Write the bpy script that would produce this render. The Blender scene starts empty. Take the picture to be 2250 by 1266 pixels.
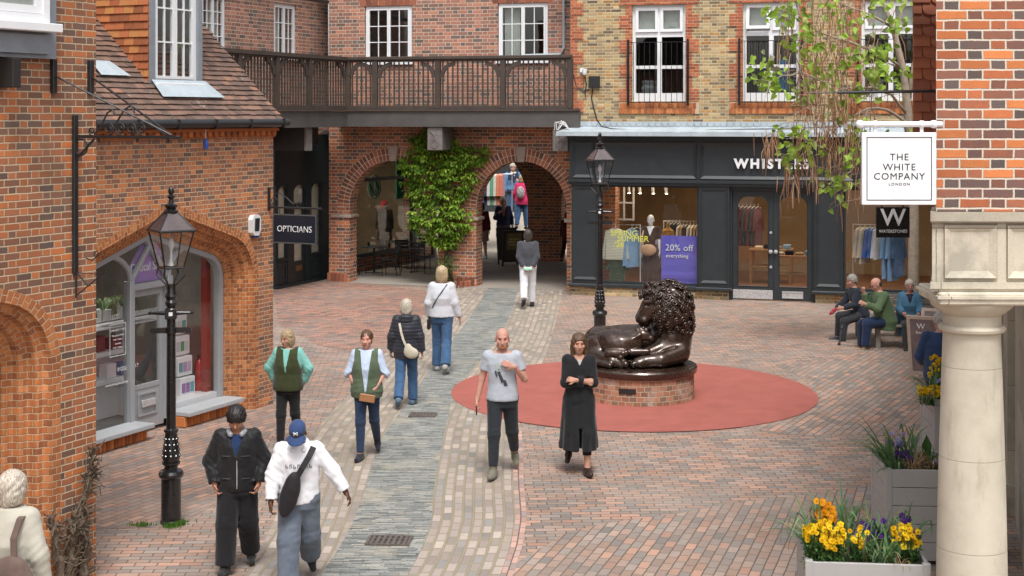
import bpy, math, random
import numpy as np
from mathutils import Vector, Matrix
from math import sin, cos, pi, radians, sqrt, atan2, floor
random.seed(7)
SC = bpy.context.scene
COL = SC.collection
# ---------------------------------------------------------------- camera numbers (photo pixels 2250 x 1266)
F, U0, V0, EYE = 3300.0, 1125.0, 250.0, 4.45

def at(u, v, z=0.0):
    "point of the horizontal level z seen at photo pixel (u, v)"
    Y = F * (EYE - z) / (v - V0)
    return Vector(((u - U0) / F * Y, Y, z))

def atY(u, v, Y):
    return Vector(((u - U0) / F * Y, Y, EYE - (v - V0) / F * Y))

class Facade:
    "vertical plane through two ground points: local x along it, y into the building, z up"
    def __init__(s, A, B):
        s.A = Vector((A[0], A[1], 0)); d = Vector((B[0] - A[0], B[1] - A[1], 0)); s.len = d.length
        s.d = d.normalized(); s.n = Vector((-s.d.y, s.d.x, 0)); s.ang = atan2(s.d.y, s.d.x)
        s.mat = Matrix.Translation(s.A) @ Matrix.Rotation(s.ang, 4, 'Z')
    def px(s, u, v, d=0.0):
        r = Vector(((u - U0) / F, 1, -(v - V0) / F)); o = Vector((0, 0, EYE))
        P0 = s.A + s.n * d
        t = (P0 - o).dot(s.n) / r.dot(s.n); P = o + r * t
        return ((P - s.A).dot(s.d), P.z)
    def x(s, u, d=0.0): return s.px(u, 300, d)[0]
    def z(s, u, v, d=0.0): return s.px(u, v, d)[1]
    def w(s, x, y, z): return s.mat @ Vector((x, y, z))

# ---------------------------------------------------------------- objects
def tag(o, label=None, cat=None, group=None, kind=None):
    if label: o['label'] = label
    if cat: o['category'] = cat
    if group: o['group'] = group
    if kind: o['kind'] = kind
    return o

def empty(name, loc=(0, 0, 0), rz=0.0, label=None, cat=None, group=None, mat=None):
    o = bpy.data.objects.new(name, None); COL.objects.link(o)
    if mat is not None: o.matrix_world = mat
    else: o.location = loc; o.rotation_euler = (0, 0, rz)
    o.empty_display_size = 0.1
    return tag(o, label, cat, group)

def link(name, me, parent=None, mat=None):
    o = bpy.data.objects.new(name, me); COL.objects.link(o)
    if parent is not None: o.parent = parent
    if mat is not None:
        if isinstance(mat, (list, tuple)):
            for m in mat: me.materials.append(m)
        else: me.materials.append(mat)
    return o

def copy_tree(o, parent=None):
    c = o.copy(); COL.objects.link(c)
    if parent is not None: c.parent = parent
    for ch in [k for k in o.children]:
        copy_tree(ch, c)
    return c

class MB:
    "collects shapes of ONE part and links them as one mesh"
    def __init__(s): s.v = []; s.f = []; s.r = []; s.mi = []; s.uv = {}; s.cr = 0.5; s.cm = 0
    def add(s, vs, fs, rnd=None, uvs=None):
        b = len(s.v); s.v.extend([tuple(q) for q in vs])
        for k, f in enumerate(fs):
            if uvs is not None: s.uv[len(s.f)] = uvs[k]
            s.f.append(tuple(b + i for i in f)); s.r.append(s.cr if rnd is None else rnd); s.mi.append(s.cm)
        return s
    def box(s, x0, x1, y0, y1, z0, z1, rnd=None):
        if x0 > x1: x0, x1 = x1, x0
        if y0 > y1: y0, y1 = y1, y0
        if z0 > z1: z0, z1 = z1, z0
        v = [(x0, y0, z0), (x1, y0, z0), (x1, y1, z0), (x0, y1, z0), (x0, y0, z1), (x1, y0, z1), (x1, y1, z1), (x0, y1, z1)]
        return s.add(v, [(0, 3, 2, 1), (4, 5, 6, 7), (0, 1, 5, 4), (1, 2, 6, 5), (2, 3, 7, 6), (3, 0, 4, 7)], rnd)
    def bbox(s, x0, x1, y0, y1, z0, z1, b=0.006, rnd=None):
        "box with chamfered edges"
        if x0 > x1: x0, x1 = x1, x0
        if y0 > y1: y0, y1 = y1, y0
        if z0 > z1: z0, z1 = z1, z0
        b = min(b, (x1 - x0) * .3, (y1 - y0) * .3, (z1 - z0) * .3)
        ring = lambda z, i: [(x0 + i, y0 + b, z), (x0 + b, y0 + i, z), (x1 - b, y0 + i, z), (x1 - i, y0 + b, z), (x1 - i, y1 - b, z), (x1 - b, y1 - i, z), (x0 + b, y1 - i, z), (x0 + i, y1 - b, z)]
        rings = [ring(z0, b), ring(z0 + b, 0), ring(z1 - b, 0), ring(z1, b)]
        return s.rings(rings, True, True, rnd)
    def rings(s, rings, cap0=False, cap1=False, rnd=None, closed=True):
        n = len(rings[0]); v = [p for r in rings for p in r]; f = []
        for i in range(len(rings) - 1):
            for j in range(n if closed else n - 1):
                k = (j + 1) % n
                f.append((i * n + j, i * n + k, (i + 1) * n + k, (i + 1) * n + j))
        if cap0: f.append(tuple(range(n - 1, -1, -1)))
        if cap1: f.append(tuple((len(rings) - 1) * n + j for j in range(n)))
        return s.add(v, f, rnd)
    def prism(s, poly, y0, y1, rnd=None):
        "polygon in local (x, z), counter-clockwise seen from the front, between depths y0 < y1"
        a = sum(poly[i][0] * poly[(i + 1) % len(poly)][1] - poly[(i + 1) % len(poly)][0] * poly[i][1] for i in range(len(poly)))
        if a < 0: poly = poly[::-1]
        n = len(poly); v = [(p[0], y0, p[1]) for p in poly] + [(p[0], y1, p[1]) for p in poly]
        f = [tuple(range(n)), tuple(range(2 * n - 1, n - 1, -1))]
        for i in range(n):
            k = (i + 1) % n; f.append((i, n + i, n + k, k))
        return s.add(v, f, rnd)
    def slab(s, poly, z0, z1, rnd=None):
        "polygon in (x, y) between heights"
        a = sum(poly[i][0] * poly[(i + 1) % len(poly)][1] - poly[(i + 1) % len(poly)][0] * poly[i][1] for i in range(len(poly)))
        if a < 0: poly = poly[::-1]
        n = len(poly); v = [(p[0], p[1], z0) for p in poly] + [(p[0], p[1], z1) for p in poly]
        f = [tuple(range(n - 1, -1, -1)), tuple(range(n, 2 * n))]
        for i in range(n):
            k = (i + 1) % n; f.append((i, k, n + k, n + i))
        return s.add(v, f, rnd)
    def tube(s, pts, r, n=8, cap=True, rnd=None):
        pts = [Vector(p) for p in pts]; m = len(pts)
        rr = r if isinstance(r, (list, tuple)) else [r] * m
        rings = []; up = None
        for i in range(m):
            t = (pts[min(i + 1, m - 1)] - pts[max(i - 1, 0)])
            if t.length < 1e-9: t = Vector((0, 0, 1))
            t.normalize()
            if up is None: up = Vector((0, 0, 1)) if abs(t.z) < .9 else Vector((1, 0, 0))
            a = t.cross(up)
            if a.length < 1e-6: a = t.cross(Vector((0, 1, 0)))
            a.normalize(); b = a.cross(t).normalized(); up = b
            rings.append([tuple(pts[i] + (a * cos(2 * pi * k / n) + b * sin(2 * pi * k / n)) * rr[i]) for k in range(n)])
        return s.rings(rings, cap, cap, rnd)
    def lathe(s, prof, c=(0, 0, 0), n=24, rnd=None, sq=None):
        "profile [(radius, z)] turned about the vertical through c"
        rings = [[(c[0] + r * cos(2 * pi * k / n), c[1] + r * sin(2 * pi * k / n), c[2] + z) for k in range(n)] for r, z in prof]
        return s.rings(rings, True, True, rnd)
    def quad(s, a, b, c, d, rnd=None): return s.add([a, b, c, d], [(0, 1, 2, 3)], rnd)
    def frame(s, x0, x1, z0, z1, w, y0, y1, rnd=None, wb=None, wt=None):
        "rectangular frame of four butted bars"
        wb = w if wb is None else wb; wt = w if wt is None else wt
        s.box(x0, x0 + w, y0, y1, z0, z1); s.box(x1 - w, x1, y0, y1, z0, z1)
        s.box(x0 + w, x1 - w, y0, y1, z0, z0 + wb); s.box(x0 + w, x1 - w, y0, y1, z1 - wt, z1)
        return s
    def mesh(s, name, smooth=False):
        me = bpy.data.meshes.new(name); me.from_pydata(s.v, [], s.f)
        at_ = me.attributes.new('rnd', 'FLOAT', 'FACE'); at_.data.foreach_set('value', np.array(s.r, 'f'))
        if any(s.mi): me.polygons.foreach_set('material_index', np.array(s.mi, 'i'))
        if s.uv:
            ul = me.uv_layers.new(name='UVMap'); arr = np.zeros((len(me.loops), 2), 'f')
            for p in me.polygons:
                if p.index in s.uv:
                    for q, li in enumerate(p.loop_indices): arr[li] = s.uv[p.index][q]
            ul.data.foreach_set('uv', arr.ravel())
        if smooth: me.polygons.foreach_set('use_smooth', np.ones(len(me.polygons), bool))
        me.update(); return me
    def build(s, name, mat, parent=None, smooth=False, label=None, auto=None):
        me = s.mesh(name, smooth)
        o = link(name, me, parent, mat)
        if label: o['label'] = label
        if auto is not None:
            me.polygons.foreach_set('use_smooth', np.ones(len(me.polygons), bool))
            me.set_sharp_from_angle(angle=radians(auto))
        return o

def text_mesh(txt, size, ext=0.004, align='CENTER', spacing=1.0, bold=0.0):
    cu = bpy.data.curves.new('txt', 'FONT'); cu.body = txt; cu.size = size; cu.extrude = ext; cu.align_x = align
    cu.space_character = spacing; cu.offset = bold; cu.resolution_u = 3
    o = bpy.data.objects.new('txt', cu); COL.objects.link(o)
    dg = bpy.context.evaluated_depsgraph_get(); dg.update()
    me = bpy.data.meshes.new_from_object(o.evaluated_get(dg))
    bpy.data.objects.remove(o); bpy.data.curves.remove(cu)
    return me

def lettering(txt, size, x, y, z, mat, parent, align='CENTER', spacing=1.0, bold=0.0, name='lettering', ext=0.004, sx=1.0, rz=0.0, tilt=0.0):
    me = text_mesh(txt, size, ext, align, spacing, bold); me.materials.clear()
    me.transform(Matrix.Translation((x, y, z)) @ Matrix.Rotation(rz, 4, 'Z') @ Matrix.Rotation(pi / 2, 4, 'X') @ Matrix.Rotation(tilt, 4, 'Z') @ Matrix.Diagonal((sx, 1, 1, 1)))
    return link(name, me, parent, mat)

# ---------------------------------------------------------------- materials
def NT(name):
    m = bpy.data.materials.new(name); m.use_nodes = True; nt = m.node_tree
    for n in list(nt.nodes): nt.nodes.remove(n)
    out = nt.nodes.new('ShaderNodeOutputMaterial')
    return m, nt, out

class G:
    "short hand for building node graphs"
    def __init__(s, nt): s.t = nt
    def n(s, typ, **k):
        nd = s.t.nodes.new(typ)
        for a, b in k.items(): setattr(nd, a, b)
        return nd
    def set(s, sock, val):
        if hasattr(val, 'is_output') or isinstance(val, bpy.types.NodeSocket): s.t.links.new(val, sock)
        else: sock.default_value = val
    def m(s, op, a, b=None, c=None, clamp=False):
        nd = s.n('ShaderNodeMath', operation=op, use_clamp=clamp)
        for i, q in enumerate((a, b, c)):
            if q is not None: s.set(nd.inputs[i], q)
        return nd.outputs[0]
    def mr(s, v, a, b, c=0.0, d=1.0, smooth=False):
        nd = s.n('ShaderNodeMapRange', interpolation_type='SMOOTHSTEP' if smooth else 'LINEAR')
        for i, q in enumerate((v, a, b, c, d)): s.set(nd.inputs[i], q)
        return nd.outputs[0]
    def mix(s, f, a, b, mode='MIX'):
        nd = s.n('ShaderNodeMix', data_type='RGBA', blend_type=mode)
        s.set(nd.inputs[0], f); s.set(nd.inputs[6], c4(a)); s.set(nd.inputs[7], c4(b))
        return nd.outputs[2]
    def ramp(s, f, stops, const=False):
        nd = s.n('ShaderNodeValToRGB'); cr = nd.color_ramp
        if const: cr.interpolation = 'CONSTANT'
        while len(cr.elements) < len(stops): cr.elements.new(0.5)
        for e, (p, c) in zip(cr.elements, stops): e.position = p; e.color = c4(c)
        s.set(nd.inputs[0], f); return nd.outputs[0]
    def noise(s, vec, scale, detail=4, rough=.6, out=0):
        nd = s.n('ShaderNodeTexNoise'); s.set(nd.inputs['Vector'], vec); nd.inputs['Scale'].default_value = scale
        nd.inputs['Detail'].default_value = detail; nd.inputs['Roughness'].default_value = rough
        return nd.outputs[out]
    def obj(s): return s.n('ShaderNodeTexCoord').outputs['Object']
    def sep(s, v):
        nd = s.n('ShaderNodeSeparateXYZ'); s.set(nd.inputs[0], v); return nd.outputs
    def comb(s, x, y, z):
        nd = s.n('ShaderNodeCombineXYZ')
        for i, q in enumerate((x, y, z)): s.set(nd.inputs[i], q)
        return nd.outputs[0]
    def attr(s, name, out='Fac'):
        nd = s.n('ShaderNodeAttribute'); nd.attribute_name = name; return nd.outputs[out]
    def bump(s, h, strength=.3, dist=.01):
        nd = s.n('ShaderNodeBump'); s.set(nd.inputs['Height'], h); nd.inputs['Strength'].default_value = strength; nd.inputs['Distance'].default_value = dist
        return nd.outputs[0]
    def bsdf(s, out, col, rough=.7, metal=0.0, normal=None, spec=.5, coat=0.0, sheen=0.0, trans=None):
        b = s.n('ShaderNodeBsdfPrincipled'); s.set(b.inputs['Base Color'], c4(col)); s.set(b.inputs['Roughness'], rough)
        s.set(b.inputs['Metallic'], metal); s.set(b.inputs['Specular IOR Level'], spec)
        if normal is not None: s.set(b.inputs['Normal'], normal)
        if coat: b.inputs['Coat Weight'].default_value = coat; b.inputs['Coat Roughness'].default_value = .12
        if sheen: b.inputs['Sheen Weight'].default_value = sheen
        s.t.links.new(b.outputs[0], out.inputs[0]); return b

def c4(c):
    if isinstance(c, (tuple, list)) and len(c) == 3: return (c[0], c[1], c[2], 1.0)
    return c

_mc = {}
def plain(name, col, rough=.6, metal=0.0, var=.12, scale=6.0, bump=.1, bscale=60.0, spec=.5, coat=0.0, sheen=0.0, bdist=.004):
    "surface with slight tone variation, wear and bump"
    if name in _mc: return _mc[name]
    m, nt, out = NT(name); g = G(nt); P = g.obj()
    n1 = g.noise(P, scale, 5, .65); n2 = g.noise(P, scale * 9, 3, .6)
    k = g.mr(g.m('ADD', g.m('MULTIPLY', n1, .7), g.m('MULTIPLY', n2, .3)), .3, .7, 1 - var, 1 + var)
    cc = g.n('ShaderNodeVectorMath', operation='SCALE'); cc.inputs[0].default_value = col; g.set(cc.inputs['Scale'], k)
    r = g.mr(n2, .3, .7, max(rough - .1, .02), min(rough + .1, 1))
    nb = g.bump(g.noise(P, bscale, 3, .6), bump, bdist) if bump else None
    g.bsdf(out, cc.outputs[0], r, metal, nb, spec, coat, sheen)
    _mc[name] = m; return m

def bond_group():
    ng = bpy.data.node_groups.new('brick_bond', 'ShaderNodeTree'); itf = ng.interface
    for nm in ('S', 'T', 'Period', 'Pitch', 'Mortar', 'Split', 'Jitter'):
        itf.new_socket(nm, in_out='INPUT', socket_type='NodeSocketFloat')
    itf.new_socket('Rnd', in_out='OUTPUT', socket_type='NodeSocketFloat'); itf.new_socket('Rnd2', in_out='OUTPUT', socket_type='NodeSocketFloat')
    itf.new_socket('Brick', in_out='OUTPUT', socket_type='NodeSocketFloat'); itf.new_socket('Head', in_out='OUTPUT', socket_type='NodeSocketFloat')
    gi = ng.nodes.new('NodeGroupInput'); go = ng.nodes.new('NodeGroupOutput'); g = G(ng)
    S, T, PE, PI, MO, SP, JI = [gi.outputs[i] for i in range(7)]
    wob = g.noise(g.comb(S, T, 0.0), 9.0, 3, .6)
    w1 = g.m('MULTIPLY', g.m('SUBTRACT', wob, .5), .012)
    T1 = g.m('DIVIDE', g.m('ADD', T, w1), PI); row = g.m('FLOOR', T1); ft = g.m('FRACT', T1)
    wr = g.n('ShaderNodeTexWhiteNoise', noise_dimensions='1D'); g.set(wr.inputs['W'], row)
    S1 = g.m('ADD', g.m('ADD', g.m('DIVIDE', g.m('ADD', S, w1), PE), g.m('FRACT', g.m('MULTIPLY', row, .5))), g.m('MULTIPLY', wr.outputs[0], JI))
    cell = g.m('FLOOR', S1); f = g.m('FRACT', S1)
    head = g.m('GREATER_THAN', f, SP)
    e = g.m('MULTIPLY', g.m('MINIMUM', g.m('MINIMUM', f, g.m('SUBTRACT', 1.0, f)), g.m('ABSOLUTE', g.m('SUBTRACT', f, SP))), PE)
    t = g.m('MULTIPLY', g.m('MINIMUM', ft, g.m('SUBTRACT', 1.0, ft)), PI)
    d = g.m('MINIMUM', e, t)
    rag = g.noise(g.comb(S, T, 0.0), 60.0, 2, .6)
    d = g.m('ADD', d, g.m('MULTIPLY', g.m('SUBTRACT', rag, .5), .006))
    lo = g.m('MULTIPLY', MO, .35); hi = g.m('MULTIPLY', MO, .75)
    mk = g.mr(d, lo, hi, 0, 1, True)
    wn = g.n('ShaderNodeTexWhiteNoise', noise_dimensions='3D')
    g.set(wn.inputs['Vector'], g.comb(g.m('ADD', g.m('MULTIPLY', cell, 2.0), head), row, 3.7))
    sc = g.n('ShaderNodeSeparateColor'); ng.links.new(wn.outputs['Color'], sc.inputs[0])
    for i, q in enumerate((sc.outputs[0], sc.outputs[1], mk, head)): ng.links.new(q, go.inputs[i])
    return ng
BOND = bond_group()

def brick(name, stops, mortar, period=.3375, pitch=.075, mw=.011, split=.667, coord='xz', radius=1.0, headshift=0.0, rough=.85,
          dirt=.25, bumpd=.008, jitter=0.0, rot=0.0, stain=None, varin=.35, lichen=0.0, uvm=False, specks=None):
    "bonded brickwork / paving; stops = colour ramp over the random tone of each brick"
    m, nt, out = NT(name); g = G(nt); P = g.obj(); x, y, z = g.sep(P)[0:3]
    if coord == 'xz': S, T = g.m('ADD', x, y), z
    elif coord == 'polar': S, T = g.m('MULTIPLY', g.m('ARCTAN2', y, x), radius), z
    elif coord == 'xy':
        S = g.m('ADD', g.m('MULTIPLY', x, cos(rot)), g.m('MULTIPLY', y, sin(rot)))
        T = g.m('SUBTRACT', g.m('MULTIPLY', y, cos(rot)), g.m('MULTIPLY', x, sin(rot)))
    else:
        uv = g.n('ShaderNodeUVMap').outputs[0]; q = g.sep(uv); S, T = q[0], q[1]
    nd = g.n('ShaderNodeGroup'); nd.node_tree = BOND
    for k, v in zip(('S', 'T', 'Period', 'Pitch', 'Mortar', 'Split', 'Jitter'), (S, T, period, pitch, mw, split, jitter)): g.set(nd.inputs[k], v)
    R, R2, B, H = [nd.outputs[i] for i in range(4)]
    if headshift: R = g.m('ADD', R, g.m('MULTIPLY', H, headshift), clamp=True)
    n1 = g.noise(P, 14, 4, .65); n2 = g.noise(P, 90, 3, .6); n3 = g.noise(P, .55, 4, .6)
    rr = g.m('ADD', R, g.m('MULTIPLY', g.m('SUBTRACT', n1, .5), varin), clamp=True)
    col = g.ramp(rr, stops)
    br = g.mr(R2, 0, 1, .8, 1.18)
    br = g.m('MULTIPLY', br, g.mr(n2, .25, .75, .86, 1.12))
    vm = g.n('ShaderNodeVectorMath', operation='SCALE'); g.set(vm.inputs[0], col); g.set(vm.inputs['Scale'], br)
    mo = g.mix(g.mr(n2, .3, .7), tuple(c * .78 for c in mortar), mortar)
    col = g.mix(B, mo, vm.outputs[0])
    if lichen:
        ln = g.mr(g.noise(P, 3.3, 6, .7), .62, .74, 0, lichen); col = g.mix(ln, col, (.55, .54, .47))
    if specks: 
        ln = g.mr(g.noise(P, 21, 3, .6), .70, .76, 0, specks[0]); col = g.mix(ln, col, specks[1])
    if dirt: col = g.mix(g.mr(n3, .42, .72, 0, dirt), col, (.10, .085, .07))
    if stain: col = g.mix(g.mr(g.noise(P, stain[0], 5, .62), stain[1], stain[1] + .14, 0, stain[2]), col, stain[3])
    h = g.m('ADD', g.m('MULTIPLY', B, 1.0), g.m('MULTIPLY', n2, .3))
    g.bsdf(out, col, g.mr(n1, .3, .7, rough - .08, min(1, rough + .08)), 0, g.bump(h, .75, bumpd), .3)
    return m

def rndmat(name, stops, rough=.8, bump=.3, noise=30.0, var=.3, spec=.3, trans=False):
    "colour from the per-face random number stored on the mesh"
    m, nt, out = NT(name); g = G(nt); P = g.obj(); n = g.noise(P, noise, 4, .6)
    r = g.m('ADD', g.attr('rnd'), g.m('MULTIPLY', g.m('SUBTRACT', n, .5), var), clamp=True)
    b = g.bsdf(out, g.ramp(r, stops), rough, 0, g.bump(n, bump, .006) if bump else None, spec)
    if trans:
        tr = g.n('ShaderNodeBsdfTranslucent'); nt.links.new(b.inputs['Base Color'].links[0].from_socket, tr.inputs[0])
        mx = g.n('ShaderNodeMixShader'); mx.inputs[0].default_value = .35
        nt.links.new(b.outputs[0], mx.inputs[1]); nt.links.new(tr.outputs[0], mx.inputs[2]); nt.links.new(mx.outputs[0], out.inputs[0])
    return m

def glass(name, tint=(.86, .88, .87), refl=.06, rough=.02):
    m, nt, out = NT(name); g = G(nt)
    t = g.n('ShaderNodeBsdfTransparent'); t.inputs[0].default_value = c4(tint)
    gl = g.n('ShaderNodeBsdfGlossy'); gl.inputs[0].default_value = (1, 1, 1, 1); gl.inputs['Roughness'].default_value = rough
    gl_n = g.bump(g.noise(g.obj(), 1.6, 2, .5), .12, .02); nt.links.new(gl_n, gl.inputs['Normal'])
    lw = g.n('ShaderNodeLayerWeight'); lw.inputs[0].default_value = .5
    fac = g.m('ADD', g.m('MULTIPLY', g.m('POWER', lw.outputs[1], 4.0), .75), refl, clamp=True)
    mx = g.n('ShaderNodeMixShader'); nt.links.new(fac, mx.inputs[0]); nt.links.new(t.outputs[0], mx.inputs[1]); nt.links.new(gl.outputs[0], mx.inputs[2])
    nt.links.new(mx.outputs[0], out.inputs[0]); return m

def emit(name, col, st):
    m, nt, out = NT(name); g = G(nt); e = g.n('ShaderNodeEmission'); e.inputs[0].default_value = c4(col); e.inputs[1].default_value = st
    nt.links.new(e.outputs[0], out.inputs[0]); return m

def lin(r, g_, b): 
    f = lambda c: (c / 255 / 12.92) if c / 255 <= .04045 else ((c / 255 + .055) / 1.055) ** 2.4
    return (f(r), f(g_), f(b))
# ---------------------------------------------------------------- materials
RED_STOPS = [(0, (.075, .045, .038)), (.22, (.13, .058, .036)), (.45, (.22, .075, .038)), (.7, (.33, .095, .036)), (1, (.46, .135, .045))]
M = {}
M['brick_left'] = brick('brick_left', [(0, (.145, .10, .082)), (.2, (.22, .115, .076)), (.5, (.31, .128, .07)), (.75, (.41, .145, .06)), (1, (.56, .18, .06))], (.64, .50, .34), period=.29, pitch=.0655, mw=.0105, headshift=.12, stain=(.9, .55, .35, (.12, .10, .075)), varin=.3)
M['brick_optic'] = brick('brick_optic', [(0, (.17, .115, .09)), (.25, (.28, .135, .085)), (.5, (.39, .165, .092)), (.75, (.48, .19, .088)), (1, (.61, .22, .08))], (.66, .50, .33), period=.275, pitch=.063, mw=.010, headshift=.12, varin=.3)
M['brick_arcade'] = brick('brick_arcade', [(0, (.13, .095, .08)), (.2, (.25, .108, .07)), (.5, (.37, .135, .074)), (.8, (.47, .16, .072)), (1, (.55, .19, .075))], (.62, .52, .41), period=.40, pitch=.09, mw=.014, headshift=-.05, varin=.3)
M['brick_inner'] = M['brick_arcade']
M['brick_upper'] = brick('brick_upper', [(0, (.16, .13, .115)), (.2, (.26, .145, .11)), (.5, (.37, .175, .125)), (.8, (.45, .20, .135)), (1, (.53, .235, .15))], (.68, .58, .47), period=.40, pitch=.0925, mw=.0135, headshift=-.05, varin=.3)
M['brick_yellow'] = brick('brick_yellow', [(0, (.15, .11, .075)), (.2, (.29, .21, .11)), (.5, (.42, .31, .16)), (.75, (.52, .39, .20)), (.92, (.45, .26, .09)), (1, (.36, .17, .06))], (.66, .58, .42), period=.40, pitch=.0745, mw=.0125, varin=.35, specks=(.5, (.62, .58, .48)))
M['brick_quoin'] = brick('brick_quoin', [(0, (.30, .085, .04)), (.5, (.42, .115, .05)), (1, (.53, .165, .07))], (.55, .40, .28), period=.40, pitch=.0745, mw=.011, varin=.3)
M['brick_right'] = brick('brick_right', [(0, (.13, .10, .09)), (.16, (.19, .10, .085)), (.34, (.27, .115, .075)), (.5, (.42, .13, .06)), (.75, (.52, .165, .065)), (1, (.63, .22, .075))], (.72, .64, .53), period=.342, pitch=.0735, mw=.0125, headshift=-.42, varin=.4, dirt=.12)
M['brick_plinth'] = brick('brick_plinth', [(0, (.20, .14, .10)), (.3, (.30, .15, .09)), (.6, (.42, .19, .11)), (1, (.50, .26, .16))], (.55, .46, .33), period=.117, pitch=.078, mw=.011, split=1.0, coord='polar', radius=.86, varin=.4, specks=(.8, (.62, .56, .50)), stain=(2.2, .55, .6, (.56, .50, .44)))
PAVE = [(0, (.25, .22, .20)), (.22, (.305, .25, .215)), (.5, (.36, .265, .215)), (.8, (.405, .265, .20)), (1, (.47, .275, .20))]
PAVEL = [(0, (.22, .19, .172)), (.22, (.275, .21, .18)), (.5, (.325, .225, .18)), (.8, (.37, .235, .18)), (1, (.44, .25, .178))]
def paving(name, stops, rot, rmul=1.0):
    return brick(name, stops, (.15, .125, .098), period=.222 * rmul, pitch=.108 * rmul, mw=.011, split=1.0, coord='xy', rot=rot, varin=.22, dirt=.22, bumpd=.006, jitter=.13, stain=(.33, .5, .38, (.31, .27, .23)), rough=.75)
M['pave'] = paving('pavers_across', PAVE, 0.04)
M['pave_diag'] = paving('pavers_along', PAVE, radians(73))
M['pave_diag2'] = paving('pavers_diagonal', PAVE, radians(63))
M['pave_left'] = paving('pavers_left', PAVEL, radians(62))
M['pave_far'] = paving('pavers_far', [(0, (.18, .145, .135)), (.25, (.28, .19, .155)), (.5, (.36, .21, .16)), (1, (.46, .225, .16))], radians(24))
M['setts'] = brick('setts', [(0, (.25, .24, .225)), (.2, (.31, .27, .24)), (.5, (.36, .30, .262)), (.85, (.40, .33, .285)), (1, (.46, .40, .35))], (.33, .285, .20), period=.27, pitch=.115, mw=.026, split=1.0, coord='uv', varin=.25, dirt=.15, bumpd=.012, jitter=1.0, stain=(.6, .55, .3, (.45, .37, .24)))
M['slate'] = brick('slate_channel', [(0, (.10, .112, .112)), (.25, (.22, .24, .235)), (.5, (.31, .33, .315)), (.8, (.39, .395, .37)), (1, (.50, .46, .38))], (.17, .165, .14), period=.19, pitch=.031, mw=.008, split=1.0, coord='uv', varin=.5, dirt=.1, bumpd=.014, jitter=1.0, stain=(1.4, .54, .5, (.46, .40, .30)))
M['soldier'] = brick('soldier_course', [(0, (.29, .24, .225)), (.5, (.42, .29, .25)), (1, (.52, .32, .26))], (.17, .14, .10), period=.215, pitch=5.0, mw=.011, split=1.0, coord='uv', varin=.25, dirt=.2)
M['rubber'] = plain('rubber_surface', (.35, .108, .085), .85, var=.17, scale=2.4, bump=.35, bscale=260, spec=.3)
M['concrete'] = plain('arcade_floor', (.30, .265, .225), .75, var=.22, scale=.8, bump=.15, bscale=30)
M['beige_pave'] = plain('beige_paving', (.40, .345, .275), .8, var=.12, scale=1.3)
M['white'] = plain('white_paint', (.80, .81, .82), .35, var=.04, bump=.05)
M['grey_frame'] = plain('grey_frame_paint', (.33, .345, .36), .4, var=.06, bump=.05)
M['grey_pale'] = plain('pale_grey_paint', (.40, .42, .435), .45, var=.06, bump=.05)
M['lead'] = plain('lead_sheet', (.27, .30, .33), .45, metal=.25, var=.18, scale=3, bump=.2, bscale=12)
M['lead_pale'] = plain('pale_lead', (.42, .48, .51), .5, metal=.1, var=.22, scale=3, bump=.2, bscale=14)
M['iron'] = plain('black_iron', (.018, .018, .019), .42, var=.3, bump=.15, bscale=80)
M['post'] = plain('black_gloss_paint', (.012, .012, .013), .22, var=.3, bump=.12, bscale=50, coat=.25)
M['shop_black'] = plain('shopfront_paint', (.024, .030, .034), .38, var=.2, scale=4, bump=.1, bscale=40)
M['shop_teal'] = plain('dark_teal_paint', (.010, .018, .021), .35, var=.25, bump=.1)
M['oak'] = plain('weathered_dark_timber', (.058, .042, .033), .75, var=.35, scale=3, bump=.35, bscale=24)
M['oak_fascia'] = plain('dark_fascia_board', (.078, .073, .069), .6, var=.3, scale=2.2, bump=.2, bscale=20)
M['oak_dark'] = plain('black_timber', (.018, .015, .014), .7, var=.3, bump=.3, bscale=24)
M['carved'] = plain('carved_grey_timber', (.165, .145, .135), .75, var=.3, scale=6, bump=.6, bscale=22, bdist=.02)
M['stone'] = plain('cream_limestone', (.56, .49, .355), .85, var=.12, scale=2.2, bump=.25, bscale=70)
M['stone_key'] = plain('keystone_grey', (.33, .26, .22), .85, var=.2, scale=5, bump=.4, bscale=30)
M['glass'] = glass('window_glass', (.86, .88, .87), .10)
M['glass_clear'] = glass('lantern_glass', (.95, .95, .95), .05)
M['glass_shop'] = glass('shop_glass', (.9, .9, .9), .06)
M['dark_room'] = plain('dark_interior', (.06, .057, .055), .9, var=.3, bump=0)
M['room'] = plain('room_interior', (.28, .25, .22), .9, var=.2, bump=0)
M['curtain'] = plain('pale_blind', (.46, .50, .46), .9, var=.15, scale=2, bump=.2, bscale=12)
M['steel'] = plain('brushed_steel', (.62, .63, .64), .32, metal=.6, var=.08, bump=.05)
M['bronze'] = plain('polished_bronze', (.052, .031, .021), .27, metal=.4, var=.6, scale=4, bump=.3, bscale=30, coat=.5)
M['orange_brick'] = rndmat('orange_brick', [(0, (.27, .085, .036)), (.4, (.40, .125, .042)), (.8, (.52, .17, .05)), (1, (.60, .23, .085))], .85, .35, 40, .35)
M['arch_brick'] = rndmat('arch_brick', [(0, (.15, .066, .045)), (.5, (.27, .095, .055)), (1, (.40, .15, .085))], .85, .35, 40, .3)
M['mortar'] = plain('mortar', (.50, .39, .27), .95, var=.15, scale=12)
M['mortar_pale'] = plain('mortar_pale', (.64, .54, .43), .95, var=.15, scale=12)
M['black_plastic'] = plain('black_plastic', (.02, .021, .022), .4, var=.1, bump=.03)
M['white_plastic'] = plain('white_plastic', (.75, .76, .76), .35, var=.04, bump=.03)

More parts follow.
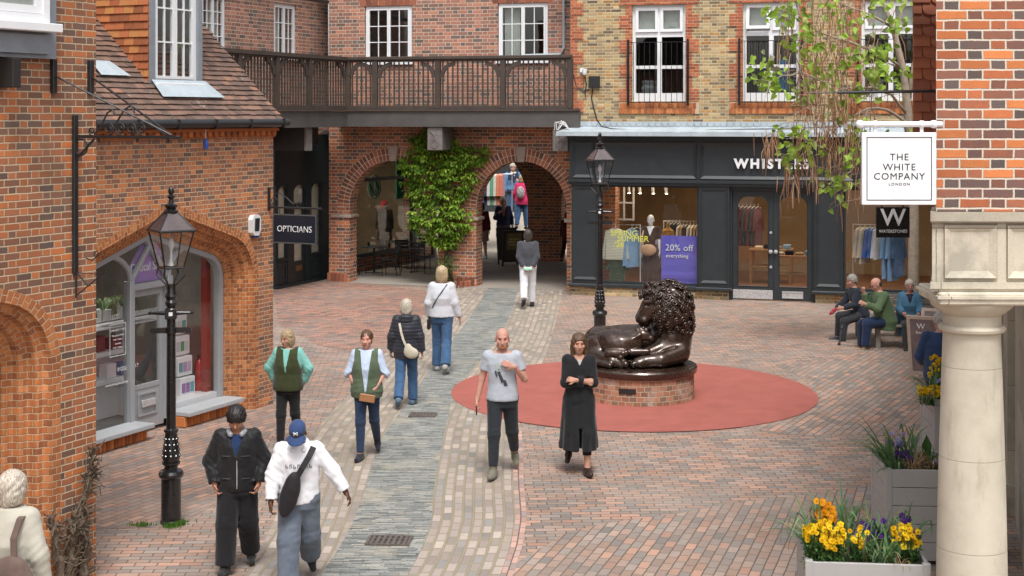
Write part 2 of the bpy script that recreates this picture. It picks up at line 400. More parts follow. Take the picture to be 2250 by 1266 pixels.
# ---------------------------------------------------------------- ground sheets
def sheet(name, pts, z, mat, kind='structure', label=None):
    mb = MB(); mb.add([(p[0], p[1], z) for p in pts], [tuple(range(len(pts)))])
    a = sum(pts[i][0] * pts[(i + 1) % len(pts)][1] - pts[(i + 1) % len(pts)][0] * pts[i][1] for i in range(len(pts)))
    if a < 0: mb.f[0] = mb.f[0][::-1]
    return tag(mb.build(name, mat), label, None, None, kind)
sheet('ground', [(-90, -30), (90, -30), (90, 120), (-90, 120)], 0.0, M['pave'])
def gp(*uv): return [at(u, v) for u, v in uv]
sheet('pavement', gp((1245, 1172), (1330, 1150), (1500, 1128), (1600, 1106), (1760, 1090), (1960, 1060), (2100, 1040), (2200, 1400), (1000, 1420), (1112, 1250)), .004, M['pave_diag'])
sheet('pavement', gp((1590, 935), (1700, 912), (1790, 870), (1772, 830), (1700, 802), (1830, 790), (1990, 740), (2080, 800), (2080, 960), (1900, 955), (1760, 958)), .004, M['pave_diag2'])
sheet('pavement', gp((190, 1016), (600, 887), (640, 880), (560, 1010), (470, 1110), (385, 1158), (190, 1165)), .004, M['pave_left'])
sheet('pavement', gp((600, 640), (725, 613), (900, 636), (965, 640), (925, 700), (862, 760), (840, 782), (700, 760), (612, 712)), .004, M['pave_far'])

def strip(name, L, R, mat, z, ncol=8):
    "L, R: photo pixel edges (v, u) -> curved strip with metric UVs"
    vs = np.unique(np.round(np.concatenate([np.linspace(L[0][0], L[-1][0], 70)]), 2))
    lu = np.interp(vs, [p[0] for p in L], [p[1] for p in L]); ru = np.interp(vs, [p[0] for p in R], [p[1] for p in R])
    for _ in range(3):
        lu[1:-1] = (lu[:-2] + 2 * lu[1:-1] + lu[2:]) / 4; ru[1:-1] = (ru[:-2] + 2 * ru[1:-1] + ru[2:]) / 4
    mb = MB(); rows = []; acc = 0; prev = None
    for v, a, b in zip(vs, lu, ru):
        A, B = at(a, v), at(b, v); mid = (A + B) / 2
        if prev is not None: acc += (mid - prev).length
        prev = mid; w = (B - A).length
        rows.append([(A.lerp(B, k / ncol), (acc, w * (k / ncol - .5))) for k in range(ncol + 1)])
    for i in range(len(rows) - 1):
        for k in range(ncol):
            q = [rows[i][k], rows[i][k + 1], rows[i + 1][k + 1], rows[i + 1][k]]
            mb.add([(p[0].x, p[0].y, z) for p in q], [(3, 2, 1, 0)], uvs=[[q[3][1], q[2][1], q[1][1], q[0][1]]])
    return tag(mb.build(name, mat), None, None, None, 'structure')
SL = [(630, 1075), (650, 1062), (694, 1036), (752, 991), (819, 939), (863, 911), (900, 884), (960, 840), (1040, 812), (1080, 802), (1140, 779), (1200, 750), (1266, 703), (1340, 640)]
SR = [(630, 1140), (671, 1129), (730, 1106), (782, 1065), (841, 1012), (880, 992), (960, 975), (1000, 968), (1060, 955), (1100, 950), (1140, 950), (1180, 938), (1220, 920), (1266, 895), (1340, 850)]
LL = [(630, 1010), (650, 985), (700, 925), (760, 862), (820, 808), (861, 775), (923, 712), (960, 690), (1060, 640), (1150, 600), (1249, 552), (1340, 500)]
RR = [(630, 1240), (730, 1216), (790, 1198), (860, 1165), (900, 1140), (940, 1126), (1060, 1128), (1140, 1133), (1199, 1123), (1266, 1100), (1340, 1070)]
def swap(mat_, name): return mat_
# the slate lies across the channel: its long joints run square to the street
def strip_across(name, L, R, mat, z):
    o = strip(name, L, R, mat, z); ul = o.data.uv_layers[0]; n = len(ul.data) * 2; a = np.zeros(n, 'f'); ul.data.foreach_get('uv', a)
    a = a.reshape(-1, 2)[:, ::-1].copy(); ul.data.foreach_set('uv', a.ravel()); return o
strip('path', LL, SL, M['setts'], .008)
strip('path', SR, RR, M['setts'], .008)
strip_across('drainage_channel', SL, SR, M['slate'], .008)
SO = [(v, u) for v, u in RR if v >= 940]
strip('kerb_line', SO, [(v, u + 23 + (v - 1060) * .02) for v, u in SO], M['soldier'], .009, 2)
CC = Vector((1.93, 24.0))
sheet('rubber_circle', [(CC.x + 2.90 * cos(a * pi / 48), CC.y + 3.05 * sin(a * pi / 48)) for a in range(96)], .013, M['rubber'])

# world, sun, camera
w = bpy.data.worlds.new('World'); SC.world = w; w.use_nodes = True
nt = w.node_tree; bg = nt.nodes['Background']; sky = nt.nodes.new('ShaderNodeTexSky'); sky.sky_type = 'NISHITA'; sky.sun_disc = False
SUN_EL, SUN_AZ = radians(61), radians(174)
sky.sun_elevation = SUN_EL; sky.sun_rotation = SUN_AZ; sky.dust_density = 4.0; sky.air_density = 1.0; sky.ozone_density = .6
hs = nt.nodes.new('ShaderNodeHueSaturation'); hs.inputs['Saturation'].default_value = .35
nt.links.new(sky.outputs[0], hs.inputs['Color']); nt.links.new(hs.outputs[0], bg.inputs[0]); bg.inputs[1].default_value = .15
sd = bpy.data.lights.new('sun', 'SUN'); sd.energy = 1.5; sd.angle = radians(15); sd.color = (1.0, .985, .96)
so = bpy.data.objects.new('sun', sd); COL.objects.link(so)
sv = Vector((sin(SUN_AZ) * cos(SUN_EL), cos(SUN_AZ) * cos(SUN_EL), sin(SUN_EL)))
so.rotation_euler = (-sv).to_track_quat('-Z', 'Y').to_euler(); so.location = (0, 0, 30)
cd = bpy.data.cameras.new('camera'); cam = bpy.data.objects.new('camera', cd); COL.objects.link(cam)
cam.location = (0, 0, EYE); cam.rotation_euler = (pi / 2, 0, 0)
cd.sensor_width = 36; cd.lens = 36 * F / 2250; cd.shift_y = -(633 - V0) / 2250; cd.clip_start = .1; cd.clip_end = 500
SC.camera = cam
vs_ = SC.view_settings; vs_.view_transform = 'Standard'; vs_.look = 'None'; vs_.gamma = 1; vs_.use_curve_mapping = False; vs_.exposure = 0.60
SC.render.engine = 'CYCLES'; SC.cycles.max_bounces = 7; SC.cycles.transparent_max_bounces = 12; SC.cycles.caustics_reflective = False; SC.cycles.caustics_refractive = False
# ---------------------------------------------------------------- facades
A2, B2 = at(213, 1005), at(600, 887)
F2 = Facade(A2, B2)
C1 = at(211, 1271); F1 = Facade(C1 - F2.d * 7, C1)
F3 = Facade(at(601, 636), at(721, 611))
def gv(u0, v0, vp): return lambda u: V0 + (v0 - V0) * (u - vp) / (u0 - vp)
g4 = gv(723, 619, -10000.0); F4 = Facade(at(723, 619), at(1250, g4(1250)))
g6 = gv(1255, 647, -10500.0); F6 = Facade(at(1255, 647), at(1900, g6(1900)))
Y7 = 11.15
F7 = Facade((3.149, Y7), (3.149 + 1.0, Y7 - .03))

def arch_pts(xc, w, zs, za, n=24):
    "round / stilted arch from left springing to right springing"
    return [(xc - w * cos(pi * k / n), zs + (za - zs) * sin(pi * k / n)) for k in range(n + 1)]

def wall(mb, x0, x1, z0, z1, t, holes=(), arches=(), back=True, ends=(True, True)):
    "front at y=0; holes = (x0,x1,z0,z1); arches = (xc, w, zs, za, base)"
    H = list(holes) + [(a[0] - a[1], a[0] + a[1], a[4], a[3]) for a in arches]
    xs = sorted(set([x0, x1] + [min(max(q, x0), x1) for h in H for q in h[:2]])); zs = sorted(set([z0, z1] + [min(max(q, z0), z1) for h in H for q in h[2:4]]))
    ins = lambda x, z: any(h[0] < x < h[1] and h[2] < z < h[3] for h in H)
    for i in range(len(xs) - 1):
        for j in range(len(zs) - 1):
            a, b, c, d = xs[i], xs[i + 1], zs[j], zs[j + 1]
            if ins((a + b) / 2, (c + d) / 2): continue
            mb.quad((a, 0, c), (b, 0, c), (b, 0, d), (a, 0, d))
            if back: mb.quad((b, t, c), (a, t, c), (a, t, d), (b, t, d))
    for h in holes:
        a, b, c, d = h[:4]
        mb.quad((a, 0, c), (a, 0, d), (a, t, d), (a, t, c)); mb.quad((b, 0, d), (b, 0, c), (b, t, c), (b, t, d))
        mb.quad((a, 0, d), (b, 0, d), (b, t, d), (a, t, d))
        if c > z0 + .01: mb.quad((b, 0, c), (a, 0, c), (a, t, c), (b, t, c))
    for xc, wd, s, ap, base in arches:
        P = arch_pts(xc, wd, s, ap)
        for (ax, az), (bx, bz) in zip(P[:-1], P[1:]):
            mb.quad((ax, 0, az), (bx, 0, bz), (bx, 0, ap), (ax, 0, ap))
            if back: mb.quad((bx, t, bz), (ax, t, az), (ax, t, ap), (bx, t, ap))
            mb.quad((bx, 0, bz), (ax, 0, az), (ax, t, az), (bx, t, bz))
        for x, q in ((xc - wd, 1), (xc + wd, -1)):
            v = [(x, 0, base), (x, 0, s), (x, t, s), (x, t, base)]
            mb.quad(*(v if q > 0 else v[::-1]))
    mb.quad((x0, 0, z1), (x1, 0, z1), (x1, t, z1), (x0, t, z1))
    if ends[0]: mb.quad((x0, t, z0), (x0, 0, z0), (x0, 0, z1), (x0, t, z1))
    if ends[1]: mb.quad((x1, 0, z0), (x1, t, z0), (x1, t, z1), (x1, 0, z1))
    return mb

def room(mb, x0, x1, y0, y1, z0, z1):
    "inside faces of a box, open to the front"
    mb.quad((x0, y1, z0), (x1, y1, z0), (x1, y1, z1), (x0, y1, z1))
    mb.quad((x0, y0, z0), (x0, y1, z0), (x0, y1, z1), (x0, y0, z1)); mb.quad((x1, y1, z0), (x1, y0, z0), (x1, y0, z1), (x1, y1, z1))
    mb.quad((x0, y0, z0), (x1, y0, z0), (x1, y1, z0), (x0, y1, z0)); mb.quad((x0, y1, z1), (x1, y1, z1), (x1, y0, z1), (x0, y0, z1))
    return mb

def casement(parent, x0, x1, z0, z1, cols, rows, y=.06, leaf=2, fw=.065, mat='white', sill=True, blind=None, inward=True, bar=.022, label=None):
    mb = MB(); mb.frame(x0, x1, z0, z1, fw, y, y + .07)
    lw = (x1 - x0 - 2 * fw) / leaf
    for l in range(leaf):
        a = x0 + fw + l * lw; b = a + lw
        mb.frame(a + .003, b - .003, z0 + fw + .003, z1 - fw - .003, .042, y - .012, y + .045)
        c = cols // leaf; ia, ib = a + .045, b - .045; za, zb = z0 + fw + .045, z1 - fw - .045
        xs = [ia + (ib - ia) * i / c for i in range(c + 1)]
        for i in range(1, c): mb.box(xs[i] - bar / 2, xs[i] + bar / 2, y + .0, y + .03, za, zb)
        for j in range(1, rows):
            zz = za + (zb - za) * j / rows
            for i in range(c): mb.box(xs[i] + (bar / 2 if i else 0), xs[i + 1] - (bar / 2 if i < c - 1 else 0), y + .002, y + .028, zz - bar / 2, zz + bar / 2)
    o = mb.build('window', M[mat], parent, label=label)
    MB().quad((x0 + .04, y + .02, z0 + .04), (x1 - .04, y + .02, z0 + .04), (x1 - .04, y + .02, z1 - .04), (x0 + .04, y + .02, z1 - .04)).build('pane', M['glass'], o)
    if sill: MB().bbox(x0 - .05, x1 + .05, y - .13, y, z0 - .07, z0 - .002).build('sill', M[mat], o)
    if blind:
        for (a, b, c, d) in blind:
            q = MB(); n = 14
            for i in range(n):
                xa = x0 + fw + (x1 - x0 - 2 * fw) * (a + (b - a) * i / n); xb = x0 + fw + (x1 - x0 - 2 * fw) * (a + (b - a) * (i + 1) / n)
                ya, yb = y + .16 + .03 * (i % 2), y + .16 + .03 * ((i + 1) % 2)
                q.quad((xa, ya, z0 + (z1 - z0) * c), (xb, yb, z0 + (z1 - z0) * c), (xb, yb, z0 + (z1 - z0) * d), (xa, ya, z0 + (z1 - z0) * d))
            q.build('curtain', M['curtain'], o)
    return o

def voussoirs(mb, P, depth0, depth1, y0, y1, gap=.016):
    "radial bricks outside the polyline P (list of (x,z) evenly dense): from offset depth0 to depth1"
    seg = [0]
    for a, b in zip(P[:-1], P[1:]): seg.append(seg[-1] + sqrt((b[0] - a[0]) ** 2 + (b[1] - a[1]) ** 2))
    def pt(s):
        s = min(max(s, 0), seg[-1])
        i = min(max(int(np.searchsorted(seg, s)) - 1, 0), len(P) - 2); f = (s - seg[i]) / max(seg[i + 1] - seg[i], 1e-6)
        x = P[i][0] + (P[i + 1][0] - P[i][0]) * f; z = P[i][1] + (P[i + 1][1] - P[i][1]) * f
        i0, i1 = max(i - 1, 0), min(i + 2, len(P) - 1); tx, tz = P[i1][0] - P[i0][0], P[i1][1] - P[i0][1]; l = sqrt(tx * tx + tz * tz)
        return x, z, -tz / l, tx / l
    n = max(3, int(round(seg[-1] / .093)))
    for k in range(n):
        a, b = pt(seg[-1] * k / n + gap / 2), pt(seg[-1] * (k + 1) / n - gap / 2)
        q = lambda p, d: (p[0] + p[2] * d, p[1] + p[3] * d)
        mb.prism([q(a, depth0), q(b, depth0), q(b, depth1), q(a, depth1)], y0, y1, random.random())

def tudor(xl, xr, zs, za, r, inset=0.0):
    "four-centred arch: left foot, left haunch, apex, right haunch, right foot"
    xc = (xl + xr) / 2; w = (xr - xl) / 2 - inset; rr = max(r - inset * .9, .08); ap = za - inset * 1.04
    best = None
    for k in range(5, 89):
        a = radians(k); px, pz = w - rr + rr * cos(a), zs + rr * sin(a); tx, tz = -sin(a), cos(a)
        e = abs((0 - px) * tz - (ap - pz) * tx)
        if best is None or e < best[0]: best = (e, a)
    a = best[1]; R = [(w - rr + rr * cos(a * i / 8), zs + rr * sin(a * i / 8)) for i in range(9)]
    l = R[-1]; R += [(l[0] * (1 - i / 10), l[1] + (ap - l[1]) * i / 10) for i in range(1, 11)]
    R = [(w, 0.0), (w, zs * .25), (w, zs * .5), (w, zs * .75)] + R
    Rr = [(xc + x, z) for x, z in R]; Ll = [(xc - x, z) for x, z in R]
    return Ll[:-1] + Rr[::-1]

PROF = [(0, -.004), (.125, -.004), (.128, .045), (.135, .062), (.155, .075), (.20, .08), (.215, .10), (.222, .16), (.245, .185), (.295, .19), (.312, .21), (.32, .27), (.345, .295), (.39, .30), (.415, .315), (.42, .36)]
M['surround_brick'] = brick('moulded_orange_brick', [(0, (.30, .10, .04)), (.35, (.43, .14, .045)), (.8, (.54, .185, .055)), (1, (.60, .24, .09))], (.60, .41, .25), period=.105, pitch=.064, mw=.009, split=1.0, coord='uv', varin=.25, dirt=.3)
def surround(parent, xl, xr, zs, za, r, name='arch_surround'):
    paths = [tudor(xl, xr, zs, za, r, i) for i, d in PROF]
    mb = MB(); n = len(paths[0]); pl = [0]
    for a, b in zip(paths[4][:-1], paths[4][1:]): pl.append(pl[-1] + sqrt((b[0] - a[0]) ** 2 + (b[1] - a[1]) ** 2))
    vv = [0]
    for a, b in zip(PROF[:-1], PROF[1:]): vv.append(vv[-1] + sqrt((b[0] - a[0]) ** 2 + (b[1] - a[1]) ** 2))
    for j in range(len(PROF) - 1):
        for i in range(n - 1):
            p = [paths[j][i], paths[j][i + 1], paths[j + 1][i + 1], paths[j + 1][i]]; d = [PROF[j][1], PROF[j][1], PROF[j + 1][1], PROF[j + 1][1]]
            uv = [(vv[j], pl[i]), (vv[j], pl[i + 1]), (vv[j + 1], pl[i + 1]), (vv[j + 1], pl[i])]
            mb.add([(q[0], e, q[1]) for q, e in zip(p, d)], [(3, 2, 1, 0)], uvs=[uv[::-1]])
    return mb.build(name, M['surround_brick'], parent, auto=40)

def wall_tudor(mb, x0, x1, z1, path, t, holes=()):
    "wall with one tudor opening standing on the ground, given by its path (left foot ... right foot)"
    xl, xr = path[0][0], path[-1][0]; za = max(p[1] for p in path)
    wall(mb, x0, xl, 0, z1, t, [h for h in holes if h[1] < xl], ends=(True, False)); wall(mb, xr, x1, 0, z1, t, [h for h in holes if h[0] > xr], ends=(False, True))
    for a, b in zip(path[:-1], path[1:]):
        if abs(a[0] - b[0]) > 1e-6: mb.quad((a[0], 0, a[1]), (b[0], 0, b[1]), (b[0], 0, z1), (a[0], 0, z1)); mb.quad((b[0], t, b[1]), (a[0], t, a[1]), (a[0], t, z1), (b[0], t, z1))
    mb.quad((xl, 0, z1), (xr, 0, z1), (xr, t, z1), (xl, t, z1))
    return mb

# ================================================================ near left building (wall at the left edge)
b1 = empty('brick_building', mat=F1.mat, label='nearest red brick building at the left edge with arched brick doorway', cat='building')
ar = tudor(4.30, 6.51, 2.13, 3.0, .75)
wall_tudor(MB(), -.6, 7.0, 6.2, ar, .36).build('wall', M['brick_left'], b1)
MB().box(6.66, 6.985, .362, 3.9, 0, 6.19).build('side_wall', M['brick_left'], b1); MB().box(-.6, -.25, .362, 5, 0, 6.19).build('side_wall', M['brick_left'], b1)
surround(b1, 4.30, 6.51, 2.13, 3.0, .75)
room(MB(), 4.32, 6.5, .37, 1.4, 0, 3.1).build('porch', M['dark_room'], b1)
mb = MB(); mb.bbox(4.75, 6.1, .40, .46, .02, 2.9); dr = mb.build('door', M['shop_black'], b1)
mb = MB(); mb.box(4.5, 6.36, -.09, .2, 4.95, 6.1); mb.box(4.5, 6.24, -.13, -.092, 4.99, 5.16); wl = mb.build('window_surround', M['lead'], b1)
mb = MB(); mb.frame(4.7, 6.20, 5.27, 6.05, .075, -.16, -.095); mb.frame(4.78, 6.12, 5.35, 5.97, .07, -.14, -.1); mb.box(5.44, 5.50, -.135, -.1, 5.42, 5.9); wn = mb.build('window', M['white'], b1)
MB().bbox(4.62, 6.285, -.24, -.092, 5.185, 5.262).build('sill', M['white'], wn)
MB().quad((4.8, -.115, 5.37), (6.1, -.115, 5.37), (6.1, -.115, 5.95), (4.8, -.115, 5.95)).build('pane', M['glass'], wn)
MB().quad((4.8, -.096, 5.37), (6.1, -.096, 5.37), (6.1, -.096, 5.95), (4.8, -.096, 5.95)).build('curtain', M['curtain'], wn)
MB().bbox(5.70, 5.80, -.2, -.002, 4.68, 4.94).build('bracket', M['oak_dark'], b1)
mb = MB(); mb.add([(-.9, -.2, 6.2), (7.2, -.2, 6.2), (7.2, 2.5, 8), (-.9, 2.5, 8), (-.9, 5.4, 6.2), (7.2, 5.4, 6.2)], [(0, 1, 2, 3), (3, 2, 5, 4), (0, 3, 4), (1, 5, 2)])
mb.build('roof', M['oak_dark'], b1)

# ================================================================ optician's building
b2 = empty('shop_building', mat=F2.mat, label="low brick optician's shop with a tudor arched window and tiled roof with dormer", cat='building')
XL, XR = -.62, 3.60; ZS, ZA, RR2 = 1.98, 3.22, .8
p2 = tudor(XL, XR, ZS, ZA, RR2)
wall_tudor(MB(), -2.2, 3.99, 4.12, p2, .36).build('wall', M['brick_optic'], b2)
MB().box(3.62, 3.985, .362, 6.5, 0, 4.6).build('side_wall', M['brick_optic'], b2); MB().box(-2.19, -1.85, .362, 6.5, 0, 4.6).build('side_wall', M['brick_optic'], b2)
surround(b2, XL, XR, ZS, ZA, RR2)
# dentil course and gutter
mb = MB()
mb.box(-2.2, 4.0, -.035, -.002, 4.10, 4.19)
for k in range(42):
    x = -2.15 + k * .147; mb.box(x, x + .085, -.08, -.036, 4.125, 4.185, random.random())
mb.box(-2.2, 4.02, -.09, .3, 4.19, 4.235); mb.build('dentil_course', M['orange_brick'], b2)
mb = MB(); mb.tube([(-2.4, -.17, 4.31), (4.12, -.17, 4.31)], .062, 12); mb.box(-2.4, 4.1, -.10, -.07, 4.24, 4.36)
for k in range(8): mb.box(-2 + k * .85, -1.97 + k * .85, -.235, -.105, 4.232, 4.372)
mb.build('gutter', M['iron'], b2, auto=40)
# roof: real overlapping tile courses
SL2 = 1.0   # 45 degrees
def roofp(x, s): return (x, -.13 + s * .7071, 4.345 + s * .7071)
mb = MB(); rnd = random.Random(3)
ncs = 54; ex = .105
for c in range(ncs):
    s0 = c * ex; xr = 4.08 + rnd.uniform(-.01, .01); x = -2.3 - rnd.uniform(0, .17)
    off = (c % 2) * .085
    x = -2.4 + off
    while x < xr:
        w_ = .17 * rnd.uniform(.97, 1.03); x1 = min(x + w_ - .004, xr)
        if x1 - x < .03: break
        l = rnd.uniform(-.006, .006); th = .014 + rnd.uniform(0, .009)
        a = roofp(x, s0 + l); b = roofp(x1, s0 + l); d = roofp(x1, s0 + ex + .02); e = roofp(x, s0 + ex + .02)
        up = lambda p, t: (p[0], p[1] - .7071 * t, p[2] + .7071 * t)
        tl = rnd.uniform(-.003, .003)
        v = [up(a, .002), up(b, .002), up(a, th + .012 + tl), up(b, th + .012 - tl), up(d, .004), up(e, .004)]
        mb.add(v, [(0, 1, 3, 2), (2, 3, 4, 5), (0, 2, 5), (1, 4, 3)], rnd.random()); x += w_
a, b_, d, e = roofp(-2.4, -.02), roofp(4.08, -.02), roofp(4.08, ncs * ex), roofp(-2.4, ncs * ex)
mb.quad(a, b_, d, e, .1)
M['tile_geo'] = rndmat('clay_tiles', [(0, (.12, .082, .066)), (.3, (.155, .10, .079)), (.65, (.19, .118, .09)), (.92, (.235, .138, .10)), (1, (.31, .16, .105))], .9, .4, 45, .35)
_nt = M['tile_geo'].node_tree; _g = G(_nt); _b = [n for n in _nt.nodes if n.type == 'BSDF_PRINCIPLED'][0]; _s = _b.inputs['Base Color'].links[0].from_socket
_c = _g.mix(_g.mr(_g.noise(_g.obj(), 5.0, 6, .75), .60, .68, 0, .75), _s, (.40, .39, .35)); _c = _g.mix(_g.mr(_g.noise(_g.obj(), 1.4, 4, .6), .5, .75, 0, .5), _c, (.06, .05, .04)); _nt.links.new(_c, _b.inputs['Base Color'])
rf = mb.build('roof', M['tile_geo'], b2)
mb = MB(); gp0 = [roofp(4.06, 0), roofp(4.06, ncs * ex)]
mb.add([(4.0, gp0[0][1] + .1, 4.2), (4.0, gp0[1][1], gp0[1][2] - .03), (4.0, gp0[1][1], 4.2)], [(0, 2, 1)]); mb.build('gable', M['brick_optic'], b2)
# dormer: find where its front meets the roof
def roof_hit(u, v):
    for k in range(400):
        y = k * .01; x, z = F2.px(u, v, y)
        if z <= 4.345 + (y + .13): return x, y, z
xh, yh, zh = roof_hit(392, 208)
yd = yh + .12
xl, zs_ = F2.px(330, 178, yd); xr_, _ = F2.px(445, 178, yd); ztop = 7.6
mb = MB(); mb.box(xl, xl + .11, yd, yd + .25, zs_ - .1, ztop); mb.box(xr_ - .09, xr_, yd, yd + .25, zs_ - .1, ztop); dm = mb.build('dormer_frame', M['lead'], b2)
casement(b2, xl + .11, xr_ - .09, zs_ - .02, ztop - .1, 4, 5, y=yd + .05, leaf=2, fw=.055)
mb = MB(); mb.bbox(xl + .06, xr_ - .02, yd - .06, yd + .04, zs_ - .09, zs_ - .022); mb.build('sill', M['white'], b2)
mb = MB(); a0 = roofp(0, 0); zr = lambda y: 4.345 + y + .13
mb.add([(xl + .02, yd - .01, zr(yd) + .085), (xr_ + .05, yd - .01, zr(yd) + .085), (xr_ + .22, yh - .12, zr(yh - .12) + .085), (xl - .02, yh - .12, zr(yh - .12) + .085)], [(0, 3, 2, 1)])
mb.add([(xl - .95, .42, zr(.42) + .08), (xl - .35, .42, zr(.42) + .08), (xl - .55, .62, zr(.62) + .08), (xl - .95, .62, zr(.62) + .08)], [(0, 1, 2, 3)])
mb.build('lead_apron', M['lead_pale'], b2)
# tile-hung cheek facing the camera
mb = MB(); tr_ = random.Random(5)
M['cheek_tiles'] = rndmat('orange_hung_tiles', [(0, (.23, .078, .034)), (.4, (.34, .105, .042)), (.8, (.43, .14, .055)), (1, (.43, .20, .065))], .8, .35, 20, .3)
z = zs_ - .5; c = 0
while z < ztop + .2:
    y = yd + .02; yend = yd + 4.2; k = 0
    y += (c % 2) * .09
    y = yd + .02
    first = .09 if c % 2 else .17
    while y < yend:
        w_ = first if k == 0 else .17; k += 1; y1 = y + w_ - .004
        if z + .15 > zr(y1) - .05:
            if z + .115 > zr(y):
                z0_ = max(z, min(zr(y), zr(y1)) - .03); t = tr_.uniform(.0, .006)
                mb.add([(xl - .025 - t, y, z0_), (xl - .025 - t, y1, z0_), (xl - .004, y1, z + .13), (xl - .004, y, z + .13), (xl - .002, y, z0_), (xl - .002, y1, z0_)], [(0, 3, 2, 1), (0, 1, 5, 4), (0, 4, 3), (1, 2, 5)], tr_.random())
        y += w_
    z += .112; c += 1
mb.add([(xl, yd + .1, zs_ - .3), (xl, yd + 4.2, zs_ - .3), (xl, yd + 4.2, ztop + .3), (xl, yd + .1, ztop + .3)], [(3, 2, 1, 0)], .2)
mb.add([(xr_, yd + .1, zs_ - .3), (xr_, yd + 4.2, zs_ - .3), (xr_, yd + 4.2, ztop + .3), (xr_, yd + .1, ztop + .3)], [(0, 1, 2, 3)], .2)
mb.build('dormer_cheek', M['cheek_tiles'], b2)
MB().box(xl - .2, xr_ + .2, yd - .15, yd + 4, ztop, ztop + .12).build('dormer_roof', M['lead'], b2)
room(MB(), xl + .1, xr_ - .05, yd + .3, yd + 2.2, zs_ - .1, ztop).build('dormer_room', M['room'], b2)

# shop front inside the arch (recess .36)
YF = .36
fr = MB(); pin = tudor(XL, XR, ZS, ZA, RR2, .42)
def barpath(mb, P, w, y0, y1):
    "flat bar following a polyline in the (x, z) plane, offset inwards"
    n = len(P); rings = []
    for i in range(n):
        a, b = P[max(i - 1, 0)], P[min(i + 1, n - 1)]; tx, tz = b[0] - a[0], b[1] - a[1]; l = sqrt(tx * tx + tz * tz) or 1; nx, nz = tz / l, -tx / l
        q = (P[i][0] + nx * w, P[i][1] + nz * w)
        rings.append([(P[i][0], y0, P[i][1]), (q[0], y0, q[1]), (q[0], y1, q[1]), (P[i][0], y1, P[i][1])])
    mb.rings(rings, True, True)
barpath(fr, pin, .075, YF - .02, YF + .10)
xd0, xd1 = F2.x(300, YF + .05), F2.x(458, YF + .05)   # door mullions
xm = F2.x(392, YF + .05)
fr.build('shopfront_frame', M['grey_frame'], b2, auto=40)
xa = F2.px(288, 800, YF)[0]; xb = F2.px(372, 800, YF)[0]; xe = pin[-1][0]; xs0 = pin[0][0]
# door bay: two curved-top posts
mb = MB()
for x in (xa, xb): mb.bbox(x - .05, x + .05, YF - .03, YF + .09, .12, 2.15)
for (x, sg) in ((xa, -1), (xb, 1)):
    P = [(x + sg * (.5 - .5 * cos(t * pi / 16)), 2.15 + .38 * sin(t * pi / 16)) for t in range(9)]
    for p, q in zip(P[:-1], P[1:]): mb.tube([(p[0], YF + .02, p[1]), (q[0], YF + .02, q[1])], .04, 8)
    P = [(x - sg * .0 + (-sg) * .52 * t / 6, 2.12 + .62 * t / 6) for t in range(7)]
    mb.tube([(p[0], YF + .03, p[1]) for p in P], .045, 8)
mb.box(xa + .05, xb - .05, YF - .01, YF + .07, 2.02, 2.10)
mb.build('mullion', M['grey_frame'], b2, auto=40)
# sills on rowlock bricks, left and right of the door
for (x0, x1) in ((xs0 - .02, xa + .06), (xb - .0, xe + .06)):
    mb = MB(); rb = MB(); mb.bbox(x0, x1, YF - .36, YF + .02, .165, .225)
    n = int((x1 - x0) / .075)
    for k in range(n): rb.bbox(x0 + k * .075, x0 + k * .075 + .066, YF - .27, YF + .02, 0.0, .16, .014, random.random())
    mb.build('sill', M['grey_pale'], b2); rb.build('sill_bricks', M['orange_brick'], b2)
# panes
mb = MB()
for (x0, x1, z0) in ((xs0 + .05, xa - .05, .23), (xb + .05, xe - .05, .23)):
    top = 2.05
    mb.quad((x0, YF + .03, z0), (x1, YF + .03, z0), (x1, YF + .03, top), (x0, YF + .03, top))
mb.add([(p[0], YF + .035, max(p[1] - .02, 2.1)) for p in pin[4:-4]] + [(xe - .03, YF + .035, 2.05), (xs0 + .03, YF + .035, 2.05)], [tuple(range(len(pin) - 8 + 2))])
mb.build('pane', M['glass_shop'], b2)
# door: grey, panelled, with letter box, set ajar
dE = empty('door', (xa + .05, YF + .06, 0)); dE.parent = b2
mb = MB(); W = xb - xa - .1; mb.frame(.0, W, .06, 2.0, .09, 0, .05, wb=.12); mb.box(.09, W - .09, .008, .042, .18, .62); mb.frame(.16, W - .16, .24, .56, .025, -.012, .007); mb.box(.09, W - .09, 0, .05, .62, .68)
dd = mb.build('door_leaf', M['grey_frame'], dE)
MB().bbox(W * .32, W * .72, -.03, -.001, .36, .46).build('letter_box', M['steel'], dd)
MB().quad((.09, .025, .68), (W - .09, .025, .68), (W - .09, .025, 1.91), (.09, .025, 1.91)).build('door_pane', M['glass_shop'], dd)
bpy.data.objects.remove(dE) if False else None
# purple name board in the fanlight
mb = MB(); mb.prism([(xa + .12, 2.11), (xb - .1, 2.11), (xb - .1, 2.5), ((xa + xb) / 2 + .05, 2.78), (xa + .42, 2.74), (xa + .06, 2.32)], YF + .06, YF + .10)
M['purple'] = plain('purple_panel', (.40, .25, .58), .5, var=.05); M['purple_dark'] = plain('dark_purple', (.12, .03, .28), .5, var=.05)
sg = mb.build('sign_panel', M['purple'], b2)
lettering('The', .16, xa + .48, YF + .055, 2.47, M['white'], sg)
lettering('Optical Shop', .17, (xa + xb) / 2 + .02, YF + .055, 2.26, M['white'], sg, bold=.002, sx=.86)
mb = MB(); mb.tube([(xa + .16, YF + .052, 2.3), (xa + .16, YF + .058, 2.3)], .062, 20); mb.build('lettering', M['purple_dark'], sg)
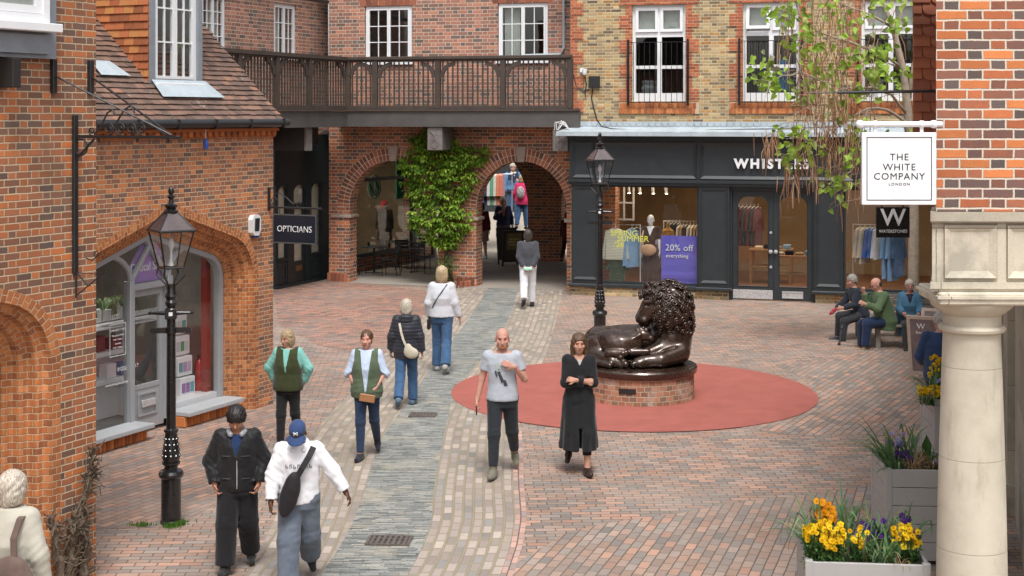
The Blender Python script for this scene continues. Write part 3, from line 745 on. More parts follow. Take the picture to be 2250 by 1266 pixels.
# interior
room(MB(), xs0 - .2, xe + .3, YF + .2, 4.2, .05, 3.0).build('interior', M['room'], b2)
MB().box(xe - .17, xe - .07, YF + .16, YF + .26, .28, 2.3).build('red_tile_pillar', plain('red_tile', (.28, .03, .02), .35, var=.2), b2)
MB().box(xb - .02, xe - .05, YF + .04, YF + .7, .20, .30).build('window_bed', M['white'], b2)
# ================================================================ arcade building with upper windows (two wings meeting at an inner corner)
b4 = empty('arcade_building', mat=F4.mat, label='red brick building with two round arches below a timber balcony', cat='building')
X4 = F4.len; UP = .45
a1 = (F4.x(866), 1.24, 1.99, 3.23, 0); a1 = (1.82, 1.24, 1.98, 3.23, 0); a2_ = (5.30, 1.20, 2.02, 3.24, 0)
wall(MB(), 0, X4 + 1.2, 0, 4.3, .5, (), (a1, a2_)).build('wall', M['brick_arcade'], b4)
# upper wall (own tone of brick), windows
w1 = (F4.px(801, 17)[0], F4.px(905, 17)[0], 5.80, 7.27); w2 = (F4.px(1093, 12)[0], F4.px(1204, 12)[0], 5.80, 7.27)
wall(MB(), 0, X4 + 1.2, 4.302, 8.6, .4, (w1, w2)).build('wall', M['brick_upper'], b4)
for a, rm in ((a1, 1), (a2_, 2)):
    P = arch_pts(a[0], a[1], a[2], a[3], 60); mb = MB()
    voussoirs(mb, P, .004, .155, -.022, .05); voussoirs(mb, P, .165, .325, -.022, .05); mb.build('arch_ring', M['arch_brick'], b4)
    MB().prism([(x, z) for x, z in P] + [(a[0] + (x - a[0]) * (1 + .33 / a[1]), a[2] + (z - a[2]) * (1 + .33 / (a[3] - a[2]))) for x, z in P[::-1]], -.017, -.003).build('mortar_bed', M['mortar_pale'], b4)
    MB().prism([(a[0] - .09, a[3] - .02), (a[0] + .09, a[3] - .02), (a[0] + .14, a[3] + .37), (a[0] - .14, a[3] + .37)], -.05, .06).build('keystone', M['stone_key'], b4)
    for x in (a[0] - a[1], a[0] + a[1]):
        q = MB(); q.bbox(x - .06 if x > a[0] else x - .5, x + .5 if x > a[0] else x + .06, -.05, .52, 1.70, 1.78, .012)
        q.build('impost', M['stone_key'], b4)
for (x0, x1) in ((-.02, .60), (3.04, 4.12)):
    mb = MB(); n = int((x1 - x0 + .04) / .115)
    for k in range(n): mb.bbox(x0 - .02 + k * .115, x0 - .02 + k * .115 + .105, -.045, .0, 0, .24, .012, random.random())
    mb.build('pier_base', M['arch_brick'], b4)
casement(b4, w1[0] + .02, w1[1] - .02, w1[2], w1[3], 4, 3, y=.05, leaf=2, fw=.06, blind=None)
casement(b4, w2[0] + .02, w2[1] - .02, w2[2], w2[3], 4, 3, y=.05, leaf=2, fw=.06, blind=[(.05, .4, 0.05, .95)])
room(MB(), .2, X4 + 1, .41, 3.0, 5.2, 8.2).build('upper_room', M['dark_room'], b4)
for w_ in (w1, w2):
    mb = MB(); n = 9
    for k in range(n):
        x = w_[0] - .12 + (w_[1] - w_[0] + .24) * k / n; mb.prism([(x, w_[3] + .01), (x + (w_[1] - w_[0] + .24) / n - .01, w_[3] + .01), (x + (w_[1] - w_[0] + .24) / n - .01 + (k - n / 2) * .012, w_[3] + .26), (x + (k - n / 2) * .012, w_[3] + .26)], -.006, .03, random.random())
    mb.build('window_arch', M['arch_brick'], b4)
MB().tube([(X4 - .12, -.06, 8.5), (X4 - .12, -.06, 6.1), (X4 - .2, -.06, 5.95), (X4 - 1.2, -.06, 5.93)], .035, 8).build('drain_pipe', M['lead_pale'], b4)
# eaves
MB().box(-1, X4 + 1.4, -.4, .6, 8.6, 8.75).build('roof', M['oak_dark'], b4)
# wing: parallel to F3, runs towards the camera on the left
b3 = empty('side_wing', mat=F3.mat, label='left brick wing above a dark shopfront, behind the tiled roof', cat='building')
w3 = (F3.px(602, 8)[0], F3.px(652, 118)[0], 5.9, 7.27); w4 = (F3.px(443, 10)[0], F3.px(498, 100)[0], 5.9, 7.27)
wall(MB(), -7.0, 2.84, 3.9, 8.6, .36, (w3, w4), ends=(True, False)).build('wall', M['brick_upper'], b3)
casement(b3, w3[0] + .02, w3[1] - .02, w3[2], w3[3], 4, 3, y=.05, leaf=2, fw=.06, blind=[(.05, .5, .05, .95)])
casement(b3, w4[0] + .02, w4[1] - .02, w4[2], w4[3], 4, 4, y=.05, leaf=2, fw=.06, blind=[(.5, .95, .05, .95)])
room(MB(), -5, 2.3, .37, 3.0, 5.2, 8.2).build('upper_room', M['dark_room'], b3)
MB().box(-7, 2.84, -.45, .5, 8.6, 8.75).build('roof', M['oak_dark'], b3)
MB().tube([(-6.5, -.4, 7.42), (2.4, -.4, 7.42)], .05, 8).build('gutter', M['iron'], b3)
# dark shopfront number 17 under the wing
sf = MB(); L3 = 2.83; zt = 3.0
sf.box(0.0, L3, -.03, .06, 2.62, 3.9)
xs3 = [.0, .14, F3.x(632, -.05), F3.x(645, -.05), F3.x(672, -.05), F3.x(684, -.05), F3.x(707, -.05), L3]
for (x0, x1) in ((xs3[0], xs3[1]), (xs3[2], xs3[3]), (xs3[4], xs3[5]), (xs3[6], xs3[7])): sf.bbox(x0, x1, -.06, .06, .0, 2.62)
for (x0, x1) in ((xs3[1], xs3[2]), (xs3[3], xs3[4]), (xs3[5], xs3[6])):
    xc = (x0 + x1) / 2; wv = (x1 - x0) / 2
    P = [(xc - wv * cos(pi * k / 12), 2.30 + .3 * sin(pi * k / 12)) for k in range(13)]
    for p, q in zip(P[:-1], P[1:]): sf.add([(p[0], -.04, p[1]), (q[0], -.04, q[1]), (q[0], -.04, 2.62), (p[0], -.04, 2.62)], [(0, 1, 2, 3)])
for (x0, x1) in ((xs3[1], xs3[2]), (xs3[5], xs3[6])): sf.bbox(x0, x1, -.03, .05, .08, .68); sf.frame(x0 + .03, x1 - .03, .16, .6, .05, -.05, -.031); sf.bbox(x0, x1, -.07, .05, .68, .76)
sf.bbox(0, L3, -.13, .05, .0, .08)
shf = sf.build('shopfront', M['shop_teal'], b3)
mb = MB(); x0, x1 = xs3[3], xs3[4]; mb.frame(x0, x1, .08, 2.05, .07, -.03, .03, wb=.1); mb.box(x0 + .07, x1 - .07, -.02, .02, .18, .62); mb.box(x0, x1, -.05, .04, 2.05, 2.12)
dr = mb.build('door', M['shop_teal'], b3)
MB().bbox(x0 + .16, x1 - .16, -.035, -.021, .36, .5).build('letter_box', plain('brass', (.25, .17, .07), .35, metal=.8), dr)
lettering('17', .16, (x0 + x1) / 2, -.05, 2.36, M['white'], b3)
mb = MB()
for (a, b, z0, z1) in ((xs3[1], xs3[2], .76, 2.6), (xs3[5], xs3[6], .76, 2.6), (x0 + .07, x1 - .07, .62, 1.97), (x0, x1, 2.12, 2.6)): mb.quad((a, .02, z0), (b, .02, z0), (b, .02, z1), (a, .02, z1))
mb.build('pane', M['glass_shop'], b3)
MB().box(.02, L3, .063, .075, .1, 2.7).build('blind', plain('cream_blind', (.52, .49, .38), .9, var=.1, scale=1.2), b3)
MB().box(.02, L3 - .02, .2, .35, 0, 3.9).build('back_wall', M['dark_room'], b3)
# ---------------------------------------------------------------- balcony
bal = empty('balcony', mat=F4.mat, label='dark timber balcony with arched balustrade over the brick arcade', cat='balcony')
YB = -1.0; xc = F4.px(763, 240, YB)[0]
dl = (F3.d.x * F4.d.x + F3.d.y * F4.d.y, F3.d.x * F4.n.x + F3.d.y * F4.n.y)     # F3 direction in F4 coordinates
xE = F4.px(1256, 240, YB)[0]
zb0, zb1 = F4.z(1000, 279, YB), F4.z(1000, 244, YB); zr = F4.z(957, 126, YB) ; zbr = F4.z(957, 236, YB); zf = zb1
def side(t, off=0.0): return (xc - dl[0] * t - off * dl[1] * -1, YB - dl[1] * t - off * dl[0])
mb = MB(); mb.box(xc, xE + .2, YB, YB + .12, zb0, zb1)
def sbox(mb, t0, t1, w0, w1, z0, z1):
    nx, ny = dl[1], -dl[0]   # outward normal of the side run is towards the yard
    q = lambda t, w: (xc - dl[0] * t + nx * w, YB - dl[1] * t + ny * w)
    P = [q(t0, w0), q(t1, w0), q(t1, w1), q(t0, w1)]; mb.slab(P, z0, z1)
    return mb
sbox(mb, 0.0, 9.0, -.12, 0.0, zb0 - .004, zb1 - .004)
mb.build('fascia', M['oak_fascia'], bal)
mb = MB(); mb.box(xc - .1, xE + .2, YB - .05, YB + .09, zb1 + .003, zb1 + .05); sbox(mb, .1, 9, -.09, .05, zb1 + .001, zb1 + .046); mb.build('fascia_trim', M['oak'], bal)
mb = MB(); mb.slab([(xc, YB + .122), (xE + .2, YB + .122), (xE + .2, -.003), (.3, -.003)], zb0 + .06, zb1 - .02); sbox(mb, -.4, 9, -1.35, -.122, zb0 + .055, zb1 - .025); mb.build('deck', M['oak_dark'], bal)
# rails, posts, balusters
mb = MB(); mb.bbox(xc - .05, xE, YB - .05, YB + .11, zr - .06, zr + .03, .015); mb.box(xc, xE, YB + .0, YB + .07, zr - .11, zr - .061); sbox(mb, .06, 9, -.11, .05, zr - .062, zr + .028); sbox(mb, .02, 9, -.07, 0, zr - .112, zr - .063); mb.build('handrail', M['oak'], bal)
mb = MB(); mb.bbox(xc, xE, YB + .0, YB + .07, zbr - .045, zbr + .045); sbox(mb, 0, 9, -.07, 0, zbr - .047, zbr + .043); mb.build('bottom_rail', M['oak'], bal)
postx = [F4.px(u, 200, YB)[0] for u in (763, 823, 961, 1104, 1252)]
for k, x in enumerate(postx): MB().bbox(x - .07, x + .07, YB - .02, YB + .10, zb1 + .05, zr - .055, .012).build('post', M['oak'], bal)
tp = [1.02, 2.02, 3.1, 4.2, 5.3]
def tpix(u):
    lo, hi = 0, 9
    for _ in range(50):
        m_ = (lo + hi) / 2; p = F4.w(xc - dl[0] * m_, YB - dl[1] * m_, 5)
        if p.x / p.y * F + U0 > u: lo = m_
        else: hi = m_
    return lo
tp = [tpix(682), tpix(610), tpix(527), tpix(440)]
for t in tp:
    q = MB(); sbox(q, t - .07, t + .07, -.10, .02, zb1 + .05, zr - .06); q.build('post', M['oak'], bal)
mb = MB()
def brace(fn, L, n=7, r=.42):
    "quarter arch brace between post and rail; fn maps (distance along, height, depth) to local coordinates"
    for s0, sg in ((.06, 1), (L - .06, -1)):
        P = []; br = MB()
        for k in range(n + 1):
            a = pi / 2 * k / n; P.append((s0 + sg * (r - r * cos(a)), zr - .11 - r + r * sin(a)))
        Q = []
        for k in range(n + 1):
            a = pi / 2 * k / n; r2 = r - .10; Q.append((s0 + sg * (r - r2 * cos(a)), zr - .11 - r + r2 * sin(a)))
        for k in range(n):
            c = [P[k], P[k + 1], Q[k + 1], Q[k]]
            br.add([fn(p[0], p[1], .01) for p in c] + [fn(p[0], p[1], .065) for p in c], [(0, 1, 2, 3), (7, 6, 5, 4), (0, 4, 5, 1), (2, 6, 7, 3)] if sg < 0 else [(3, 2, 1, 0), (4, 5, 6, 7), (1, 5, 4, 0), (3, 7, 6, 2)])
        br.build('brace', M['oak'], bal)
for a, b in zip(postx[:-1], postx[1:]):
    L = b - a; n = max(3, int(round(L / .133)))
    for k in range(1, n): x = a + L * k / n; mb.box(x - .016, x + .016, YB + .018, YB + .055, zbr + .046, zr - .112)
    brace(lambda s, z, d, a=a: (a + s, YB + d, z), L, r=min(.40, L * .42))
ts = [0.0] + tp
for a, b in zip(ts[:-1], ts[1:]):
    L = b - a; n = max(3, int(round(L / .133)))
    for k in range(1, n): t = a + L * k / n; sbox(mb, t - .016, t + .016, -.055, -.018, zbr + .046, zr - .114)
    brace(lambda s, z, d, a=a: (xc - dl[0] * (a + s) - dl[1] * d, YB - dl[1] * (a + s) + dl[0] * d, z), L, r=min(.40, L * .42))
mb.build('balusters', M['oak'], bal)
# carved beam ends
for (u, w_) in ((955, .36), (1231, .36)):
    x = F4.px(u, 300, YB + .06)[0]; q = MB(); q.bbox(x - .2, x + .2, YB + .05, -.002, zb0 - .60, zb0 - .003, .02)
    bb = q.build('beam_end', M['carved'], bal); q = MB()
    for k in range(9):
        a = k * .7; q.tube([(x + .10 * cos(a + j * .35) * (1 - j * .1), YB + .045, zb0 - .42 + .13 * sin(a + j * .35) * (1 - j * .1)) for j in range(6)], .012, 6)
    q.tube([(x - .12, YB + .045, zb0 - .1), (x - .02, YB + .045, zb0 - .2), (x + .05, YB + .045, zb0 - .32)], .018, 6); q.build('carving', M['carved'], bb)
p = tpix(690); q = MB(); sbox(q, p - .15, p + .15, -1.3, -.19, zb0 - .58, zb0 - .01); q.build('wall_beam', M['oak_dark'], bal); q = MB(); sbox(q, p - .14, p + .14, -.188, -.13, zb0 - .58, zb0 - .01); q.build('beam_end', M['carved'], bal)
q = MB(); sbox(q, -.55, 9, -1.32, -1.15, zb0 - .46, zb0 - .012); q.build('wall_beam', M['oak_dark'], bal)

# ---------------------------------------------------------------- inside the arcade
ad = 6.9
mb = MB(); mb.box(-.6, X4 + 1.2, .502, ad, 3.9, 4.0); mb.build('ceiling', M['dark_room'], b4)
# back wall with an opening towards the lit yard behind and a pier
mb = MB()
xk = lambda u: F4.px(u, 560, ad)[0]
xo0, xo1, xp1 = xk(985), xk(1160), xk(1233)
def shifted(name, mat, par, y, f):
    q = MB(); f(q); q.v = [(a, b + y, c) for a, b, c in q.v]; return q.build(name, mat, par)
xm2 = (xp1 + .05 + 1.0)
shifted('back_wall', M['brick_inner'], b4, ad, lambda q: wall(q, -.5, X4 + 1.2, 0, 3.9, .5, (), ((xo1 - 1.55, 1.55, 1.6, 3.55, 0), (xp1 + .7, .7, 1.75, 2.75, 0))))
shifted('cross_wall', M['brick_inner'], b4, .5, lambda q: q.box(X4 + .12, X4 + .34, .9, ad - .5, 0, 3.9))
floor_pts = [F4.w(-.2, -.12, 0), F4.w(3.05, -.35, 0), F4.w(4.15, -.3, 0), F4.w(X4 + .4, -.12, 0), F4.w(X4 + .4, ad + .3, 0), F4.w(-1.4, ad + .3, 0)]
sheet('floor', [(p.x, p.y) for p in floor_pts], .010, M['concrete'])
# yard beyond: ramp, terrace, dark shop wall
def f4slab(name, x0, x1, y0, y1, z0, z1, mat):
    a, b, c, d = F4.w(x0, y0, z0), F4.w(x1, y0, z0), F4.w(x1, y1, z1), F4.w(x0, y1, z1)
    q = MB(); q.add([tuple(a), tuple(b), tuple(c), tuple(d)] + [(v.x, v.y, -.05) for v in (a, b, c, d)], [(0, 1, 2, 3), (0, 4, 5, 1), (2, 6, 7, 3), (1, 5, 6, 2), (3, 7, 4, 0)])
    return tag(q.build(name, mat), kind='structure')
f4slab('path', -3, 14, ad + .32, ad + 3.2, .012, .012, M['beige_pave'])
f4slab('path', -3, 14, ad + 3.202, ad + 6.0, .014, .74, M['beige_pave'])
f4slab('path', -3, 14, ad + 6.002, ad + 22, .74, .76, M['beige_pave'])
bk = empty('back_building', mat=F4.mat @ Matrix.Translation((0, ad + 10.5, 0)), label='dark shop building seen through the right arch of the arcade', cat='building')
mb = MB(); wall(mb, -6, 22, .7, 9, .4, ((1.2, 4.6, .8, 3.0), (9.2, 14, .8, 3.0)), ()); mb.build('wall', M['shop_black'], bk)
room(MB(), 1, 14.2, .41, 3, .7, 3.2).build('shop_room', M['dark_room'], bk)
MB().box(8.0, 14, -.05, -.002, 3.1, 3.3).build('fascia', M['white'], bk)

# coffee shop window and door inside the left arch
FC = Facade(at(757, 601), at(905, 575))
cs = empty('coffee_shop_front', mat=FC.mat, label='coffee shop window with a round green emblem inside the left arch', cat='shopfront')
Lc = FC.len
mb = MB(); mb.box(-.3, Lc + .05, -.05, .1, 0, .38); mb.build('stall_riser', M['brick_arcade'], cs)
mb = MB(); mb.box(-.3, Lc + .05, -.10, .06, .38, .48)
for u in (778, 905): x = FC.x(u); mb.bbox(x - .05, x + .05, -.06, .06, .48, 3.6)
mb.box(-.3, Lc + .05, -.055, .055, 2.52, 2.62); mb.box(-.3, Lc + .05, -.055, .055, 3.4, 3.6); mb.bbox(-.35, -.25, -.06, .06, .48, 3.6)
wf = mb.build('window_frame', M['shop_teal'], cs)
MB().quad((-.3, 0, .48), (Lc, 0, .48), (Lc, 0, 3.4), (-.3, 0, 3.4)).build('pane', M['glass_shop'], cs)
lettering('COFFEE', .27, FC.x(826), -.03, 2.9, plain('gold_letters', (.30, .27, .16), .6), cs, bold=.004)
M['green'] = plain('green_print', (.0, .20, .085), .5, var=.05)
xe_, ze_ = FC.px(821, 411); mb = MB(); mb.lathe([(0, 0), (.34, 0), (.34, .01), (0, .01)], n=40); mb.v = [(xe_ + a, -.02 - c, ze_ + b) for a, b, c in mb.v]
em = mb.build('emblem', M['white'], cs)
mb = MB()
for k in range(-4, 5):
    if k == 0: continue
    x0 = k * .065
    P = []
    for j in range(11):
        z = -.26 + .044 * j; x = x0 * (1 - .25 * abs(z)) + .025 * sin(z * 16 + k)
        if x * x + z * z < .30 ** 2: P.append((xe_ + x, -.035, ze_ + z))
    if len(P) > 1: mb.tube(P, .014, 6)
mb.tube([(xe_ + .325 * cos(a * pi / 20), -.034, ze_ + .325 * sin(a * pi / 20)) for a in range(41)], .016, 6)
mb.build('emblem_stripes', M['green'], em)
x9 = FC.x(906); xd_ = FC.x(962)
mb = MB(); mb.frame(x9 + .06, x9 + 1.3, .02, 3.4, .09, -.05, .05); mb.box(x9 + .15, x9 + 1.21, -.04, .04, 2.4, 2.5); dco = mb.build('door', M['shop_black'], cs)
MB().quad((x9 + .1, 0, .1), (x9 + 1.25, 0, .1), (x9 + 1.25, 0, 3.3), (x9 + .1, 0, 3.3)).build('pane', M['glass_shop'], dco)
mb = MB(); room(mb, -.4, x9 + 1.6, .3, 3.4, .02, 3.7); mb.build('interior', plain('cafe_interior', (.36, .30, .22), .9, var=.3, scale=1.0), cs)
MB().box(.2, 2.0, 1.6, 2.1, .02, 1.05).build('counter', M['dark_room'], cs)
MB().box(x9 - .5, x9 - .06, .25, .29, 1.9, 3.1).build('poster', M['green'], cs)

# ================================================================ yellow brick building with the black shopfront
b6 = empty('yellow_brick_building', mat=F6.mat, label='yellow brick building with white windows above a black clothes shopfront', cat='building')
L6 = 12.5
wins = [(1.52, 2.84), (4.21, 5.54), (6.97, 8.30)]
zw0, zw1 = 4.75, 7.1
wall(MB(), 0, L6, 4.18, 9.0, .36, [(a, b, zw0, zw1) for a, b in wins]).build('wall', M['brick_yellow'], b6)
P_ = .0745
mb = MB()
def quoin(mb, x, sg, z0, z1, start=0):
    z = z0; k = start
    while z < z1:
        h = min(4 * P_, z1 - z); wq = .31 if k % 2 == 0 else .155
        a, b = (x, x + sg * wq); mb.box(min(a, b), max(a, b), -.008 - .014 * (k % 2 == 0), .0, z, z + h - .001); z += 4 * P_; k += 1
quoin(mb, 0.0, 1, 4.19, 9.0, 1)
mb.box(-.02, 0, -.02, .36, 4.19, 9)
for a, b in wins:
    quoin(mb, a - .001, -1, zw0, zw1 + .3); quoin(mb, b + .001, 1, zw0, zw1 + .3)
    mb.box(a - .31, b + .31, -.024, .0, zw1, zw1 + .26)
mb.build('quoins', M['brick_quoin'], b6)
for a, b in wins:
    q = MB(); n = int((b - a + .62) / .078)
    for k in range(n):
        for r in range(2):
            q.bbox(a - .31 + k * .078 + r * .02, a - .31 + k * .078 + .068 + r * .02, -.045, .0, zw0 - .30 + r * .135, zw0 - .30 + r * .135 + .125, .004, random.random())
    q.build('brick_sill', M['orange_brick'], b6)
    MB().box(a - .31, b + .33, -.03, -.001, zw0 - .305, zw0 - .02).build('mortar_bed', M['mortar'], b6)
for i, (a, b) in enumerate(wins):
    mb = MB(); y = .10; mb.frame(a, b, zw0, zw1, .075, y, y + .08, wb=.2)
    zt_ = zw1 - .73; mb.box(a + .075, b - .075, y, y + .08, zt_ - .06, zt_ + .06); xm_ = (a + b) / 2
    mb.box(xm_ - .055, xm_ + .055, y + .0, y + .08, zw0 + .2, zt_ - .06)
    for (p, q) in ((a + .075, xm_ - .055), (xm_ + .055, b - .075)):
        mb.box(p, q, y + .01, y + .07, zw0 + .79, zw0 + .87)
    mb.box(xm_ - .03, xm_ + .03, y, y + .08, zt_ + .06, zw1 - .075)
    wn = mb.build('window', M['white'], b6)
    for k, (p, q) in enumerate(((a + .08, xm_ - .03), (xm_ + .03, b - .08))):
        op = (i == 1 and k == 0)
        cE = MB(); cE.frame(0, q - p, 0, zw1 - zt_ - .14, .07, -.04, .02); cE.quad((.03, 0, .03), (q - p - .03, 0, .03), (q - p - .03, 0, zw1 - zt_ - .17), (.03, 0, zw1 - zt_ - .17)) if False else None
        co = cE.build('casement', M['white'], wn); co.location = (p, y - .002, zt_ + .065)
        if op: co.rotation_euler = (radians(-12), 0, 0); co.location = (p, y - .10, zt_ + .10)
    MB().quad((a + .05, y + .04, zw0 + .1), (b - .05, y + .04, zw0 + .1), (b - .05, y + .04, zw1 - .05), (a + .05, y + .04, zw1 - .05)).build('pane', M['glass'], wn)
    MB().quad((a + .05, y + .14, zt_ + .1), (b - .05, y + .14, zt_ + .1), (b - .05, y + .14, zw1 - .05), (a + .05, y + .14, zw1 - .05)).build('blind', M['curtain'], wn)
    # juliet railing
    mb = MB()
    for x in (a - .07, b + .07): mb.bbox(x - .026, x + .026, -.13, -.075, zw0 - .1, zw0 + 1.5)
    mb.box(a - .035, b + .035, -.125, -.095, zw0 + 1.42, zw0 + 1.437); mb.box(a - .035, b + .035, -.125, -.095, zw0 - .04, zw0 - .02)
    for k in range(1, 11): x = a - .07 + (b - a + .14) * k / 11; mb.tube([(x, -.11, zw0 - .02), (x, -.11, zw0 + 1.42)], .0075, 6)
    mb.build('window_railing', M['post'], b6)
room(MB(), .4, L6 - .3, .37, 3.2, 4.3, 8.2).build('upper_room', M['dark_room'], b6)
tr_ = random.Random(4)
for i, (a, b) in enumerate(wins):
    for k in range(5):
        mb = MB(); x = tr_.uniform(a + .15, b - .15); mb.lathe([(.0, 0), (.07, 0), (.09, .12), (.05, .2), (.08, .3), (0, .32)], (x, .5, zw0 + .2), 10)
        mb.build('vase', plain('ornaments', (.20, .24, .25), .5, var=.5, scale=1.5), b6)
MB().bbox(5.0, 5.25, .32, .55, 5.0, 5.75).build('blue_panel', plain('blue_cloth', (.0, .10, .22), .8), b6)
MB().box(-.3, L6, -.5, .6, 9.0, 9.15).build('roof', M['oak_dark'], b6)
wall(MB(), 0, .36, 0, 4.18, 3.9).build('side_wall', M['brick_yellow'], b6)
# lead flashing with scalloped upper edge and cornice
zc = 4.0; mb = MB()
mb.add([(-.28, -.42, zc + .01), (L6, -.42, zc + .01), (L6, -.01, zc + .13), (-.0, -.01, zc + .13)], [(0, 1, 2, 3)]); mb.box(-.28, L6, -.43, -.36, zc - .09, zc + .008)
tr_ = random.Random(9); x = .05
while x < 8.6:
    P = [(x + .075 - .075 * cos(pi * k / 8), .0 - .09 * sin(pi * k / 8)) for k in range(9)]
    mb.prism([(p[0], zc + .225 + p[1]) for p in P] + [(x + .15, zc + .25), (x, zc + .25)], -.020 - tr_.uniform(0, .01), -.010); x += .158
mb.box(.0, L6, -.009, -.002, zc + .12, zc + .26); mb.build('lead_flashing', M['lead_pale'], b6)
mb = MB()
for (y, z0, z1) in ((-.36, zc - .085, zc - .03), (-.28, zc - .14, zc - .086), (-.20, zc - .2, zc - .141)): mb.box(-.04, L6, y, -.002, z0, z1)
for k in range(150): x = .0 + k * .057; mb.box(x, x + .03, -.245, -.201, zc - .19, zc - .142)
mb.build('cornice', M['shop_black'], b6)
def panel(mb, x0, x1, z0, z1, y, w=.05, d=.03):
    "raised moulding round a panel with mitred, sloping inner edge"
    o = [(x0, z0), (x1, z0), (x1, z1), (x0, z1)]; i_ = [(x0 + w, z0 + w), (x1 - w, z0 + w), (x1 - w, z1 - w), (x0 + w, z1 - w)]
    for k in range(4):
        a, b, c, e = o[k], o[(k + 1) % 4], i_[(k + 1) % 4], i_[k]
        mb.add([(a[0], y - d, a[1]), (b[0], y - d, b[1]), (c[0], y - .001, c[1]), (e[0], y - .001, e[1]), (a[0], y, a[1]), (b[0], y, b[1])], [(0, 1, 2, 3), (4, 5, 1, 0)])
Z1, Z2, ZS6 = 2.74, 3.80, .30
mb = MB(); mb.box(-.02, L6, -.10, -.004, Z1 + .12, Z2)
for (u0, u1) in ((1259, 1305), (1311, 1530), (1539, 1876)):
    x0, x1 = F6.x(u0, -.1), F6.x(u1, -.1); panel(mb, x0, x1, Z1 + .15, Z2 - .06, -.10, .07, .045)
panel(mb, F6.x(1885, -.1), L6 - .1, Z1 + .15, Z2 - .06, -.10, .07, .045)
mb.box(-.03, L6, -.19, -.004, Z1 + .04, Z1 + .118); mb.box(-.025, L6, -.15, -.004, Z1 - .03, Z1 + .038); mb.build('fascia', M['shop_black'], b6)
x0, x1 = F6.x(1616, -.15), F6.x(1776, -.15)
lettering('WHISTLES', .305, (x0 + x1) / 2, -.165, F6.px(1640, 369, -.1)[1], M['white'], b6, bold=.014, spacing=1.34, ext=.02)
# pilasters
PL = [(1256, 1316), (1535, 1603), (1789, 1852)]
ks = MB()
for (u0, u1) in PL:
    a, b = F6.x(u0, -.1), F6.x(u1, -.1); mb = MB(); mb.bbox(a, b, -.12, .3, ZS6, Z1 - .032, .004); panel(mb, a + .05, b - .05, ZS6 + .1, Z1 - .1, -.12, .06, .03); mb.build('pilaster', M['shop_black'], b6)
    ks.bbox(a - .06, b + .06, -.2, .25, ZS6 - .09, ZS6 - .002, .02); 
ks.bbox(F6.x(1316), F6.x(1536), -.12, .25, ZS6 - .09, ZS6 - .002, .01); ks.bbox(F6.x(1852) + .07, L6, -.12, .25, ZS6 - .09, ZS6 - .002, .01); ks.build('sill', M['shop_black'], b6)
xdl, xdr = F6.x(1604), F6.x(1790)
mb = MB(); mb.box(-.02, xdl - .02, -.07, .3, -.2, ZS6 - .092); mb.box(xdr + .02, L6, -.07, .3, -.2, ZS6 - .092); mb.build('plinth', M['brick_yellow'], b6)
# shop windows
for (u0, u1) in ((1316, 1536), (1853, 2330)):
    a, b = F6.x(u0) + .0, (F6.x(u1) if u1 < 2000 else L6 - .3)
    mb = MB(); mb.frame(a, b, ZS6, Z1 - .032, .05, .02, .12); o = mb.build('shop_window', M['shop_black'], b6)
    MB().quad((a + .03, .06, ZS6 + .03), (b - .03, .06, ZS6 + .03), (b - .03, .06, Z1 - .06), (a + .03, .06, Z1 - .06)).build('pane', M['glass_shop'], o)
# doors
zd = 2.62; xmid = F6.x(1699)
mb = MB(); mb.box(xdl - .03, xdl + .05, -.02, .2, 0, zd); mb.box(xdr - .05, xdr + .03, -.02, .2, 0, zd); mb.box(xdl - .03, xdr + .03, -.02, .2, zd, Z1 - .032); mb.build('door_frame', M['shop_black'], b6)
def rrect(x0, x1, z0, z1, r, n=8):
    "window outline with rounded top corners"
    P = [(x0, z0), (x1, z0)]
    P += [(x1 - r + r * cos(pi / 2 * k / n), z1 - r + r * sin(pi / 2 * k / n)) for k in range(n + 1)]
    P += [(x0 + r - r * sin(pi / 2 * k / n), z1 - r + r * cos(pi / 2 * k / n)) for k in range(n + 1)]
    return P
for i, (a, b) in enumerate(((xdl + .052, xmid - .003), (xmid + .003, xdr - .052))):
    mb = MB(); x0, x1, z0, z1, r = a + .13, b - .12, .34, zd - .14, .22
    mb.box(a, x0, .06, .12, .02, zd - .003); mb.box(x1, b, .06, .12, .02, zd - .003); mb.box(x0, x1, .06, .12, .02, z0)
    P = rrect(x0, x1, z0, z1, r); top = P[2:]
    for p, q in zip(top[:-1], top[1:]): mb.add([(p[0], .06, p[1]), (p[0], .06, zd - .003), (q[0], .06, zd - .003), (q[0], .06, q[1])], [(0, 1, 2, 3)] if p[0] < q[0] else [(3, 2, 1, 0)])
    d_ = mb.build('door', M['shop_black'], b6)
    q = MB(); n = len(P)
    for k in range(n): u_, v_ = P[k], P[(k + 1) % n]; q.tube([(u_[0], .055, u_[1]), (v_[0], .055, v_[1])], .012, 6)
    q.build('bead', M['shop_black'], d_)
    MB().add([(p[0], .085, p[1]) for p in P], [tuple(range(n))]).build('pane', M['glass_shop'], d_)
    xh_ = b - .06 if i == 0 else a + .06
    q = MB(); q.lathe([(0, 0), (.02, 0), (.02, .03), (.045, .045), (.05, .07), (.03, .095), (0, .1)], n=14); q.v = [(xh_ + p, .06 - z, 1.17 + s) for p, s, z in q.v]; q.build('handle', M['steel'], d_)
    if i == 0:
        MB().bbox(a + .012, b - .012, .048, .059, .035, .25, .002).build('kick_plate', M['steel'], d_)
        for z in (1.62, .80):
            q = MB(); q.lathe([(0, 0), (.035, 0), (.03, .012), (0, .014)], n=14); q.v = [(xh_ + p, .06 - z_, z + s) for p, s, z_ in q.v]; q.build('lock', M['steel'], d_)
    else: q = MB(); q.frame(a + .2, b - .22, .07, .24, .03, .03, .059); q.box(a + .23, b - .25, .045, .059, .1, .21); q.build('letter_plate', M['steel'], d_)
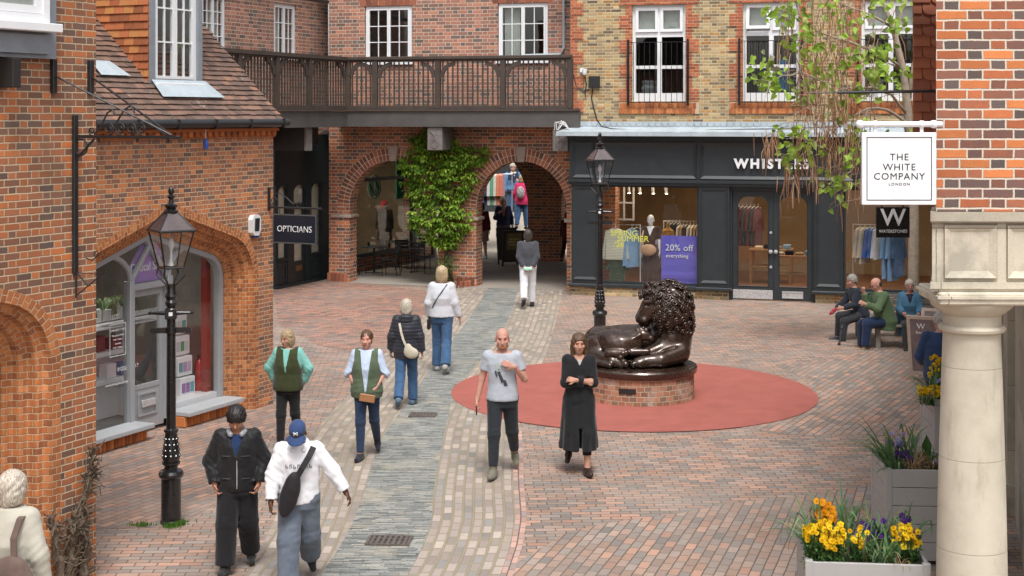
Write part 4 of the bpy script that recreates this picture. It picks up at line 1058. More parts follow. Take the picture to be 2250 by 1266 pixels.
for x in (F6.x(1602), F6.x(1793)): MB().bbox(x - .02, x + .02, -.05, -.02, 1.30, 1.45).build('entry_pad', M['white_plastic'], b6)
# interior of the clothes shop
M['shop_in'] = plain('warm_shop_wall', (.36, .25, .14), .85, var=.25, scale=.9)
room(MB(), .3, L6 - .3, .31, 6.0, .05, 3.3).build('interior', M['shop_in'], b6)
MB().box(.32, L6 - .32, .32, 5.98, .052, .08).build('shop_floor', plain('wood_floor', (.23, .105, .05), .5, var=.35, scale=2), b6)
# ================================================================ right building: brick over stone entablature and columns
b7 = empty('stone_column_building', mat=F7.mat, label='red brick building on cream stone columns at the right edge', cat='building')
zE0, zE1 = 3.133, 3.724
MB().slab([(0, 0), (3.2, 0), (3.2, .6), (.16, .6)], zE1, 5.9).build('wall', M['brick_right'], b7)
# entablature blocks with recessed panels
mb = MB(); ent = lambda x, y: [(x, y), (3.2, y), (3.2, .6), (x + .265 * (.6 - y), .6)]; mb.slab(ent(-.03, 0), zE0 + .07, zE1 - .085); mb.slab(ent(-.055, -.05), zE1 - .07, zE1 - .003); mb.slab(ent(-.045, -.03), zE1 - .084, zE1 - .071); mb.slab(ent(-.05, -.03), zE0 + .02, zE0 + .069); mb.slab(ent(-.04, -.015), zE0, zE0 + .019)
for (u0, u1) in ((2074, 2188), (2212, 2330)):
    x0, x1 = F7.x(u0), F7.x(u1); panel(mb, x0, x1, zE0 + .10, zE1 - .10, 0.0, .05, .03)
mb.box(F7.x(2190), F7.x(2210), -.012, 0, zE0 + .07, zE1 - .085)
M['old_stone'] = brick('weathered_limestone', [(0, (.42, .375, .29)), (.5, (.49, .44, .345)), (1, (.55, .50, .40))], (.28, .25, .20), period=3.2, pitch=.72, mw=.006, split=1.0, varin=.5, dirt=.35, stain=(2.6, .50, .6, (.27, .255, .205)), bumpd=.003)
mb.build('entablature', M['old_stone'], b7)
def column(name, x, y, par, top=zE0):
    "tuscan column, local coordinates of the building"
    pr = [(.0, 0), (.36, 0), (.36, .10), (.33, .12), (.345, .17), (.33, .215), (.285, .235), (.275, .26)]
    for k in range(13):
        t = k / 12; z = .27 + t * (top - .62); r = .268 - .056 * t ** 1.6
        pr.append((r, z))
        for jz in (1.2, 2.08): pass
    zt = top - .35
    pr += [(.215, zt + .01), (.245, zt + .03), (.25, zt + .05), (.235, zt + .07), (.215, zt + .075), (.215, zt + .15), (.235, zt + .16), (.30, zt + .215), (.312, zt + .25), (.0, zt + .251)]
    mb = MB(); mb.lathe(pr, (x, y, 0), 48); o = mb.build('column', M['col_stone'], par, auto=35)
    mb = MB(); mb.bbox(x - .325, x + .325, y - .325, y + .325, zt + .252, top - .003, .012); mb.box(x - .34, x + .34, y - .34, y + .34, zt + .30, top - .03) ; mb.build('abacus', M['old_stone'], o)
    return o
# stone with horizontal drum joints
m_, nt_, out_ = NT('column_stone'); g_ = G(nt_); P_o = g_.obj(); zz_ = g_.sep(P_o)[2]
jd = g_.m('ABSOLUTE', g_.m('SUBTRACT', g_.m('FRACT', g_.m('DIVIDE', g_.m('ADD', zz_, .20), .685)), .5)); jm = g_.mr(jd, .4945, .4985)
cb = g_.ramp(g_.noise(P_o, 1.8, 5, .65), [(.3, (.43, .39, .305)), (.5, (.53, .485, .385)), (.7, (.59, .545, .44))])
cb = g_.mix(g_.mr(g_.noise(g_.comb(g_.m('MULTIPLY', g_.sep(P_o)[0], 3), g_.m('MULTIPLY', g_.sep(P_o)[1], 3), g_.m('MULTIPLY', zz_, .7)), 2.2, 5, .7), .56, .72, 0, .5), cb, (.30, .27, .20))
cb = g_.mix(g_.m('MULTIPLY', jm, .75), cb, (.27, .235, .17)); hb = g_.m('SUBTRACT', g_.m('MULTIPLY', g_.noise(P_o, 90, 3, .6), .4), jm)
g_.bsdf(out_, cb, .88, 0, g_.bump(hb, .4, .006), .25); M['col_stone'] = m_
column('column', .33, .25, b7)
L7 = (.253, .967)   # direction of the colonnade away from the camera
def c7(t, off=0.0): return (.33 + L7[0] * t + L7[1] * off, .25 + L7[1] * t - L7[0] * off)
for t in (10.2, 20.0): x, y = c7(t); column('column', x, y, b7)
mb = MB(); mb.slab([c7(.6, -.1), c7(.6, .25), c7(22, .25), c7(22, -.1)], zE0 + .001, zE1 - .004); mb.build('side_entablature', M['old_stone'], b7)
mb = MB(); mb.slab([c7(.6, -.08), c7(.6, .2), c7(22, .2), c7(22, -.08)], zE1 + .001, 5.88); mb.build('side_wall', M['brick_right'], b7)
mb = MB(); mb.slab([c7(1.0, .52), c7(1.0, .9), c7(22, .9), c7(22, .52)], 0, zE0 - .002)
for t in (.85, 5.6, 10.2, 15): mb.slab([c7(t, .44), c7(t, .88), c7(t + .55, .88), c7(t + .55, .44)], .0, zE0 - .003); mb.slab([c7(t - .05, .40), c7(t - .05, .87), c7(t + .6, .87), c7(t + .6, .40)], 0, .35)
mb.build('inner_wall', M['old_stone'], b7)
mb = MB(); mb.slab([c7(.4, .25), c7(.4, .6), c7(22, .6), c7(22, .25)], zE0 + .05, zE0 + .1); mb.build('ceiling', M['stone'], b7)
MB().box(0, 3.5, 0, 3, 5.9, 6.0).build('roof', M['oak_dark'], b7)
# tile hung bay
bx0, by0 = 3.888 - 3.149 - .115, 14.5 - Y7
mb = MB(); rt = random.Random(11)
for r in range(22):
    z = 4.05 + r * .105; x = bx0 - .01
    k = 0
    while x < bx0 + 1.6:
        w_ = .165 if not (k == 0 and r % 2) else .085
        if k == 0: P = [(x, z), (x + w_ - .004, z), (x + w_ - .004, z + .15), (x, z + .15)]
        else: P = [(x + w_ / 2 - .002 - (w_ / 2 - .002) * cos(pi * j / 8), z + .045 - .06 * sin(pi * j / 8)) for j in range(9)] + [(x + w_ - .004, z + .15), (x, z + .15)]
        t = rt.uniform(0, .006); n = len(P)
        mb.add([(p[0], by0 - .008 - t - (.03 if p[1] < z + .1 else 0), p[1]) for p in P] + [(p[0], by0, p[1]) for p in P], [tuple(range(n))] + [(i, n + i, n + (i + 1) % n, (i + 1) % n) for i in range(n)], rt.random()); x += w_; k += 1
mb.add([(bx0, by0, 4.0), (bx0 + 1.6, by0, 4.0), (bx0 + 1.6, by0, 6.4), (bx0, by0, 6.4)], [(0, 1, 2, 3)], .3)
M['hung'] = rndmat('brown_hung_tiles', [(0, (.24, .09, .055)), (.5, (.34, .13, .075)), (1, (.46, .17, .09))], .8, .35, 20, .3)
mb.build('hung_tiles', M['hung'], b7)
mb = MB(); mb.slab([(bx0 + .002, by0 + .002), (bx0 + 1.6, by0 + .002), (bx0 + 2.6, by0 + 5), (bx0 + 1.2, by0 + 5)], 4.0, 6.4); mb.build('bay', M['hung'], b7)

# ================================================================ hanging signs
sE = empty('hanging_sign', (0, 11.0, 0), label='square white hanging shop sign with thin black border on a white pole', cat='sign')
SX0, SX1, SZ0, SZ1 = 2.56, 3.103, 3.783, 4.313
q = MB(); q.bbox(SX0, SX1, -.018, .018, SZ0, SZ1, .004); brd = q.build('board', M['white'], sE)
q = MB(); q.frame(SX0 + .033, SX1 - .033, SZ0 + .033, SZ1 - .033, .0055, -.0205, -.0182); q.build('border', M['iron'], brd)
sx_ = (SX0 + SX1) / 2
for t, v, sz in (('THE', 352, .088), ('WHITE', 374, .088), ('COMPANY', 394.5, .088), ('LONDON', 407.5, .036)):
    lettering(t, sz * .80, sx_, -.0195, EYE - (v - V0) / 300, M['iron'], brd, spacing=1.12 if sz > .05 else 1.35, sx=1.02, ext=.001)
q = MB(); q.tube([(SX0 - .01, 0, 4.373), (3.15, 0, 4.373)], .021, 12); 
for x in (SX0 - .01, 3.09): q.lathe([(0, -.03), (.02, -.027), (.032, -.01), (.032, .01), (.02, .027), (0, .03)], (x, 0, 4.373), 14)
q.build('pole', M['white'], sE, auto=40)
q = MB()
for x in (2.66, 3.0): q.box(x - .012, x + .012, -.006, .006, SZ1 - .002, 4.36); q.tube([(x - .014, 0, 4.373), (x + .014, 0, 4.373)], .027, 12)
q.build('hanger', M['white'], sE)
sW = empty('hanging_sign', (0, 19.0, 0), label='square black hanging shop sign with a large white letter W below the white sign', cat='sign')
q = MB(); q.bbox(4.606, 5.026, -.02, .02, 2.884, 3.27, .004); bw = q.build('board', plain('sign_black', (.008, .008, .008), .3, var=.05, bump=0), sW)
lettering('W', .30, 4.816, -.022, 3.04, M['white'], bw, bold=.004, sx=1.0)
lettering('WATERSTONES', .058, 4.816, -.022, 2.945, M['white'], bw, sx=.88)
q = MB(); q.tube([(4.58, 0, 3.32), (5.75, 0, 3.32)], .015, 8)
for x in (4.68, 4.95): q.box(x - .008, x + .008, -.005, .005, 3.268, 3.32)
q.build('bracket', M['iron'], sW)
# opticians sign, square to the low brick building
PO = F2.w(3.86, 0, 0); FO = Facade((PO.x, PO.y), (PO.x - F2.n.x, PO.y - F2.n.y))
sO = empty('hanging_sign', mat=FO.mat, label='dark blue hanging sign with white lettering reading OPTICIANS on an iron bracket', cat='sign')
x0, x1 = FO.x(600), FO.x(697); z1, z0 = FO.px(650, 471)[1], FO.px(650, 536)[1]
q = MB(); q.bbox(x0, x1, -.015, .015, z0, z1, .004); bo = q.build('board', plain('sign_navy', (.012, .016, .026), .35, var=.1, bump=.02), sO)
q = MB(); q.frame(x0 + .004, x1 - .004, z0 + .004, z1 - .004, .016, -.019, -.0155); q.build('border', plain('sign_border', (.10, .10, .095), .5), bo)
lettering('OPTICIANS', .135, (x0 + x1) / 2, -.018, (z0 + z1) / 2 - .045, M['white'], bo, sx=.92, bold=-.0012)
q = MB(); za_ = FO.px(650, 457)[1]; q.box(0, .03, -.02, .02, za_ - .05, za_ + .30); q.tube([(.02, 0, za_), (x1 + .08, 0, za_)], .015, 8)
def scroll(q, c, r0, r1, a0, a1, axis='x', rad=.008, n=18):
    P = []
    for k in range(n + 1):
        t = k / n; a = a0 + (a1 - a0) * t; r = r0 + (r1 - r0) * t; P.append((c[0] + r * cos(a), c[1], c[2] + r * sin(a)))
    q.tube(P, rad, 6)
scroll(q, (.10, 0, za_ + .09), .09, .02, -pi / 2, pi * 1.6); scroll(q, (x1 - .32, 0, za_ + .05), .05, .015, -pi / 2, -pi * 2.4)
q.tube([(.1, 0, za_ + .2), (.2, 0, za_ + .22), (.32, 0, za_ + .16), (.46, 0, za_ + .05)], .008, 6)
for x in (x0 + .12, x1 - .12): q.tube([(x, 0, za_), (x, 0, z1)], .006, 6)
q.build('bracket', M['iron'], sO)

# wrought iron bracket on the near left wall
PB = F1.w(6.69, 0, 0); FB = Facade((PB.x, PB.y), (PB.x - F2.n.x, PB.y - F2.n.y))
ib = empty('iron_bracket', mat=FB.mat, label='empty wrought iron sign bracket with scrolls on the left brick wall', cat='bracket')
za_ = 4.236; LA = 1.19
q = MB(); q.bbox(0.002, .035, -.03, .03, 2.95, 4.44); q.build('wall_bar', M['iron'], ib)
q = MB(); q.box(.035, LA, -.012, .012, za_ - .014, za_ + .014); q.tube([(LA, 0, za_), (LA + .05, 0, za_)], .014, 8); q.build('arm', M['iron'], ib)
q = MB(); q.tube([(.03, 0, 4.02), (.25, 0, za_ - .02)], .012, 6); scroll(q, (.09, 0, za_ - .10), .075, .075, 0, 2 * pi, rad=.008)
for x, s in ((.42, 1), (.56, -1), (.68, 1), (.80, -1)): scroll(q, (x, 0, za_ + .075), .062, .012, -pi / 2, -pi / 2 + s * 3.4 * pi, rad=.0085, n=26)
scroll(q, (.22, 0, za_ + .05), .04, .01, -pi / 2, -pi * 3.2, rad=.008); q.tube([(.25, 0, za_ + .02), (.33, 0, za_ + .10), (.40, 0, za_ + .22), (.46, 0, za_ + .25), (.50, 0, za_ + .2)], .009, 6)
q.tube([(.5, 0, za_ + .12), (.6, 0, za_ + .25), (.68, 0, za_ + .29), (.72, 0, za_ + .22)], .009, 6); q.tube([(.78, 0, za_ + .12), (.9, 0, za_ + .13), (1.0, 0, za_ + .06), (1.08, 0, za_ + .015)], .009, 6)
for x in (.3, .75, 1.1): q.box(x - .01, x + .01, -.008, .008, za_ - .05, za_ - .014)
q.build('scrolls', M['iron'], ib)
iv = FB.mat.inverted()
q = MB(); e_ = Vector((LA - .05, 0, za_ + .02))
for x in (6.40, 6.90):
    p = iv @ F1.w(x, -.03, 4.80); q.tube([p, e_], .009, 6)
q.build('stay_rod', M['iron'], ib)
for x in (6.40, 6.90):
    q = MB(); p0 = iv @ F1.w(x, -.02, 4.80); q.bbox(p0.x - .02, p0.x + .025, p0.y - .028, p0.y + .028, p0.z - .16, p0.z + .16); q.build('wall_plate', M['iron'], ib)
q = MB(); q.tube([(.03, 0, 2.97), (.03, 0, 2.72)], .01, 6); q.tube([(.03, 0, 2.74), (.3, 0, 2.93), (.38, 0, 2.98)], .006, 6); q.tube([(.03, 0, 2.96), (.36, 0, 2.955)], .004, 5); q.tube([(.05, 0, 2.95), (.17, 0, 2.84), (.2, 0, 2.85)], .008, 6)
scroll(q, (.27, 0, 3.14), .03, .02, 0, 1.5 * pi, rad=.006); q.tube([(.30, 0, 3.14), (.22, 0, 3.08), (.15, 0, 3.10)], .006, 6); q.build('lower_hook', M['iron'], ib)

# ================================================================ small things on the facades
xa_, z_ = F2.px(554, 494)
al = empty('alarm_box', mat=F2.mat @ Matrix.Translation((xa_, 0, z_)), label='white burglar alarm box with black louvre beside the opticians arch', cat='alarm')
P8 = [(-.10, -.11), (-.04, -.16), (.06, -.16), (.11, -.08), (.11, .1), (.06, .15), (-.06, .15), (-.11, .08)]
MB().prism(P8, -.085, -.002).build('case', M['white_plastic'], al)
MB().prism([(-.055, -.09), (.06, -.09), (.07, .1), (-.045, .1)], -.092, -.086).build('louvre', M['black_plastic'], al); MB().box(-.045, .055, -.08, -.01, -.19, -.161).build('strobe', plain('blue_lens', (.0, .03, .16), .3), al)
xo_, zo_ = F2.px(437, 316)
oc = empty('bird_scarer', mat=F2.mat @ Matrix.Translation((xo_, -.12, zo_)), label='small blue pendant hanging on a cord under the gutter', cat='ornament')
q = MB(); q.lathe([(0, -.08), (.035, -.07), (.04, 0), (.03, .05), (.012, .07), (0, .08)], n=10); q.build('pendant', plain('blue_plastic', (.03, .07, .30), .4), oc)
MB().tube([(0, 0, .08), (0, 0, .2)], .005, 5).build('cord', M['white_plastic'], oc)
q = MB(); q.tube([(xo_, -.02, 4.155), (xo_ + .2, -.02, 4.11), (xo_ + .5, -.02, 4.10), (xo_ + .8, -.02, 4.13), (xo_ + 1.1, -.02, 4.165)], .007, 5); co_ = q.build('cable', M['white_plastic']); co_.matrix_world = F2.mat; tag(co_, 'thin pale cable looped along the brick under the gutter', 'cable')
cc = empty('security_camera', mat=F6.mat @ Matrix.Translation((F6.px(1285, 157)[0], 0, F6.px(1285, 157)[1])), label='white dome security camera on the yellow brick wall', cat='camera')
MB().bbox(-.10, 0.0, -.12, -.03, -.03, .07).build('mount', M['white_plastic'], cc); q = MB(); q.lathe([(0, -.10), (.045, -.085), (.06, -.04), (.06, .05), (0, .06)], (.02, -.12, 0), 16); q.build('dome', M['white_plastic'], cc, auto=40)
x, z = F6.px(1307, 180); jb = MB(); jb.bbox(x - .135, x + .135, -.11, -.002, z - .14, z + .14, .012); o = jb.build('junction_box', M['black_plastic']); o.matrix_world = F6.mat; tag(o, 'black square junction box on the yellow brick wall', 'junction box')
q = MB(); px_ = lambda u, v: (F6.px(u, v)[0], -.02, F6.px(u, v)[1])
q.tube([px_(1303, 195), px_(1300, 215), px_(1306, 240), px_(1312, 262), px_(1322, 278)], .014, 6); q.tube([px_(1285, 168), px_(1289, 185), px_(1286, 205), px_(1287, 212)], .012, 6); q.tube([px_(1261, 165), px_(1266, 188), px_(1280, 201), px_(1296, 197)], .012, 6)
f_ = lambda u, v: (F6.px(u, v, -.2)[0], -.2, F6.px(u, v, -.2)[1])
q.tube([px_(1322, 278), f_(1345, 283), f_(1400, 286), f_(1450, 291), f_(1500, 288), f_(1560, 285), f_(1700, 283), f_(1850, 279)], .012, 6)
o = q.build('cable', M['black_plastic']); o.matrix_world = F6.mat; tag(o, 'black cables drooping from the junction box along the lead flashing', 'cable')
q = MB(); rr_ = random.Random(2); p0 = Vector((.1, -.75, 4.25))
for k in range(5):
    P = [Vector((-.3 + rr_.uniform(-.05, .05), -.3, 4.05)), Vector((-.22 + rr_.uniform(-.12, .1), -.3, 4.2 + rr_.uniform(0, .1))), Vector((-.1 + rr_.uniform(-.1, .1), -.3, 4.12 + rr_.uniform(0, .2))), Vector((.02, -.3, 4.06))]; q.tube(P, .009, 5)
o = q.build('wire_bundle', M['white_plastic']); o.matrix_world = F6.mat; tag(o, 'tangle of white wires on the corner of the lead flashing', 'wire')
wb = MB(); wb.tube([(2.60, 12.0, 4.62), (3.02, 12.0, 4.625), (3.6, 12.0, 4.635)], .012, 8); wb.tube([(2.35, 12.0, 4.615), (2.62, 12, 4.62)], .005, 5); o = wb.build('iron_rod', M['iron']); tag(o, 'thin dark iron rod reaching out from the brick above the white sign', 'rod')

# ================================================================ street lamps
def make_lamp():
    r = empty('street_lamp', (0, 0, 0))
    q = MB(); q.lathe([(0, 0), (.118, 0), (.118, .03), (.108, .04), (.106, .49), (.118, .50), (.132, .515), (.136, .545), (.12, .575), (.095, .585), (.072, .60), (.072, .63), (.095, .645), (.098, .67)], n=28); q.build('base', M['post'], r, auto=35)
    q = MB(); q.lathe([(.0, .669), (.082, .67), (.098, .72), (.092, .80), (.075, .90), (.066, .97), (.068, .99), (.078, 1.0), (.078, 1.02), (.055, 1.035)], n=24)
    rr = random.Random(1)
    for k in range(10):
        a = 2 * pi * k / 10
        for z in (.74, .80, .86, .92): rad = .094 - (z - .72) * .14; q.lathe([(0, -.022), (.013, -.01), (.015, .004), (0, .022)], (rad * cos(a + z * 9), rad * sin(a + z * 9), z), 6)
    q.build('vase', M['post'], r, auto=40)
    q = MB(); q.lathe([(0, 1.03), (.052, 1.035), (.047, 2.2), (.047, 2.36), (.06, 2.365), (.066, 2.40), (.05, 2.43), (.062, 2.45), (.07, 2.47), (.05, 2.52), (.05, 2.60), (0, 2.6)], n=20); q.build('shaft', M['post'], r, auto=35)
    q = MB()
    q.bbox(-.062, .062, -.062, .062, 2.22, 2.34, .01)
    for s in (-1, 1): q.tube([(s * .06, 0, 2.285), (s * .22, 0, 2.285)], [.026, .014], 10); q.lathe([(0, -.022), (.02, -.012), (.022, 0), (.02, .012), (0, .022)], (s * .222, 0, 2.285), 10)
    q.box(-.22, .22, -.022, .022, 2.09, 2.125); q.box(-.22, .22, -.026, .026, 2.07, 2.089); q.lathe([(.05, 2.06), (.06, 2.065), (.06, 2.13), (.05, 2.135)], n=16)
    q.build('ladder_bar', M['post'], r, auto=40)
    MB().box(-.02, .02, -.066, -.063, 2.26, 2.30).build('number_plate', M['white'], r)
    q = MB(); ang = radians(24)
    cor = lambda s, z: [(s * sqrt(2) * cos(ang + pi / 4 + k * pi / 2), s * sqrt(2) * sin(ang + pi / 4 + k * pi / 2), z) for k in range(4)]
    lo, hi, t1, t2 = cor(.105, 2.78), cor(.19, 3.18), cor(.20, 3.185), cor(.055, 3.38)
    for k in range(4):
        q.tube([(0.045 * cos(ang + pi / 4 + k * pi / 2), .045 * sin(ang + pi / 4 + k * pi / 2), 2.58), tuple(Vector(lo[k]) * 1.15 + Vector((0, 0, -.38)) * 0 - Vector((0, 0, 2.78 * .15)) - Vector((0, 0, .08))), lo[k]], .011, 6)
        q.tube([lo[k], hi[k]], .009, 6); q.tube([lo[k], lo[(k + 1) % 4]], .012, 6); q.tube([hi[k], hi[(k + 1) % 4]], .013, 6)
    q.build('lantern_frame', M['post'], r)
    q = MB()
    for k in range(4): q.quad(lo[k], lo[(k + 1) % 4], hi[(k + 1) % 4], hi[k])
    q.build('lantern_glass', M['glass_clear'], r)
    q = MB(); q.rings([t1, t2], False, False)
    q.build('lantern_roof', M['roofglass'], r)
    q = MB()
    for k in range(4): q.tube([t1[k], t2[k]], .009, 6); q.tube([t1[k], t1[(k + 1) % 4]], .014, 6)
    q.lathe([(0, 3.36), (.075, 3.37), (.085, 3.395), (.05, 3.42), (.07, 3.44), (.075, 3.46), (.03, 3.48), (.022, 3.52), (.04, 3.54), (.042, 3.555), (.02, 3.57), (.034, 3.60), (.03, 3.63), (.012, 3.66), (0, 3.665)], n=16); q.build('finial', M['post'], r, auto=40)
    q = MB(); q.lathe([(0, 2.79), (.03, 2.8), (.014, 2.85), (.012, 2.97), (.03, 3.0), (.035, 3.05), (.02, 3.1), (0, 3.11)], n=12); q.build('bulb', M['white_plastic'], r, auto=50)
    return r
M['roofglass'] = plain('lantern_roof_glass', (.10, .075, .075), .15, var=.3, bump=0, coat=.5)
lp = make_lamp(); p = at(376, 1150); lp.location = (p.x, p.y, 0); lp.rotation_euler.z = radians(8)
tag(lp, "black victorian street lamp in front of the opticians arched window", 'street lamp', 'victorian street lamps')
l2 = copy_tree(lp); p = atY(1318, 756, 29.0); l2.location = (p.x, 29.0, 0); l2.scale = (1.08, 1.08, 1.118); l2.rotation_euler.z = radians(-6)
tag(l2, 'black victorian street lamp behind the lion statue, before the black shopfront', 'street lamp', 'victorian street lamps')
# grass tuft round the lamp foot
q = MB(); rg = random.Random(6)
for k in range(420):
    a = rg.uniform(0, 2 * pi); rad = .12 + abs(rg.gauss(0, .05)); x, y = rad * cos(a), rad * sin(a)
    if k > 330: x, y = -.28 + rg.gauss(0, .06), -.12 + rg.gauss(0, .03)
    elif y > .03 or x < -.05: x, y = abs(x) * .8, -abs(y) - .02
    h = rg.uniform(.02, .06); dx, dy = rg.uniform(-.02, .02), rg.uniform(-.02, .02); w_ = .006
    q.add([(x - w_, y, .004), (x + w_, y, .004), (x + dx, y + dy, h)], [(0, 1, 2)], rg.random())
o = q.build('grass', rndmat('grass_blades', [(0, (.035, .10, .012)), (1, (.12, .24, .03))], .7, 0, trans=True)); o.location = (lp.location.x, lp.location.y, .004); tag(o, 'small green grass tuft round the foot of the near lamp', 'grass', kind='stuff')

# drain covers
def drain(u, v, w_, d_, label):
    p = at(u, v); e = empty('drain_cover', (p.x, p.y, .012), radians(-4), label, 'drain cover', 'iron drain covers')
    q = MB(); q.frame(-w_ / 2, w_ / 2, -d_ / 2, d_ / 2, .03, 0, .014); q.v = [(a, c, b) for a, b, c in q.v]; q.f = [f[::-1] for f in q.f]
    n = 8
    for k in range(1, n): x = -w_ / 2 + w_ * k / n; q.box(x - .016, x + .016, -d_ / 2 + .03, d_ / 2 - .03, 0, .012)
    for y in (-.06, .06): q.box(-w_ / 2 + .03, w_ / 2 - .03, y - .012, y + .012, 0, .010)
    q.build('grating', plain('rusty_iron', (.12, .095, .08), .6, var=.4, scale=20), e); MB().box(-w_ / 2 + .005, w_ / 2 - .005, -d_ / 2 + .005, d_ / 2 - .005, -.003, .002).build('gully', M['iron'], e)
drain(929, 914, .40, .30, 'smaller looking iron drain cover in the slate channel beside the red circle'); drain(855, 1191, .46, .34, 'near iron drain cover in the slate channel with weeds at its edge')

# ================================================================ planters and flowers
M['planter'] = plain('grey_painted_boards', (.35, .342, .33), .5, var=.06, scale=2, bump=.08)
M['soil'] = plain('soil', (.05, .035, .025), .95, var=.4, scale=20, bump=.6)
def planter(x, y, w_, d_, h, rz, label):
    e = empty('planter', (x, y, 0), rz, label, 'planter', 'grey board planters by the columns')
    q = MB(); n = 5
    for k in range(n):
        z0, z1 = .05 + (h - .05) * k / n, .05 + (h - .05) * (k + 1) / n - .006
        q.bbox(.045, w_ - .045, 0, .03, z0, z1, .004); q.bbox(.045, w_ - .045, d_ - .03, d_, z0, z1, .004); q.bbox(0, .03, .045, d_ - .045, z0, z1, .004); q.bbox(w_ - .03, w_, .045, d_ - .045, z0, z1, .004)
    q.build('boards', M['planter'], e)
    for (a, b) in ((0, 0), (w_ - .05, 0), (0, d_ - .05), (w_ - .05, d_ - .05)): MB().bbox(a - .006, a + .056, b - .006, b + .056, 0, h + .004, .004).build('corner_post', M['planter'], e)
    MB().box(.035, w_ - .035, .035, d_ - .035, h - .22, h - .045).build('soil', M['soil'], e)
    return e
PL1 = planter(2.30, 11.75, .95, .80, .95, radians(-6), 'near grey board planter full of yellow pansies and arching leaves')
PL2 = planter(3.69, 14.8, 1.0, .85, .95, radians(-4), 'middle grey board planter with straggling leaves and pale blue pansies')
PL3 = planter(5.18, 18.4, .6, .85, .95, radians(-4), 'far grey board planter behind the stone column with yellow and purple pansies')
M['leaf'] = rndmat('green_leaf', [(0, (.022, .065, .014)), (.5, (.055, .13, .028)), (1, (.11, .21, .05))], .55, .1, 30, .2, .4, trans=True)
M['strap'] = rndmat('strap_leaf', [(0, (.07, .16, .06)), (.5, (.14, .27, .10)), (.85, (.26, .37, .19)), (.9, (.30, .22, .09)), (1, (.40, .27, .13))], .5, .1, 40, .2, .4, trans=True)
M['petal_y'] = rndmat('yellow_petal', [(0, (.62, .34, .0)), (.5, (.80, .52, .005)), (1, (.85, .62, .02))], .6, 0, 60, .2, .2, trans=True)
M['petal_o'] = rndmat('orange_petal', [(0, (.62, .22, .0)), (1, (.80, .36, .01))], .6, 0, 60, .2, .2, trans=True)
M['petal_p'] = rndmat('purple_petal', [(0, (.035, .008, .10)), (1, (.12, .03, .30))], .6, 0, 60, .2, .2, trans=True)
M['petal_b'] = rndmat('blue_petal', [(0, (.22, .20, .46)), (1, (.50, .48, .68))], .6, 0, 60, .2, .2, trans=True)
M['dry'] = rndmat('dry_leaf', [(0, (.28, .17, .08)), (1, (.55, .40, .22))], .8, .1, 30, .3, .2, trans=True)
def leafcard(q, p, d, w_, l, droop=.3, rnd=None, up=Vector((0, 0, 1))):
    "small folded leaf: p base, d direction"
    d = d.normalized(); s = d.cross(up); s = s.normalized() if s.length > 1e-4 else Vector((1, 0, 0)); nrm = s.cross(d)
    m1 = p + d * l * .45 - nrm * 0; m2 = p + d * l - Vector((0, 0, droop * l))
    q.add([tuple(p), tuple(m1 + s * w_ * .5 + nrm * w_ * .12), tuple(m2), tuple(m1 - s * w_ * .5 + nrm * w_ * .12), tuple(m1)], [(0, 4, 1), (4, 2, 1), (0, 3, 4), (4, 3, 2)], rnd)
def pansy(base, n, spread, mat, label, rg, h=.12, fl=.034):
    n = int(n * 2.6); spread *= 1.15; fl *= .62; h *= 1.1
    e = empty('pansy_plant', base, 0, label, 'flower', 'pansies in the planters'); lf = MB(); fw = MB(); ctr = MB()
    for k in range(n * 6):
        a = rg.uniform(0, 2 * pi); r = spread * sqrt(rg.random()); p = Vector((r * cos(a), r * sin(a) * .8, rg.uniform(-.03, h * .7)))
        leafcard(lf, p, Vector((rg.gauss(0, 1), rg.gauss(0, 1), rg.uniform(-.2, .7))), .022, rg.uniform(.035, .06), .3, rg.random())
    for k in range(n):
        a = rg.uniform(0, 2 * pi); r = spread * sqrt(rg.random()); c = Vector((r * cos(a), r * sin(a) * .8, h * rg.uniform(.55, 1.25)))
        nv = Vector((rg.gauss(-.1, .5), -1 + rg.gauss(0, .3), rg.uniform(.1, .9))).normalized(); s = nv.cross(Vector((0, 0, 1))).normalized(); t = s.cross(nv); rn = rg.random(); f0 = fl * rg.uniform(.8, 1.15)
        for j in range(5):
            b = pi / 2 + j * 2 * pi / 5 + rg.uniform(-.1, .1); o = c + (s * cos(b) + t * sin(b)) * f0 * .62 + nv * .002 * (j % 2)
            P = [o + (s * cos(b + i * pi / 3) * .62 + t * sin(b + i * pi / 3) * .62) * f0 + nv * (.004 if i % 3 else .010) for i in range(6)]
            fw.add([tuple(x) for x in P], [tuple(range(6))], min(1, max(0, rn + rg.uniform(-.2, .2))))
        cc_ = c + nv * .012; ctr.add([tuple(cc_ + (s * cos(i * 2.1) + t * sin(i * 2.1)) * .007) for i in range(3)], [(0, 1, 2)])
        lf.tube([(c.x * .9, c.y * .9, -.02), tuple(c - nv * .005)], .0025, 4, False, .4)
    lf.build('leaves', M['leaf'], e); fw.build('flowers', M[mat], e); ctr.build('flower_eyes', plain('flower_eye', (.10, .03, .005), .8), e)
    return e
